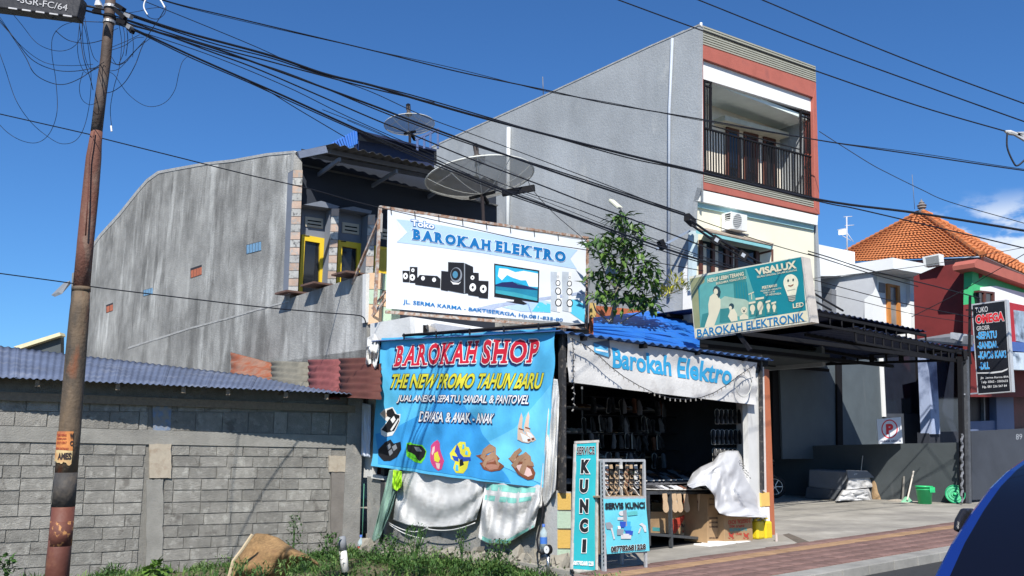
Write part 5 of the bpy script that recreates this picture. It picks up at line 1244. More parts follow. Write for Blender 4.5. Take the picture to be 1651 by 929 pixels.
MB().slab(PA2, [(1492, 415.5), (1513, 411.5), (1514.5, 426), (1494, 429)], -.02, .006).build('fan_grille', M('ac_grille', None), a2)
MB().slab(Pl(PA2.P(1515, 418), U), [(1515, 410), (1521.5, 411), (1522, 428), (1516.5, 428)], -.02, .01).build('side_panel', M('ac_white', None), a2)
# orange tiled roof
rf = thing('tiled_roof', 'orange clay tiled pyramid roof with a small carved finial', 'roof', at(1487, 420, 34))
AP_ = at(1487, 343, 36); Hh = at(1583, 413, 31); Ll = at(1335, 424, 41); Rr_ = at(1760, 492, 38)
def tiles(A, Lb, Rb, rows, cols):
    mb = MB(); nn = (Lb - A).cross(Rb - A).normalized()
    if nn.z < 0: nn = -nn
    for r in range(rows):
        t0 = r / rows; t1 = (r + 1.15) / rows
        l0_ = A.lerp(Lb, t0); r0_ = A.lerp(Rb, t0); l1_ = A.lerp(Lb, min(t1, 1.02)); r1_ = A.lerp(Rb, min(t1, 1.02))
        n = max(1, int(cols * (r + .6) / rows)); 
        for c in range(n):
            off_ = (r % 2) * .5 / n * 0
            a_ = c / n; b__ = (c + 1) / n; m__ = (a_ + b__) / 2
            h0 = .012; h1 = .07
            P_ = lambda s_, l_, r_, h_: l_.lerp(r_, s_) + nn * h_
            ss = [a_, a_ + (b__ - a_) * .3, m__, a_ + (b__ - a_) * .8, b__]; hh = [0, .035, .05, .01, 0]
            up_ = [P_(s_, l0_, r0_, h0 + q_) for s_, q_ in zip(ss, hh)]; dn_ = [P_(s_, l1_, r1_, h1 + q_) for s_, q_ in zip(ss, hh)]
            lo_ = [P_(s_, l1_, r1_, h1 - .05) for s_ in ss]
            mb.add(up_ + dn_ + lo_, [(i, i + 1, 6 + i, 5 + i) for i in range(4)] + [(5 + i, 6 + i, 11 + i, 10 + i) for i in range(4)])
    return mb
o_ = tiles(AP_, Ll, Hh, 20, 44).build('roof_tile', roof_tile, rf, fixn=False); o_['kind'] = 'stuff'
o_ = tiles(AP_, Hh, Rr_, 20, 36).build('roof_tile', roof_tile, rf, fixn=False); o_['kind'] = 'stuff'
def ridge(a_, b__, n):
    for k in range(n):
        p_ = a_.lerp(b__, k / n); q_ = a_.lerp(b__, (k + 1.1) / n)
        MB().tube([p_ + Z * .05, q_ + Z * .08], [.10, .13], 8).build('ridge_tile', roof_tile, rf)
ridge(AP_, Hh, 16); ridge(AP_, Ll, 20); ridge(AP_, Rr_, 22)
MB().bar(Hh - Z * .12, Rr_ - Z * .12, .1, .2).build('eave_board', brown, rf); MB().bar(Hh - Z * .14, Ll - Z * .14, .1, .2).build('eave_board', brown, rf)
MB().prism([Hh - Z * .1, Ll - Z * .1, Ll - Z * 2.5, Hh - Z * 2.5], V * .2).build('upper_wall', brown, rf); MB().prism([Hh - Z * .1, Rr_ - Z * .1, Rr_ - Z * 2.5, Hh - Z * 2.5], V * .2).build('upper_wall', brown, rf)
st_ = M('carved_stone', (.20, .18, .17), .9, .3, 12, .3)
MB().lathe(AP_ - Z * .1, [(.16, 0), (.16, .2), (.12, .21), (.11, .26), (.18, .30), (.15, .36), (.20, .40), (.10, .48), (.12, .52), (.05, .58), (.02, .66), (0, .7)], seg=12).build('finial', st_, rf)
tube_o('rod', [AP_ + V * .3 + Z * .2, AP_ + V * .3 + Z * 1.7], .012, greysteel, rf)
an = thing('tv_antenna', 'thin television antenna with a small white panel on the white flat roof', 'antenna', at(1366, 403, 30))
y_ = 30
tube_o('mast', [at(1366, 408, y_), at(1365, 350, y_)], .025, M('alu', (.5, .5, .52), .4), an)
for (x0, y0, x1, y1) in ((1350, 371, 1366, 368), (1362, 364, 1377, 363), (1360, 350, 1374, 349), (1358, 380, 1372, 388), (1366, 376, 1376, 390)): tube_o('element', [at(x0, y0, y_), at(x1, y1, y_)], .013, M('alu', None), an)
MB().slab(Pl(at(1358, 374, y_), (1, 0, 0)), [(1352, 371), (1364, 369), (1364, 378), (1352, 379)], -.03, 0).build('panel', white, an)
# ================================================================ GOODS IN FRONT OF AND IN THE SHOP
def on_floor(px, py): return G(px, py)
# standing banner KUNCI
kb = G(941, 921); PK2 = Pl((kb.x, kb.y, 0), (UF * .9 + Vector((.25, -.05, 0))), Z, folds(21, .02, 3.0, 1.6, (2.2, .7)))
PK2f = Pl(PK2.p0, PK2.u)
kn = thing('service_banner', 'tall narrow turquoise banner reading SERVICE KUNCI down its length', 'banner', PK2f.P(941, 920))
turq = M('turquoise_vinyl', (.03, .42, .47), .6, .05, 2, .03, spec=.3)
banner_grid(PK2, [(929, 716), (961, 713), (959.5, 920), (923, 917)], 20, 90, turq, kn)
for a, b in (((962.5, 712), (961.5, 921)), ((927.5, 716), (921.5, 918)), ((927, 713.5), (965, 711.5)), ((922, 919), (962, 922))):
    MB().bar(PK2f.P(*a, -.01), PK2f.P(*b, -.01), .03).build('frame_bar', M('frame_pale', (.50, .48, .44), .6, .2, 14, .1), kn)
text(PK2, 'SERVICE', [(930, 720.5), (958.5, 720), (958.5, 732), (929.5, 733)], tb, kn, .012, bold=.03, outline=.03, outmat=tw_, fold=5)
for ch_, q in (('K', (936.4, 741, 951, 763.6)), ('U', (934.5, 773, 948.8, 795)), ('N', (934, 805, 948.8, 827.5)), ('C', (933.5, 836.5, 948.3, 858.6)), ('I', (938, 869.4, 944.5, 891))):
    text(PK2, ch_, [(q[0] + 1, q[1]), (q[2] + 1, q[1]), (q[2], q[3]), (q[0], q[3])], tb, kn, .012, bold=.08, outline=.045, outmat=tw_, fold=5)
text(PK2, '087782681228', [(925, 904), (957, 905), (957, 913), (924, 911)], tw_, kn, .010, bold=.04)
MB().bar(PK2f.P(922, 920, .0), PK2f.P(924, 924, .25), .03).build('foot', black, kn); MB().bar(PK2f.P(960, 921, .0), PK2f.P(963, 926, .25), .03).build('foot', black, kn)

# sandal / shoe builder
_shoe = {}
def shoe_mesh(kind, mt, mt2=None):
    k = (kind, mt.name, mt2.name if mt2 else '')
    if k in _shoe: return _shoe[k]
    mb = MB(); n = 14
    prof = [(-.135, .030), (-.12, .036), (-.08, .038), (-.02, .032), (.04, .042), (.09, .046), (.12, .036), (.14, .012)]
    L_ = [(x, w) for x, w in prof]; ring = [(x, w, 0) for x, w in L_] + [(x, -w, 0) for x, w in L_[::-1]]
    bot = [Vector((x, y, 0)) for x, y, _ in ring]
    mb.mi = 0; mb.prism([v + Z * .018 for v in bot], Z * -.018)
    mb.mi = 1
    if kind == 'sandal':
        for (x0, w0, h) in ((.06, .044, .045), (-.03, .036, .05)):
            pts = [Vector((x0 + .012 * math.cos(t), w0 * math.cos(t), .016 + h * math.sin(t))) for t in [math.pi * i / 7 for i in range(8)]]
            for p_, q_ in zip(pts[:-1], pts[1:]): mb.box((p_ + q_) / 2, (q_ - p_) * .52, Vector((.016, 0, 0)), (q_ - p_).cross(Vector((1, 0, 0))).normalized() * .003)
    else:
        vs = []; rows = []
        for i, (x, w_, h) in enumerate(((-.13, .026, .075), (-.10, .033, .085), (-.05, .033, .075), (.0, .034, .085), (.05, .040, .062), (.10, .038, .045), (.135, .016, .03))):
            r = [Vector((x, w_ * math.cos(t), .016 + (h - .016) * math.sin(t))) for t in [math.pi * j / 7 for j in range(8)]]; vs += r
        mb.add(vs, [(i * 8 + j, i * 8 + j + 1, (i + 1) * 8 + j + 1, (i + 1) * 8 + j) for i in range(6) for j in range(7)] + [tuple(range(8))] + [tuple(range(48, 56))])
    o = mb.build('tmp', [mt, mt2 or mt], None); me = o.data; bpy.data.objects.remove(o); me.name = kind
    _shoe[k] = me; return me
def shoe(kind, loc, fwd, up, label, group, mt, mt2=None, s=1.0, name=None):
    o = bpy.data.objects.new(name or kind, shoe_mesh(kind, mt, mt2)); COL.objects.link(o)
    f = Vector(fwd).normalized(); u = (Vector(up) - f * Vector(up).dot(f)).normalized(); r = u.cross(f)
    m4 = Matrix((f * s, r * s, u * s)).transposed().to_4x4(); m4.translation = Vector(loc); o.matrix_basis = m4
    return tag(o, label, kind, group)
sole_w = M('sole_white', (.60, .58, .54), .7, .05); sh_b = M('shoe_black', (.015, .015, .017), .5, .1); sh_br = M('shoe_brown', (.13, .05, .025), .6, .1); sh_w = M('shoe_white', (.55, .55, .56), .6, .05); sh_y = M('shoe_lime', (.35, .42, .04), .6, .1); sh_g = M('shoe_grey', (.14, .14, .15), .6, .1); sole_b = M('sole_beige', (.45, .32, .2), .7, .1)
# key rack (slotted angle frame) with banner
rk = G(972, 922); PR2 = Pl((rk.x, rk.y, 0), (G(1042, 915) - rk).normalized()); PR2 = Pl(PR2.p0, Vector((PR2.u.x, PR2.u.y, 0)))
rack = thing('display_rack', 'grey slotted steel display rack with rows of sandals above a key service banner', 'rack', PR2.P(1000, 915))
sa = M('slotted_angle', (.36, .37, .38), .5, .15, 30, .1)
for (a, b, w_) in (((971, 742), (974, 922), .07), ((1038, 742), (1041, 915), .035)):
    MB().bar(PR2.P(*a), PR2.P(*b), w_, .03).build('upright', sa, rack)
    MB().bar(PR2.P(*a) + V * .4, PR2.P(*b) + V * .4, .035).build('upright', sa, rack)
for k in range(26):
    y = 748 + k * 6.5; c = PR2.P(971 + (y - 742) * .017, y, .02); MB().box(c, PR2.u * .009, PR2.n * .004, Z * .012).build('slot', black, rack)
for y in (743, 803, 890):
    MB().bar(PR2.P(971, y, .0), PR2.P(1039, y - .5, .0), .03).build('cross_bar', sa, rack)
    MB().bar(PR2.P(971, y) + V * .4, PR2.P(1039, y - .5) + V * .4, .03).build('cross_bar', sa, rack)
MB().prism([PR2.P(974, 803), PR2.P(1038, 802), PR2.P(1038, 802) + V * .4, PR2.P(974, 803) + V * .4], Z * .02).build('shelf', M('shelf_wood', (.30, .22, .14), .8, .15, 10), rack)
MB().slab(PR2, [(965, 805), (973, 805), (974, 892), (966, 893)], -.3, -.28).build('side_board', M('shelf_wood', None), rack)
for r, y in enumerate((765, 781)):
    MB().bar(PR2.P(972, y - 8, -.12), PR2.P(1039, y - 8.5, -.12), .012).build('hanging_wire', black, rack)
ph = ['first', 'second', 'third', 'fourth', 'fifth', 'sixth', 'seventh', 'eighth']
for r, y in enumerate((760, 777, 795)):
    for k in range(8):
        c = PR2.P(977.5 + k * 8, y, -.1 - .05 * (k % 2))
        shoe('sandal', c, Z * (-1 if r < 2 else .25) + PR2.u * random.uniform(-.25, .25), PR2.n if r < 2 else Z, '%s sandal from the left in the %s row of the grey display rack' % (ph[k], ('top', 'middle', 'bottom')[r]), 'sandals on the key rack', sole_b if k % 3 else sole_w, sh_b if k % 4 else sh_br, .62)
PR2b = Pl(PR2.p0, PR2.u, Z, folds(31, .012, 3, 3, (1.5, 1.5)))
sbn = thing('key_banner', 'light blue banner reading SERVIS KUNCI with a key machine and phone number', 'banner', PR2b.P(1010, 892))
lb = M('banner_lightblue', (.13, .52, .62), .6, .06, 3, .03, spec=.3)
def b4(a, b): return a
banner_grid(PR2b, [(973, 804), (1041, 803.5), (1047.5, 888.5), (978, 893.5)], 30, 34, lb, sbn, off=.04)
text(PR2b, 'SERVIS KUNCI', [(975.5, 811), (1040, 809.5), (1040.5, 820), (976, 821.5)], tb, sbn, .054, bold=.05, fold=6)
text(PR2b, '087782681228', [(984.5, 881), (1041, 876.5), (1041.5, 885.5), (985, 890.5)], tb, sbn, .056, bold=.05, outline=.03, outmat=tw_, fold=6)
def SK(pts, mt, off=.05): shape(PR2b, [(860 + x / 4.055, 700 + y / 4.055) for x, y in pts], mt, sbn, off, 'print')
SK(ell(578, 518, 20, 16), sh_w); SK([(550, 545), (605, 540), (605, 560), (550, 562)], sh_w); SK([(585, 500), (610, 495), (615, 640), (590, 600)], gy, .051)
for (x, y, w_, h, m_) in ((565, 570, 40, 40, bl_), (590, 600, 50, 30, cyan2), (545, 620, 45, 40, gy), (600, 630, 50, 30, bl_), (570, 650, 70, 35, sh_w), (610, 570, 25, 40, cyan2), (550, 600, 22, 20, tw_)): SK([(x, y), (x + w_, y + 3), (x + w_ - 4, y + h), (x + 3, y + h)], m_, .0505 + .0003 * (x % 7))
SK([(470, 580), (500, 575), (520, 600), (512, 625), (480, 620)], gy); SK([(505, 615), (515, 610), (535, 685), (526, 690)], sh_w, .051); SK([(690, 590), (710, 580), (735, 600), (738, 640), (725, 640), (712, 605)], sh_w); SK([(695, 610), (705, 612), (690, 650), (682, 646)], sh_w)
SK([(615, 510), (680, 500), (682, 528), (618, 535)], M('print_seagreen', (.10, .42, .42), .5))
# shelf table with sandals hanging and cartons behind
sh = G(1082, 884); PH = Pl((sh.x, sh.y, 0), (G(1142, 878) - G(1048, 893)).normalized()); PH = Pl(PH.p0, Vector((PH.u.x, PH.u.y, 0)))
tbl_ = thing('steel_shelf', 'low dark steel shelf with sandals hung along its front edge', 'shelf', PH.P(1095, 880))
ang = M('angle_dark', (.05, .055, .06), .5, .2, 20, .1)
for x, y in ((1082, 882), (1140, 877), (1046, 880)):
    MB().bar(PH.P(x, y), PH.P(x - 2, 796), .05, .04).build('upright', ang, tbl_); MB().bar(PH.P(x, y) + V * .9, PH.P(x - 2, 796) + V * .9, .04).build('upright', ang, tbl_)
for y0, y1 in ((795, 795), (861, 869)):
    MB().bar(PH.P(1046, y0), PH.P(1141, y1), .04).build('rail', ang, tbl_)
MB().prism([PH.P(1046, 795), PH.P(1141, 795), PH.P(1141, 795) + V * .9, PH.P(1046, 795) + V * .9], Z * -.02).build('shelf_top', ang, tbl_)
MB().prism([PH.P(1046, 861), PH.P(1141, 868), PH.P(1141, 868) + V * .9, PH.P(1046, 861) + V * .9], Z * -.02).build('shelf_bottom', ang, tbl_)
sd_lab = ['leftmost brown sandal hung on the front rail of the low steel shelf', 'second brown sandal from the left hung on the low steel shelf', 'white and brown sandal hung at the middle of the low steel shelf', 'reddish sandal hung right of middle on the low steel shelf', 'rightmost sandal hung on the low steel shelf beside the open carton']
for k, x in enumerate((1073, 1088, 1096, 1107, 1129)):
    shoe('sandal', PH.P(x, 811, .05), Vector((0, 0, -1)) + PH.u * .1, -PH.n * .9 + PH.u * .6, sd_lab[k], 'sandals hung on the steel shelf', sole_b, (sh_br, sh_br, sh_w, M('shoe_redbrown', (.30, .05, .02), .6), sh_br)[k], 1.0)
tl_ = ['white', 'white', 'white', 'black', 'red', 'white', 'white']
for k in range(12):
    x = 1052 + k * 7.6
    shoe('shoe', PH.P(x, 793, -.06 - .0 * k) + Z * .03, PH.n + PH.u * .3, Z, '%s shoe from the left along the top of the low steel shelf' % (ph + ['ninth', 'tenth', 'eleventh', 'twelfth'])[k], 'shoes on the steel shelf', sole_w, (sh_b, sh_g, sh_w, sh_b, sh_w, sh_w, sh_br)[k % 7], .8)
# cartons
card = M('cardboard', (.36, .235, .125), .85, .08, 5, .06, col2=(.31, .20, .105), c2at=.6, c2scale=4)
ctx = M('carton_print', (.06, .035, .03), .7); cred = M('carton_red', (.42, .05, .03), .7); cblue = M('carton_teal', (.06, .28, .28), .7)
def carton(lab, fl, fr, y_t, y_b, depth, pl, name='carton'):
    c = thing(name, lab, 'box', pl.P((fl + fr) / 2, y_b))
    MB().slab(pl, [(fl, y_t), (fr, y_t), (fr, y_b), (fl, y_b)], -depth, 0).build('box', card, c, bevel=.006)
    return c
PH1 = PH.back(.25)
c1_ = carton('brown carton printed ULTRA SLIM standing on the bottom of the low steel shelf', 1084, 1128, 812, 861, .4, PH1)
text(PH1, 'ULTRA SLIM', [(1092, 845), (1114, 846), (1114, 851), (1092, 850)], ctx, c1_, .004, bold=.05)
for q in ([(1080, 838), (1100, 830), (1118, 833), (1118, 838), (1100, 836), (1085, 860), (1080, 860)],): shape(PH1, [(x + 4, y) for x, y in q], cred, c1_, .003)
text(PH1, 'HOME THEATER', [(1100, 855), (1122, 856.5), (1122, 859.5), (1100, 858.5)], cred, c1_, .004, bold=.03)
c2_ = carton('dim brown carton left of the ULTRA SLIM carton under the shelf top', 1049, 1081, 825, 860, .4, PH1)
shape(PH1, [(1052, 850), (1064, 851), (1064, 857), (1052, 856)], cblue, c2_, .003)
# large carton at the right with two visible faces
PX = Pl(G(1166, 878), UF); PX = Pl((PX.p0.x, PX.p0.y, 0), UF); PXs = Pl(PX.p0, V)
c3_ = thing('carton', 'large brown carton printed with red crabs and upside-down lettering at the shop corner', 'box', PX.P(1190, 875))
ztop = PX.P(1190, 831).z; zbt = PX.P(1190, 874).z
pA = PX.P(1168.5, 873); pA.z = 0; wA = (PX.P(1214, 860) - PX.P(1168.5, 860)).length
MB().prism([pA + Z * zbt, pA + Z * zbt + UF * wA, pA + Z * (ztop + .02) + UF * wA, pA + Z * (ztop + .02)], V * .5).build('box', card, c3_, bevel=.006)
PXl = Pl(pA, V)
def up_text(pl, s_, q, mt, par, off, bold): text(pl, s_, [q[2], q[3], q[0], q[1]], mt, par, off, bold=bold)
for s_, q, m_ in (('2 DIGITAL ECHO', [(1174, 839), (1210, 836), (1210, 843), (1174, 846)], cred), ('INPUT MIC', [(1176, 847), (1200, 846), (1200, 850), (1176, 851)], cred), ('BLUE MONSTER', [(1176, 852), (1204, 851), (1204, 856), (1176, 857)], cblue)):
    up_text(PX, s_, q, m_, c3_, .004, .03)
for cx in (1179, 1203):
    for (dx, dy, rx, ry, ro) in ((0, 0, 3.8, 2.4, .5), (-3, -3.5, 1.8, 1.2, 1), (3, -3, 1.8, 1.2, -1), (-3, 4, 2.2, .8, .6), (3, 4, 2.2, .8, -.6)): shape(PX, ell(cx + dx, 864 + dy, rx, ry, 10, ro), cred, c3_, .004 + .0003 * (dx + 4))
text(PX, 'CRAB', [(1186, 859), (1196, 859), (1196, 863), (1186, 863)], cred, c3_, .004, bold=.03)
# taller carton left behind
PX2 = PX.back(.12)
c4_ = carton('tall brown carton with small dark print standing left of the large carton', 1141, 1167, 797, 876, .45, PX2)
for y in (803, 812, 834, 841, 848, 866): text(PX2, 'BAWANG MERAH', [(1144, y), (1160, y), (1160, y + 3), (1144, y + 3)], ctx, c4_, .004, bold=.02)
# white base blocks, yellow jerrycans, green bag
for (x0, x1, y0, y1, lab) in ((1157, 1187, 874, 887, 'wide white foam block on the ground under the large carton'), (1191, 1211, 873, 886, 'small white foam block on the ground right of the wide one'), (1144, 1157, 879, 886, 'low white slab on the ground left of the foam blocks')):
    o_ = MB().slab(PX.back(-.06 if x0 != 1144 else -.02), [(x0, y0), (x1, y0 - .8), (x1, y1 - .8), (x0, y1)], -.3, 0).build('foam_block', white, None, bevel=.01); tag(o_, lab, 'block')
def jerry(px, lab):
    c = PX.P(px, 868, -.05); t = thing('jerrycan', lab, 'container', c)
    MB().box(c + Z * .13, UF * .10, V * .08, Z * .14).build('body', M('yellow_plastic', (.70, .52, .02), .4, .06), t, bevel=.03)
    MB().lathe(c + Z * .26 - UF * .04, [(.03, 0), (.03, .04), (0, .04)]).build('cap', M('yellow_plastic', None), t)
    MB().bar(c + Z * .31, c + Z * .31 + UF * .08, .02).build('handle', M('yellow_plastic', None), t); return t
jerry(1221, 'yellow plastic jerrycan beside the large carton'); jerry(1234, 'yellow plastic jerrycan next to the orange pier')
o_ = MB().grid(lambda a, b: PX.P(1213 + 17 * a, 875 + 10 * b + 2 * math.sin(a * 9), .10 + .05 * noise.noise(Vector((a * 4, b * 4, 1)))), 14, 8).build('green_bag', M('green_plastic', (.05, .25, .13), .4, .2, 8), None, smooth=True); tag(o_, 'crumpled dark green plastic bag on the ground by the jerrycans', 'bag')
# white tarpaulin heap
tarp_o = [(1108, 780), (1117, 763), (1130, 753), (1150, 744), (1160, 731), (1172, 727), (1190, 727), (1199, 742), (1207, 757), (1219, 775), (1230, 797), (1236, 820), (1236, 834)]
tarp_b = [(1108, 783), (1116, 788), (1128, 784), (1138, 783), (1146, 792), (1152, 800), (1153, 818), (1160, 828), (1172, 832), (1188, 833), (1205, 834), (1222, 834), (1236, 835)]
PTp = PX.back(-.10)
def lerpL(L, t):
    n = len(L) - 1; i = min(int(t * n), n - 1); f = t * n - i; return (L[i][0] + (L[i + 1][0] - L[i][0]) * f, L[i][1] + (L[i + 1][1] - L[i][1]) * f)
def tarpf(a, b):
    x0, y0 = lerpL(tarp_o, a); x1, y1 = lerpL(tarp_b, a); x = x0 + (x1 - x0) * b; y = y0 + (y1 - y0) * b
    d = -.55 * (1 - b) ** 1.5 + .05 + .20 * noise.noise(Vector((a * 4, b * 2.2, 2))) + .03 * math.sin(a * 26 + 5 * noise.noise(Vector((a * 3, b * 3, 1)))) * b + .05 * noise.noise(Vector((a * 11, b * 3, 5))) + .016 * noise.noise(Vector((a * 24, b * 12, 7)))
    return PTp.P(x, y, d)
o_ = MB().grid(tarpf, 90, 50).build('white_tarpaulin', M('tarpaulin_white', (.52, .52, .525), .6, .04, 2, .1, 20), None, smooth=True, thick=.004, fixn=False)
tag(o_, 'bulky crumpled white tarpaulin draped over goods and cartons at the shop corner', 'tarpaulin')
mb = MB()
for k in range(14):
    x = 1193 + k * 1.1 + 2 * math.sin(k * 2); y = 745 + k * 1.9
    c = PTp.P(x, y, .25); 
    if k % 2: mb.bar(c, c + UF * .025 - Z * .02, .006)
    else: mb.tube([c + (UF * math.cos(t) + Z * math.sin(t)) * .025 for t in [i * .9 for i in range(7)]], .003, 4)
s_o = mb.build('scribble', wirem, o_); s_o['kind'] = 'stuff'
# wire-grid with shoes on the right inner wall, and rows further in
grd = thing('wire_grid', 'white wire display grid on the inner side of the right pillar', 'display grid', PF.P(1204, 800))
Pg = PF.back(.35)
for k in range(7): MB().bar(Pg.P(1199 + k * 1.6, 718), Pg.P(1199.5 + k * 1.7, 806), .006).build('wire', offwhite, grd)
for k in range(22): MB().bar(Pg.P(1198, 718 + k * 4), Pg.P(1210, 719 + k * 4), .006).build('wire', offwhite, grd)
nsh_ = 0
rows_ = [(672, 8, 1156, 1206, .45, 'top'), (705, 9, 1150, 1207, .45, 'second'), (735, 9, 1152, 1204, .5, 'third')]
for ri, (y, n_, x0, x1, dd, nm) in enumerate(rows_):
    Pq = PF.back(dd)
    MB().bar(Pq.P(x0 - 4, y - 12, -.03), Pq.P(x1 + 3, y - 10, -.03), .02).build('rod', black, grd)
    for k in range(n_):
        x = x0 + (x1 - x0) * k / (n_ - 1)
        lit = x > 1180
        shoe('shoe', Pq.P(x, y), Z + UF * .05, PF.n * .6 - UF * .6, '%s shoe from the right in the %s row hung inside the right pillar' % ((ph + ['ninth'])[n_ - 1 - k], nm), 'shoes hung in rows on the right inner wall', sole_w, (sh_w if (ri == 0 and k > 5) else sh_b), .92)
# dim rows across the back of the shop
racks = thing('back_shelves', 'dark shelves full of shoes across the unlit back of the shop', 'shelf', sw_(ws / 2, 2.6, .1))
for r in range(6):
    z_ = .5 + r * .42
    MB().prism([sw_(.9, 2.2, z_), sw_(ws, 2.2, z_), sw_(ws, 2.6, z_), sw_(.9, 2.6, z_)], Z * -.02).build('shelf_board', sh_g, racks)
ords = 'first second third fourth fifth sixth seventh eighth ninth tenth eleventh twelfth thirteenth fourteenth fifteenth sixteenth seventeenth eighteenth nineteenth twentieth twenty-first twenty-second'.split()
for r in range(5):
    for k in range(22):
        a_ = 1.1 + (ws - 1.2) * k / 21
        m1, m2 = random.choice(((sole_w, sh_b), (sole_w, sh_g), (sole_b, sh_b), (sole_w, sh_w), (sole_b, sh_br)))
        shoe('shoe', sw_(a_, 2.22, .5 + r * .42 + .0), -V, Z, '%s shoe from the left on the %s of the dark back shelves' % (ords[k], ('lowest board', 'second board', 'third board', 'fourth board', 'top board')[r]), 'shoes on the %s of the dark back shelves' % ('lowest board', 'second board', 'third board', 'fourth board', 'top board')[r], m1, m2, .95)
hr = thing('hanging_rail', 'dark rails hung with shoes in the middle of the shop', 'rail', sw_(3.4, 1.7, 2.3))
for r in range(4):
    MB().bar(sw_(2.2, 1.7, 2.34 - r * .30), sw_(ws - .1, 1.7, 2.36 - r * .30), .02).build('rail_bar', black, hr)
    for k in range(15):
        m1, m2 = random.choice(((sh_g, sh_b), (sh_g, sh_b), (sh_b, sh_b), (sh_br, sh_br), (sh_g, sh_g), (sole_w, sh_b), (sh_b, sh_b), (sh_b, sh_g)))
        shoe('shoe', sw_(2.3 + k * (ws - 2.5) / 15 + random.uniform(-.03, .03), 1.66 + random.uniform(-.1, .25), 2.20 - r * .30 + random.uniform(-.03, .03)), Z + UF * random.uniform(-.2, .2), -V * .8 + UF * random.uniform(-.6, .6), '%s hanging shoe from the left on the %s dark rail' % (ords[k], ('top', 'second', 'third', 'lowest')[r]), 'shoes hung on the dark rails', m1, m2, .95)
# heap table in the middle with lime trainers
tb2 = thing('shoe_table', 'low table in the shade of the shop covered with shoes', 'table', sw_(3.3, 1.2, .1))
MB().prism([sw_(2.2, .9, .95), sw_(4.6, .9, .98), sw_(4.6, 1.9, 1.10), sw_(2.2, 1.9, 1.06)], Z * -.04).build('table_top', sh_g, tb2)
for a_, d_ in ((2.25, .95), (4.5, .95), (2.25, 1.85), (4.5, 1.85)): MB().bar(sw_(a_, d_, .05), sw_(a_, d_, .95), .05).build('leg', black, tb2)
for r in range(3):
    for k in range(15):
        a_ = 2.3 + k * .155 + .05 * (r % 2)
        lime = r == 2 and k in (6,)
        shoe('shoe', sw_(a_, 1.0 + r * .3, .985 + r * .035), -V + UF * random.uniform(-.4, .4), Z, ('lime green trainer standing out among dark shoes on the shaded table' if lime else '%s shoe in the %s row on the shaded shoe table' % (['first', 'second', 'third', 'fourth', 'fifth', 'sixth', 'seventh', 'eighth', 'ninth', 'tenth', 'eleventh', 'twelfth', 'thirteenth', 'fourteenth', 'fifteenth'][k], ('front', 'middle', 'back')[r])), 'shoes on the shaded table', sole_w, sh_y if lime else random.choice((sh_b, sh_g, sh_b, sh_br)), .95)

# ================================================================ THINGS IN THE PARKING BAY
gpl = M('green_bucket_plastic', (.03, .50, .17), .35, .08, 3, .02, spec=.5)
bc = G(1491.5, 812.5); bk = thing('bucket', 'bright green plastic bucket standing against the low dark wall', 'bucket', bc)
hB = (812.5 - 785) / F * bc.y; rT = 12.8 / F * bc.y; rB = 9.6 / F * bc.y
MB().lathe(bc, [(0, .01), (rB, 0), (rT * .97, hB * .94), (rT * 1.05, hB * .95), (rT * 1.05, hB), (rT * .94, hB), (rB * .9, .03), (0, .03)], seg=36).build('body', gpl, bk, smooth=True)
MB().lathe(bc + Z * hB * .78, [(rT * .955, 0), (rT * 1.0, .01), (rT * .965, .02)], seg=36).build('rib', gpl, bk)
MB().box(bc + Vector((.62, -.80, 0)) * rT * 1.0 + Z * hB * .80, Vector((.07, .02, 0)), Vector((0, .02, 0)), Z * .06).build('handle_lug', gpl, bk)
lc = PG.P(1540, 797, .12); ld = thing('round_lid', 'round green plastic lid with concentric rings leaning by the carport post', 'lid', lc)
lax = (PG.n * .9 + Vector((.2, -.5, .35))).normalized(); rL = 14.5 / F * lc.y
MB().lathe(lc, [(0, .03), (rL * .10, .03), (rL * .12, .012), (rL * .3, .012), (rL * .33, .035), (rL * .40, .035), (rL * .43, .012), (rL * .6, .012), (rL * .63, .032), (rL * .7, .032), (rL * .73, .01), (rL * .9, .01), (rL * .93, .035), (rL, .03), (rL, -.01), (0, -.01)], axis=lax, seg=40).build('disc', M('green_lid_plastic', (.02, .36, .15), .35, .08, 3, .02, spec=.5), ld)
MB().lathe(lc + lax * .03, [(rL * .16, 0), (rL * .16, .04), (rL * .07, .045), (0, .045)], axis=lax).build('knob', gpl, ld)
# squeegee and stick
sq = thing('floor_squeegee', 'pale green floor squeegee with a long handle leaning on the dark wall', 'squeegee', G(1463, 811))
g0 = G(1463, 810); MB().tube([g0 + Z * .05, PG.P(1473, 760, .03)], .02, 8).build('handle', M('pale_pole', (.55, .50, .44), .5), sq)
MB().prism([g0 + Vector((-.16, 0, 0)), g0 + Vector((.16, .05, 0)), g0 + Vector((.05, .03, .13)), g0 + Vector((-.05, 0, .13))], Vector((.02, .05, 0))).build('blade', M('pale_green_plastic', (.25, .55, .36), .5), sq)
stk_ = MB().tube([PG.P(1455, 810, .12), PG.P(1457.5, 768, .03)], .025, 8).build('stick', M('grey_wood', (.20, .19, .17), .8), None); tag(stk_, 'short grey wooden stick leaning on the dark wall left of the squeegee', 'stick')
o_ = MB().lathe(G(1447, 808), [(0, .05), (.16, .03), (.24, 0)], seg=16).build('sand_pile', M('sand', (.35, .31, .26), .95, .2, 20, .3), None, smooth=True); tag(o_, 'small pale heap of sand at the foot of the dark wall', 'sand heap', kind='stuff')
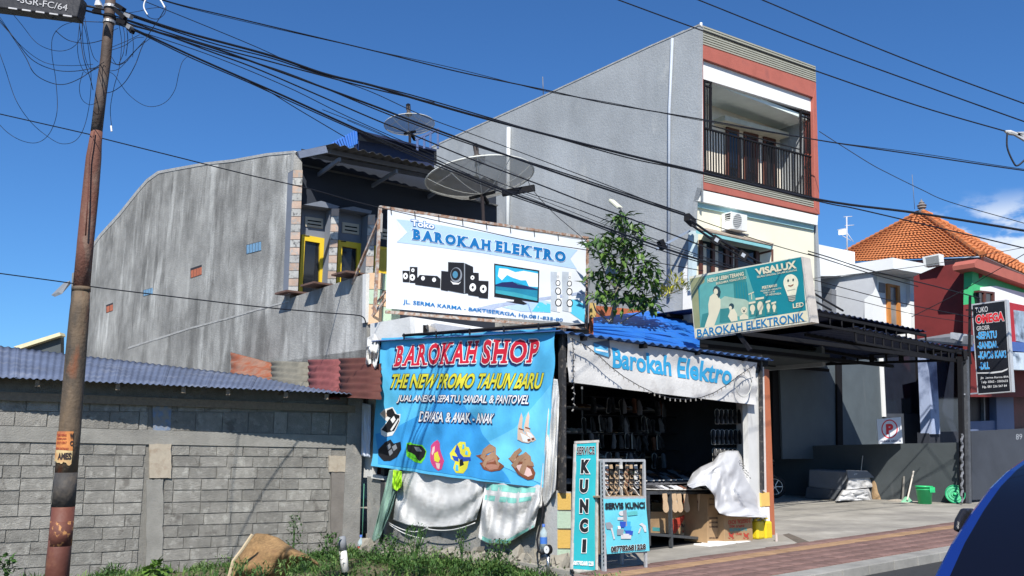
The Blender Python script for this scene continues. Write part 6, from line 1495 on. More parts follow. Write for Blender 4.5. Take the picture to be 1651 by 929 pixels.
# wrapped bundles
def lump(name, pl, q, d0, d1, mt, parent, amp=.04, seed=0, nu=24, nv=16):
    """a soft box: front face traced, sides curved back"""
    def fn(a, b):
        x, y = quadmap(q, a, 1 - b)
        e = min(a, 1 - a, b * 1.2, 1) ; r = min(1, e * 7); 
        d = d0 + (d1 - d0) * math.sqrt(max(0, 1 - (1 - r) ** 2)) + amp * noise.noise(Vector((a * 5, b * 4, seed))) + amp * .4 * noise.noise(Vector((a * 14, b * 12, seed + 2)))
        return pl.P(x, y, d)
    return MB().grid(fn, nu, nv).build(name, mt, parent, smooth=True)
PB1 = Pl(PG.P(1400, 806, .9), V)
tp_g = M('grey_wrap', (.17, .185, .21), .6, .1, 3, .15, 20); tp_w = M('white_wrap', (.52, .52, .52), .7, .06, 4, .15, 25, col2=(.40, .39, .38), c2at=.62)
bd = thing('wrapped_bundle', 'long grey plastic-wrapped bundle with a white end lying on top along the dark wall', 'bundle', PB1.P(1350, 806))
MB().prism([PB1.P(1304, 757), PB1.P(1303, 785), PB1.P(1372, 793), PB1.P(1368, 760)], -PB1.n * .7).build('long_side', tp_g, bd, bevel=.03)
PBe = Pl(PB1.P(1370, 780), U)
lump('white_end', PBe, [(1367, 761), (1399, 760), (1410, 785), (1362, 790)], -.1, .12, tp_w, bd, .05, 3)
MB().prism([PBe.P(1366, 758, .13), PBe.P(1398, 759, .13), PBe.P(1410, 770, .14), PBe.P(1368, 772, .14)], -PBe.n * .03).build('grey_flap', tp_g, bd)
bd2 = thing('wrapped_bundle', 'lower wrapped bundle with a crumpled white end lying on the concrete floor', 'bundle', PB1.P(1340, 806))
MB().prism([PB1.P(1300, 785), PB1.P(1297, 804), PB1.P(1360, 807), PB1.P(1362, 790)], -PB1.n * .8).build('long_side', M('grey_wrap_dark', (.10, .11, .125), .6, .1, 3, .15), bd2, bevel=.03)
lump('white_end', PBe, [(1358, 790), (1402, 787), (1408, 806), (1346, 808)], -.1, .2, tp_w, bd2, .07, 8)
sk_ = thing('paper_sack', 'brown paper sack with faint red print standing beside the white wrapped ends', 'sack', PBe.P(1424, 807))
sm = M('sack_paper', (.33, .22, .12), .85, .15, 8, .2, 25, col2=(.38, .12, .06), c2at=.68, c2scale=6)
def sackf(a, b):
    t = a * 2 * math.pi; h = b; w_ = (.25 - .12 * h ** 2) * (1 + .08 * noise.noise(Vector((math.cos(t) * 2, math.sin(t) * 2, h * 4)))); c = PBe.P(1423, 808, .2)
    return c + Vector((math.cos(t) * w_, math.sin(t) * w_ * (.7 - .35 * h), h * .72)) + Vector((-.06 * h, 0, 0))
MB().grid(sackf, 28, 16).build('bag', sm, sk_, smooth=True)
MB().lathe(PBe.P(1423, 808, .2) + Vector((-.06, 0, .70)), [(.12, 0), (.04, .04), (.07, .09), (.0, .08)], seg=12).build('tied_top', sm, sk_, smooth=True)
# motorcycle parked in the dark, front wheel showing
mc0 = G(1250, 803, 0); mo = thing('motorcycle', 'black motorcycle parked in the dark bay beside the orange pier, wheel showing', 'motorcycle', mc0)
fwd = (Vector((.93, -.2, 0))).normalized(); sdv = Vector((-fwd.y, fwd.x, 0)); rWh = .29
rub = M('tyre_rubber', (.02, .02, .022), .75, .1); blackp = M('black_plastic', (.015, .015, .018), .3, .1, spec=.5); chm = M('chrome', None)
for dx, nm in ((0, 'front_wheel'), (-1.25, 'rear_wheel')):
    c = mc0 + fwd * dx + Z * rWh
    w_ = MB().lathe(c, [(rWh - .09, -.03), (rWh - .03, -.045), (rWh, -.02), (rWh, .02), (rWh - .03, .045), (rWh - .09, .03), (rWh - .09, -.03)], axis=sdv, seg=32).build(nm, rub, mo, smooth=True)
    MB().lathe(c, [(rWh - .1, -.02), (rWh - .075, -.02), (rWh - .075, .02), (rWh - .1, .02)], axis=sdv, seg=32).build('rim', chm, w_)
    sp_ = MB()
    for k in range(6): t = k * math.pi / 3; sp_.bar(c, c + (fwd * math.cos(t) + Z * math.sin(t)) * (rWh - .08), .02)
    sp_.lathe(c, [(0, -.05), (.04, -.05), (.04, .05), (0, .05)], axis=sdv, seg=12); sp_.build('spokes', chm, w_)
def mcp(a, z, s_=0): return mc0 + fwd * a + Z * z + sdv * s_
for s_ in (-.07, .07): MB().tube([mcp(0, rWh, s_), mcp(-.22, .85, s_)], .022, 8).build('fork', chm, mo, smooth=True)
MB().prism([mcp(.14, rWh + .18, -.05), mcp(-.05, rWh + .34, -.05), mcp(-.2, rWh + .22, -.05), mcp(-.05, rWh + .29, -.05)], sdv * .1).build('front_mudguard', blackp, mo)
MB().prism([mcp(-.18, .95, -.12), mcp(-.05, .80, -.12), mcp(-.25, .45, -.12), mcp(-.55, .30, -.12), mcp(-1.0, .35, -.12), mcp(-.9, .62, -.12), mcp(-.45, .55, -.12)], sdv * .24).build('body', blackp, mo, bevel=.03)
MB().prism([mcp(-.45, .74, -.12), mcp(-1.35, .80, -.11), mcp(-1.3, .68, -.11), mcp(-.5, .62, -.12)], sdv * .24).build('seat', sh_b, mo, bevel=.04)
MB().tube([mcp(-.2, 1.0, -.33), mcp(-.22, .98, -.1), mcp(-.22, .98, .1), mcp(-.2, 1.0, .33)], .018, 8).build('handlebar', black, mo, smooth=True)
MB().lathe(mcp(-.06, .88), [(0, .08), (.07, .07), (.09, 0), (.06, -.06)], axis=fwd, seg=16).build('headlight', glassd, mo, smooth=True)
for s_ in (-.28, .28): MB().tube([mcp(-.2, 1.0, s_), mcp(-.15, 1.2, s_ * 1.1)], .008, 6).build('mirror_stalk', black, mo); 
for s_ in (-.3, .3): MB().lathe(mcp(-.15, 1.24, s_ * 1.05), [(0, 0), (.06, 0), (.05, .02), (0, .03)], axis=fwd, seg=12).build('mirror', blackp, mo)
MB().tube([mcp(-.5, .22, .14), mcp(-1.35, .38, .16)], [.03, .05], 10).build('exhaust', chm, mo, smooth=True)
# broom handle in the dark
tag(MB().tube([PG.P(1384, 795, .5), PG.P(1391, 735, .05)], .012, 6).build('pole', M('pale_pole', None), None), 'thin pale pole leaning in the dark behind the wrapped bundles', 'pole')
# rebar peg at the pier
tag(MB().tube([G(1252, 873), G(1252, 873) + Z * .12], .02, 8).build('pipe_stub', M('pipe_pinkish', (.5, .42, .38), .6), None), 'short pale pipe stub sticking up at the foot of the orange pier', 'pipe')
# ================================================================ UTILITY POLE
YP = 6.2
def pp(px, py, y=YP): return at(px, py, y)
pole = thing('utility_pole', 'leaning rusty steel telephone pole with a torn orange poster', 'utility pole', Vector((pp(88, 963).x, YP, -.15)))
m_low = M('pole_red_brown', (.13, .045, .03), .6, .2, 3, .1, 40, col2=(.20, .09, .05), c2at=.62, c2scale=6)
m_blk = M('pole_black_band', (.045, .042, .04), .7, .3, 5, .15, 40, col2=(.09, .075, .06), c2at=.55, c2scale=8)
m_mid = M('pole_patina', (.15, .105, .065), .75, .25, 3, .2, 40, col2=(.035, .033, .03), c2at=.54, c2scale=5, c2soft=.1, streak=.3, col3=(.17, .065, .03), c3at=.6, c3scale=7)
m_up = M('pole_rust', (.15, .065, .045), .75, .2, 3, .2, 40, col2=(.22, .16, .12), c2at=.60, c2scale=9, streak=.3)
m_top = M('pole_grey', (.085, .06, .048), .7, .3, 4, .15, 40, col2=(.11, .10, .09), c2at=.58, c2scale=9)
def pw(w): return w / 2 / F * YP * 1.03
def seg_(nm, pts, mt):
    return MB().tube([pp(x, y) for x, y, w in pts], [pw(w) for x, y, w in pts], 24).build(nm, mt, pole, smooth=True)
seg_('lower_section', [(87, 990, 34), (94.5, 900, 33.4), (102.5, 815, 32.6)], m_low)
seg_('black_band', [(102.3, 817, 32.9), (106.8, 762, 32.6)], m_blk)
seg_('middle_section', [(106.7, 764, 32.2), (112, 700, 32), (118.5, 620, 31), (125, 540, 30), (128.5, 500, 29), (131.2, 466, 25.5)], m_mid)
seg_('collar', [(131, 470, 27.5), (131.5, 463, 27.5)], m_mid)
seg_('upper_section', [(131.2, 467, 25.5), (138, 390, 25), (146, 310, 25), (151, 255, 23.5), (153.5, 232, 20), (156, 212, 18)], m_up)
seg_('top_section', [(155.5, 214, 18), (163, 150, 17.5), (170.5, 95, 17), (176, 30, 16.5), (181, -40, 16)], m_top)
seg_('rust_patch', [(96.5, 880, 33.3), (100.2, 840, 33.05)], M('rust_orange_patch', (.13, .045, .03), .7, .3, 10, .1, col2=(.42, .20, .07), c2at=.56, c2scale=22, c2soft=.03))
# poster wrapped round the pole
c_a = pp(110, 720); c_b = pp(115, 660); axp = (c_b - c_a).normalized(); rP = pw(32) + .004
uP = axp.cross(Vector((0, 1, 0))).normalized(); uP = uP if uP.x > 0 else -uP
class PoleS:
    """surface of the pole: across (metres round) and up (metres along)"""
    u = uP
    def P(s, px, py, off=0.0):
        base = Pl(c_a, uP, axp).P(px, py); a = (base - c_a).dot(uP); b = (base - c_a).dot(axp)
        th = math.asin(max(-.98, min(.98, a / rP))); r = rP + off
        nf = uP.cross(axp); nf = nf if nf.y < 0 else -nf
        return c_a + axp * b + uP * math.sin(th) * r + nf * math.cos(th) * r
PSf = PoleS()
post_ = [(97, 696), (126, 696), (122, 756), (95, 742)]
def pgrid(q, mt, off, nm, nu=14, nv=20, ragged=0):
    def fn(a, b):
        x, y = quadmap(q, a, 1 - b)
        if ragged and b > .95: y += 6 * noise.noise(Vector((a * 5, 1, 2)))
        return PSf.P(x, y, off)
    MB().grid(fn, nu, nv).build(nm, mt, pole, smooth=True, fixn=False)
pgrid([(97, 696), (124.5, 696), (122.5, 728), (95.5, 726)], M('poster_orange', (.52, .20, .06), .8, .2, 12, 0, col2=(.35, .10, .05), c2at=.6, c2scale=9), .002, 'poster')
pgrid([(95.6, 725), (122.6, 727), (120.5, 748), (93.5, 744)], M('poster_cream', (.58, .44, .22), .8, .2, 12, 0, col2=(.50, .25, .10), c2at=.58, c2scale=9), .003, 'poster', ragged=1)
def ptext(s_, q, mt, bold=.02): 
    vs, fs = glyphs(s_, bold); x0 = min(v.x for v in vs); x1 = max(v.x for v in vs); y0 = min(v.y for v in vs); y1 = max(v.y for v in vs)
    p2 = [quadmap(q, (v.x - x0) / (x1 - x0), (v.y - y0) / (y1 - y0)) for v in vs]
    v3, f3 = fine([(a / 100, b / 100, 0) for a, b in p2], fs, .03)
    MB().add([PSf.P(v[0] * 100, v[1] * 100, .006) for v in v3], f3).build('poster_lettering', mt, pole, fixn=False)
bp = M('poster_ink', (.03, .02, .02), .8); rp = M('poster_red_ink', (.25, .02, .02), .8)
ptext('AMES', [(103, 730), (121.5, 730), (120.5, 741), (102, 741)], bp, .05)
ptext('W', [(120, 699), (124, 699), (124, 708), (120, 708)], bp, .05); ptext('C', [(120, 711), (123.5, 711), (123, 719), (119.5, 719)], bp, .05)
for k, t in enumerate(('TIDAK KERAS', 'TERIMA JASA', 'SEDOT CEPAT')): ptext(t, [(100, 700 + k * 6), (116, 700 + k * 6), (115.5, 704 + k * 6), (99.5, 704 + k * 6)], rp)
ptext('BISA DATANG', [(99, 721), (118, 722), (117.5, 726), (98.5, 725)], rp)
# thin rust line (wire) down the pole
tube_o('pole_wire', [pp(152, 212, YP - .06), pp(148, 232, YP - .08), pp(144, 255, YP - .09), pp(141, 330, YP - .09), pp(138, 380, YP - .085)], .005, m_low, pole)
# clamps, insulators and hardware at the top
hw = M('galvanised', (.40, .40, .40), .45, .2, 10, .05, metal=.5)
for y, w_ in ((38, 20), (29, 20), (14, 22)):
    MB().tube([pp(176.5 - (y - 30) * .1, y), pp(176.8 - (y - 30) * .1, y - 4)], pw(w_), 16).build('band_clamp', hw if y != 29 else black, pole)
for k, (x, y, dx, dy) in enumerate(((190, 34, 14, 4), (196, 22, 16, 6), (188, 8, 12, 8), (162, 20, -12, -2), (200, 38, 12, 8), (186, 16, 16, 14), (206, 42, 8, 10))):
    MB().bar(pp(x, y, YP - .06), pp(x + dx, y + dy, YP - .1), .032, .028).build('cable_grip', (black, hw, black, black, hw, black, black)[k], pole)
MB().slab(Pl(pp(157, 4, YP - .2), (1, 0, 0)), [(152, 8), (154, 1), (157, -4), (160, 1), (163, 8)], -.04, 0).build('anchor_plate', M('anchor_pale', (.55, .55, .55), .5), pole)
# splice closure with stencilled code
cb = thing('cable_closure', 'black cable junction box with white stencilled code hanging at the top left', 'junction box', pp(60, 10, 5.9))
PCb = Pl(pp(60, 10, 5.9), (1, .05, -.12), Vector((.12, 0, 1)))
MB().slab(PCb, [(-90, -44), (131, -6), (129, 8), (124, 28), (60, 20), (-90, 2)], -.11, 0).build('housing', M('closure_black', (.02, .02, .024), .45, .2, 10, .05), cb, bevel=.01)
text(PCb, '-SGR-FC/64', [(28, -7), (109.5, 7.5), (108, 17.5), (27, 3.5)], M('stencil_grey', (.45, .45, .46), .7), cb, .006, bold=.0)
for k in range(5): MB().bar(PCb.P(14 + 22 * k, 13 + 3 * k, .005), PCb.P(28 + 22 * k, 15 + 3 * k, .005), .01).build('label_dash', M('stencil_grey', None), cb)

# ================================================================ CABLES
def crp(pts, n=7):
    P_ = [pts[0]] + list(pts) + [pts[-1]]; out = []
    for i in range(1, len(P_) - 2):
        p0, p1, p2, p3 = P_[i - 1], P_[i], P_[i + 1], P_[i + 2]
        for k in range(n):
            t = k / n
            out.append(tuple(.5 * ((2 * p1[j]) + (-p0[j] + p2[j]) * t + (2 * p0[j] - 5 * p1[j] + 4 * p2[j] - p3[j]) * t * t + (-p0[j] + 3 * p1[j] - 3 * p2[j] + p3[j]) * t ** 3) for j in range(len(p1))))
    out.append(tuple(pts[-1])); return out
def dep(x): return 6.2 + max(0, (x - 180)) / 1471 * 14.3
def cable(label, pts, w_, y0=None, y1=None, group='overhead cables', name='cable', mt=None):
    q = crp(pts); xs = [p[0] for p in pts]; xa, xb = xs[0], xs[-1]
    f = (lambda x: dep(x)) if y0 is None else (lambda x: y0 + (y1 - y0) * (x - xa) / ((xb - xa) or 1))
    P3 = [at(x, y, f(x)) for x, y in q]; rr = [w_ / 2 / F * f(x) for x, y in q]
    return tag(MB().tube(P3, rr, 6, cap=False).build(name, mt or wirem, None, smooth=True), label, 'cable', group)
E = (1720, 0)
cable('thin upper cable crossing just above the balcony railing', [(190, -30), (266, 1), (386, 30.5), (600, 81.4), (740, 116), (883, 146), (980, 167), (1128, 192), (1319, 226), (1480, 250), (1651, 275), (1760, 288)], 2.2)
cable('second strand of the thin upper cable crossing above the balcony railing', [(190, -28), (266, 2), (386, 33), (600, 81), (740, 112), (883, 148), (980, 165), (1128, 194), (1319, 226), (1480, 247), (1651, 273), (1760, 284)], 1.2)
cable('thin cable from the pole top joining the thick bundle, ending above the air conditioner', [(180, -20), (228, 0), (322, 38), (409, 74), (478, 105), (536, 126), (600, 149), (687, 189), (763, 217), (840, 246), (980, 299), (1110, 349), (1240, 393), (1320, 415)], 1.4)
cable('thickest cable running from the pole across the foot of the red balcony frame', [(180, 12), (203, 21), (294, 51), (434, 89), (523, 119), (600, 138), (662, 157), (789, 193), (980, 242), (1110, 273), (1320, 322), (1481, 344), (1651, 372), (1760, 392)], 4.2)
cable('companion strand hugging the thickest cable and diverging right of the tall building', [(180, 16), (333, 67), (434, 93), (523, 121), (662, 153), (980, 246), (1110, 275), (1321, 325), (1377, 336), (1468, 357), (1558, 378), (1651, 400), (1760, 425)], 2.2)
cable('strand leaving the pole just under the thickest cable', [(180, 24), (333, 72), (434, 99), (523, 123), (600, 143), (700, 166)], 2.4)
cable('thick cable dropping over the satellite dish to the bracket on the tall building', [(180, 32), (205, 39), (333, 74), (460, 119), (600, 170), (662, 194), (768, 233), (890, 276), (980, 306), (1104, 347)], 3.4)
cable('strand twisted with the thick cable that drops over the satellite dish', [(180, 30), (205, 37), (333, 78), (460, 117), (600, 174), (662, 198), (768, 236), (890, 273), (1104, 344)], 2.2)
cable('cable sagging under the dish centre and crossing the bushy tree toward the window', [(180, 28), (218, 38), (333, 81), (409, 109), (498, 147), (600, 191), (662, 216), (763, 258), (865, 296), (947, 328), (1008, 350), (1107, 387), (1201, 422), (1300, 452)], 2.4)
cable('lowest thick cable passing below the big satellite dish', [(180, 36), (213, 46), (307, 89), (396, 128), (460, 156), (577, 209), (654, 241), (738, 277), (809, 306), (891, 336), (1023, 384), (1138, 422), (1200, 438)], 3.4)
cable('second strand of the lowest thick cable', [(180, 38), (213, 48), (307, 93), (396, 131), (460, 160), (577, 212), (654, 246), (738, 281), (809, 310), (922, 350), (1060, 402), (1190, 440)], 2.0)
cable('thin strand above the lowest thick cable, over the dark awning', [(190, 40), (333, 87), (460, 139), (560, 188), (687, 244), (814, 298), (924, 335), (1067, 390), (1200, 437)], 1.4)
cable('thin strand just above the billboard top, crossing the dish rim', [(520, 177), (600, 209), (690, 252), (800, 300), (850, 318), (960, 362), (1067, 398), (1200, 442)], 1.2)
cable('thinner strand between the dish and the tree', [(560, 194), (687, 249), (800, 303), (850, 314), (1000, 372), (1120, 412), (1200, 433)], 1.0)
cable('thin service wire dropping from the bundle to the blue roof edge', [(396, 131), (429, 145), (480, 176), (556, 221)], 1.5)
cable('lone thin cable from the left edge past the grey side wall to the billboard', [(-60, 170), (0, 184), (145, 217), (164, 223), (280, 252), (400, 282), (493, 303), (560, 322)], 2.0, 6.1, 15.5)
cable('thin cable drawn across the top of the white billboard', [(560, 322), (626, 338), (740, 364), (850, 388), (944, 403), (1000, 413), (1134, 437)], 1.4, 13.6, 17)
cable('low thin cable from the left edge to the end of the grey side wall', [(-60, 433), (0, 441), (110, 456), (160, 464), (300, 481), (420, 495), (520, 504), (572, 508), (586, 512), (590, 522)], 2.0, 7.5, 14.9)
cable('lowest of the three straight power lines above the tall building', [(900, -36), (997, 0), (1128, 48), (1314, 114), (1481, 171), (1622, 212)], 2.2, 8, 15, 'straight power lines')
cable('middle of the three straight power lines at the top right', [(1030, -38), (1126, 0), (1300, 69), (1481, 135), (1651, 196), (1760, 233)], 2.2, 8, 15, 'straight power lines')
cable('highest of the three straight power lines at the top right', [(1140, -36), (1229, 0), (1371, 60), (1507, 114), (1651, 167), (1760, 206)], 2.2, 8, 15, 'straight power lines')
cable('thin wire curving down from the red frame toward the cloud', [(1321, 212), (1352, 232), (1403, 264), (1433, 280), (1486, 306), (1532, 326), (1651, 360), (1760, 392)], 1.4, 21, 16)
cable('thin wire sagging up across the white house and the orange roof to the right edge', [(1300, 450), (1388, 441), (1491, 428), (1580, 412), (1651, 399), (1740, 380)], 1.0, 19, 17)
cable('cable crossing the white house and the red wall', [(1303, 405), (1340, 416), (1403, 436), (1501, 460), (1580, 481)], 1.8, 16.5, 19)
cable('second cable crossing the white house just below', [(1303, 409), (1340, 421), (1403, 441), (1480, 462)], 1.6, 16.5, 19)
cable('cable behind the bulb sign running to the red building', [(1303, 449), (1403, 476), (1478, 494), (1570, 512)], 1.4, 16.5, 19)
cable('thin wire low over the carport roof', [(1303, 466), (1380, 484), (1470, 506), (1560, 520)], 1.0, 16.5, 19)
cable('wire rising over the dark red wall to the right edge', [(1470, 511), (1535, 478), (1595, 443), (1651, 410), (1720, 368)], 1.3, 19, 17)
cable('drop wire from the dish across the billboard corner', [(850, 290), (862, 310), (893, 344), (935, 380), (948, 392)], 1.2, 15.4, 15.4)
cable('thick black drop cable right of the bulb sign, upper strand', [(1303, 467), (1330, 484), (1359, 501)], 3.4, 16, 17.5); cable('thick black drop cable right of the bulb sign, lower strand', [(1303, 480), (1320, 489), (1340, 500)], 3.4, 16, 17.2)
lad = thing('twin_drop_cable', 'pair of thick parallel cables with square clamps descending behind the bulb sign', 'cable', at(1156, 388, 16))
for pts in ([(1112, 354), (1156, 384), (1227, 425), (1310, 472)], [(1115, 363), (1156, 391), (1217, 427), (1300, 474)]):
    MB().tube([at(x, y, 15.8 + (x - 1112) / 150) for x, y in crp(pts)], .022, 8).build('strand', wirem, lad, smooth=True)
for x, y in ((1155, 387.5), (1198, 412)):
    c = at(x, y, 15.8 + (x - 1112) / 150 - .05); MB().box(c, Vector((.07, 0, -.045)), Vector((0, .02, 0)), Vector((.04, 0, .065))).build('clamp', black, lad); MB().box(c - Vector((0, .025, 0)), Vector((.03, 0, -.02)), Vector((0, .005, 0)), Vector((.018, 0, .03))).build('clamp_plate', M('clamp_plate', (.35, .38, .42), .4), lad)
# cables to the left of the pole
cable('thick cable above the junction box at the left of the pole', [(-60, -22), (60, -2), (120, 6), (176, 17)], 4.0, 5.9, 6.2, 'cables left of the pole')
cable('cable below the junction box joining the pole', [(126, 14), (150, 20), (176, 26)], 3.6, 6.0, 6.2, 'cables left of the pole')
cable('thin cable below the junction box running to the pole', [(-20, 4), (60, 24), (110, 33), (168, 36)], 1.2, 6.0, 6.2, 'cables left of the pole')
# loose loops: each a wire of its own
loops = [[(-10, 20), (12, 48), (40, 90), (55, 118), (80, 133), (105, 136), (132, 125), (150, 112), (168, 100)],
 [(-10, 60), (8, 110), (25, 160), (48, 195), (75, 219), (100, 232), (125, 224), (140, 190), (147, 130), (140, 60), (128, 20)],
 [(-10, 190), (10, 212), (35, 227), (60, 230), (80, 215), (92, 180), (90, 130), (84, 90), (85, 60), (100, 42), (124, 34)],
 [(-10, 25), (20, 58), (50, 95), (85, 112), (120, 115), (160, 108)], [(0, 28), (30, 70), (70, 100), (110, 106), (150, 104)],
 [(12, 12), (35, 40), (60, 70), (90, 82), (115, 78), (130, 60), (134, 30)], [(10, 10), (50, 28), (80, 30), (118, 28)],
 [(130, 20), (127, 50), (125, 80), (130, 105), (140, 118), (155, 110)], [(133, 20), (133, 60), (138, 95), (148, 113), (165, 105)],
 [(128, 40), (134, 90), (145, 125), (150, 145)], [(136, 25), (142, 60), (150, 90), (158, 100)], [(134, 116), (128, 140), (132, 160), (145, 169), (158, 163), (165, 150)],
 [(90, 50), (110, 65), (140, 70), (165, 65)], [(176, 82), (200, 74), (218, 62), (232, 60)], [(176, 78), (205, 66), (225, 56)],
 [(176, 98), (188, 104), (200, 100), (215, 85), (233, 66)], [(172, 115), (190, 112), (205, 98), (222, 78), (242, 62)],
 [(174, 116), (185, 122), (205, 150), (228, 168), (248, 172), (268, 164), (282, 145), (288, 120), (294, 100), (304, 90)],
 [(172, 150), (185, 146), (202, 132), (218, 105), (228, 78), (240, 55), (258, 28), (268, 10)], [(192, 40), (196, 70), (192, 110), (184, 140), (178, 175), (180, 205)],
 [(198, 42), (201, 60), (199, 85), (192, 102)], [(204, 44), (206, 65), (203, 90)], [(212, 50), (215, 70), (214, 92)], [(180, 92), (190, 105), (206, 98)],
 [(236, -10), (232, 10), (238, 26), (252, 31), (264, 24), (268, 14)], [(200, 22), (225, 18), (240, 14), (258, 12)], [(175, 60), (182, 50), (190, 46)]]
for k, q in enumerate(loops):
    y_ = YP - .25 + .5 * ((k * 37) % 10) / 10; P3 = [at(x, y, y_ + .2 * math.sin(i * .3 + k)) for i, (x, y) in enumerate(crp(q, 6))]
    tag(MB().tube(P3, .0021 if k % 3 else .0028, 5, cap=False).build('loose_wire', wirem, None, smooth=True), ('thin black wire hanging in a loose loop left of the pole top' if q[0][0] < 172 else 'thin black wire hanging in a loose loop right of the pole top'), 'wire', 'loose wire loops left of the pole' if q[0][0] < 172 else 'loose wire loops right of the pole')
tag(MB().tube([at(x, y, YP - .1) for x, y in crp([(238, 24), (232, 12), (235, 0), (246, -8)], 6)], .005, 6).build('white_wire', white, None, smooth=True), 'short bright white wire arc beside the pole top', 'wire')
tag(MB().tube([at(x, y, YP - .1) for x, y in crp([(252, -8), (260, 2), (266, 13)], 6)], .006, 6).build('white_wire', white, None, smooth=True), 'tiny white wire end right of the white arc', 'wire')
tag(MB().tube([at(x, y, YP - .1) for x, y in ((179, 203), (180, 212))], .006, 6).build('wire_tip', white, None), 'tiny white wire tip dangling in mid air right of the pole', 'wire')
# crossarm insulators at right edge
ca = thing('line_insulator', 'pale insulator and hanging jumper wire at the right edge of the sky', 'insulator', at(1640, 215, 15))
MB().tube([at(1620, 212, 15), at(1628, 214, 15), at(1640, 217, 15)], [.02, .05, .03], 8).build('insulator', M('porcelain', (.45, .45, .45), .3), ca)
for y0, y1 in ((216, 214), (222, 224), (228, 236)): MB().bar(at(1636, 216, 15), at(1670, y1, 15), .05).build('steel_arm', hw, ca)
tube_o('jumper', [at(x, y, 14.9) for x, y in crp([(1624, 214), (1624, 238), (1634, 262), (1641, 267), (1655, 255), (1668, 240)])], .015, wirem, ca)

# ================================================================ DISHES and roof things
meshm = M('dish_mesh', (.40, .38, .33), .5, .1, 60, .05, alpha=.70); dring = M('dish_ring', (.60, .60, .55), .4, .05)
def dish(lab, px, py, y, rad, axis, depth, feed_h, mast_px):
    c = at(px, py, y); ax = Vector(axis).normalized(); d = thing('satellite_dish', lab, 'satellite dish', c)
    prof = [(rad * t, depth * t * t) for t in [i / 10 for i in range(11)]]
    b = c - ax * depth
    MB().lathe(b, prof, axis=ax, seg=48).build('reflector', meshm, d, smooth=True)
    a1 = ax.cross(Vector((.3, 1, .2))).normalized(); a2 = ax.cross(a1)
    MB().tube([c + (a1 * math.cos(t) + a2 * math.sin(t)) * rad for t in [2 * math.pi * i / 48 for i in range(49)]], rad * .016, 6).build('rim', dring, d, smooth=True)
    for k in range(10):
        t = 2 * math.pi * k / 10; MB().tube([b + ax * depth * s * s + (a1 * math.cos(t) + a2 * math.sin(t)) * rad * s for s in [i / 6 for i in range(7)]], rad * .008, 5).build('rib', dring, d)
    f = b + ax * feed_h
    for k in range(4):
        t = 2 * math.pi * (k + .3) / 4; MB().tube([f, b + ax * depth * .85 * .85 + (a1 * math.cos(t) + a2 * math.sin(t)) * rad * .85], rad * .012, 5).build('feed_strut', greysteel, d)
    MB().lathe(f - ax * .0, [(0, -.05), (.08, -.05), (.09, 0), (.05, .02), (.045, .2), (0, .2)], axis=ax, seg=16).build('feed_horn', M('feed_dark', (.06, .05, .045), .5), d, smooth=True)
    MB().bar(f + ax * .1, f + ax * .26, .08).build('receiver', black, d)
    MB().tube([b, at(mast_px[0], mast_px[1], y + .1)], .035, 10).build('mast', M('mast_brown', (.10, .07, .06), .7, .2, 8), d)
    MB().bar(b - ax * .02 - a1 * rad * .25, b - ax * .02 + a1 * rad * .25, .05).build('mount_bar', black, d)
    MB().bar(b, b - a2 * .3 - ax * .1, .06).build('mount_arm', black, d); return d
dish('large grey mesh satellite dish above the white billboard', 773.5, 286, 17.3, 1.09, (-.14, .07, 1), .36, .82, (781, 385))
dish('smaller mesh satellite dish on the roof behind the dark awning', 660, 201, 21.5, .63, (-.09, .08, 1), .20, .50, (661, 262))
MB().bar(at(810, 312, 17.2), at(862, 303, 17.0), .07, .12).build('awning_tip_holder', black, bpy.data.objects['satellite_dish'])
# blue sheeted roof terrace
rt = thing('roof_shelter', 'blue corrugated roof shelter with railing behind the dark awning', 'shelter', at(600, 250, 21))
aa, bb, cc, dd = at(533, 231, 20.5), at(575.5, 209, 20), at(576.5, 232, 20), at(545, 246, 20.5)
wavy_sheet(aa, bb, dd, cc, 10, .03, nv=2, nper=8).build('blue_sheet', tin_blue, rt, thick=.01)
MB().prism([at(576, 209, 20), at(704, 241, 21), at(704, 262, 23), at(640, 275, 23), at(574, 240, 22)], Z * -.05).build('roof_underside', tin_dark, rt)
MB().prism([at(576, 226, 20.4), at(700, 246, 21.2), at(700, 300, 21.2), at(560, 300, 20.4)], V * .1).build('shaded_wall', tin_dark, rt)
for x, y0, y1 in ((577, 212, 245), (673, 226, 244), (684, 220, 240), (694, 214, 240), (706, 208, 240)): MB().bar(at(x, y0, 20.2), at(x, y1, 20.2), .05).build('railing_post', M('railing_blue', (.03, .07, .20), .5), rt)
MB().bar(at(670, 226, 20.2), at(708, 208, 20.2), .05).build('railing_rail', M('railing_blue', None), rt)
# far-left yellowish eave behind the shed
fl_ = thing('far_roof', 'small pale yellow roof edge peeping over the left shed roof', 'roof', at(60, 550, 26))
MB().prism([at(22, 559, 26), at(96, 536, 26), at(98, 541, 26), at(30, 563, 26)], Vector((0, .3, 0))).build('eave', M('eave_cream', (.60, .55, .36), .8), fl_)
MB().prism([at(36, 562, 26.2), at(98, 540, 26.2), at(98, 590, 26.2), at(36, 590, 26.2)], Vector((0, .2, 0))).build('gable_wall', darkpaint, fl_)
MB().prism([PS.P(113, 452, .05), PS.P(94, 471, .7), PS.P(100, 474, .7), PS.P(114, 458, .05)], V * .8).build('gutter_stub', M('stub_grey', (.2, .21, .22), .7), house)
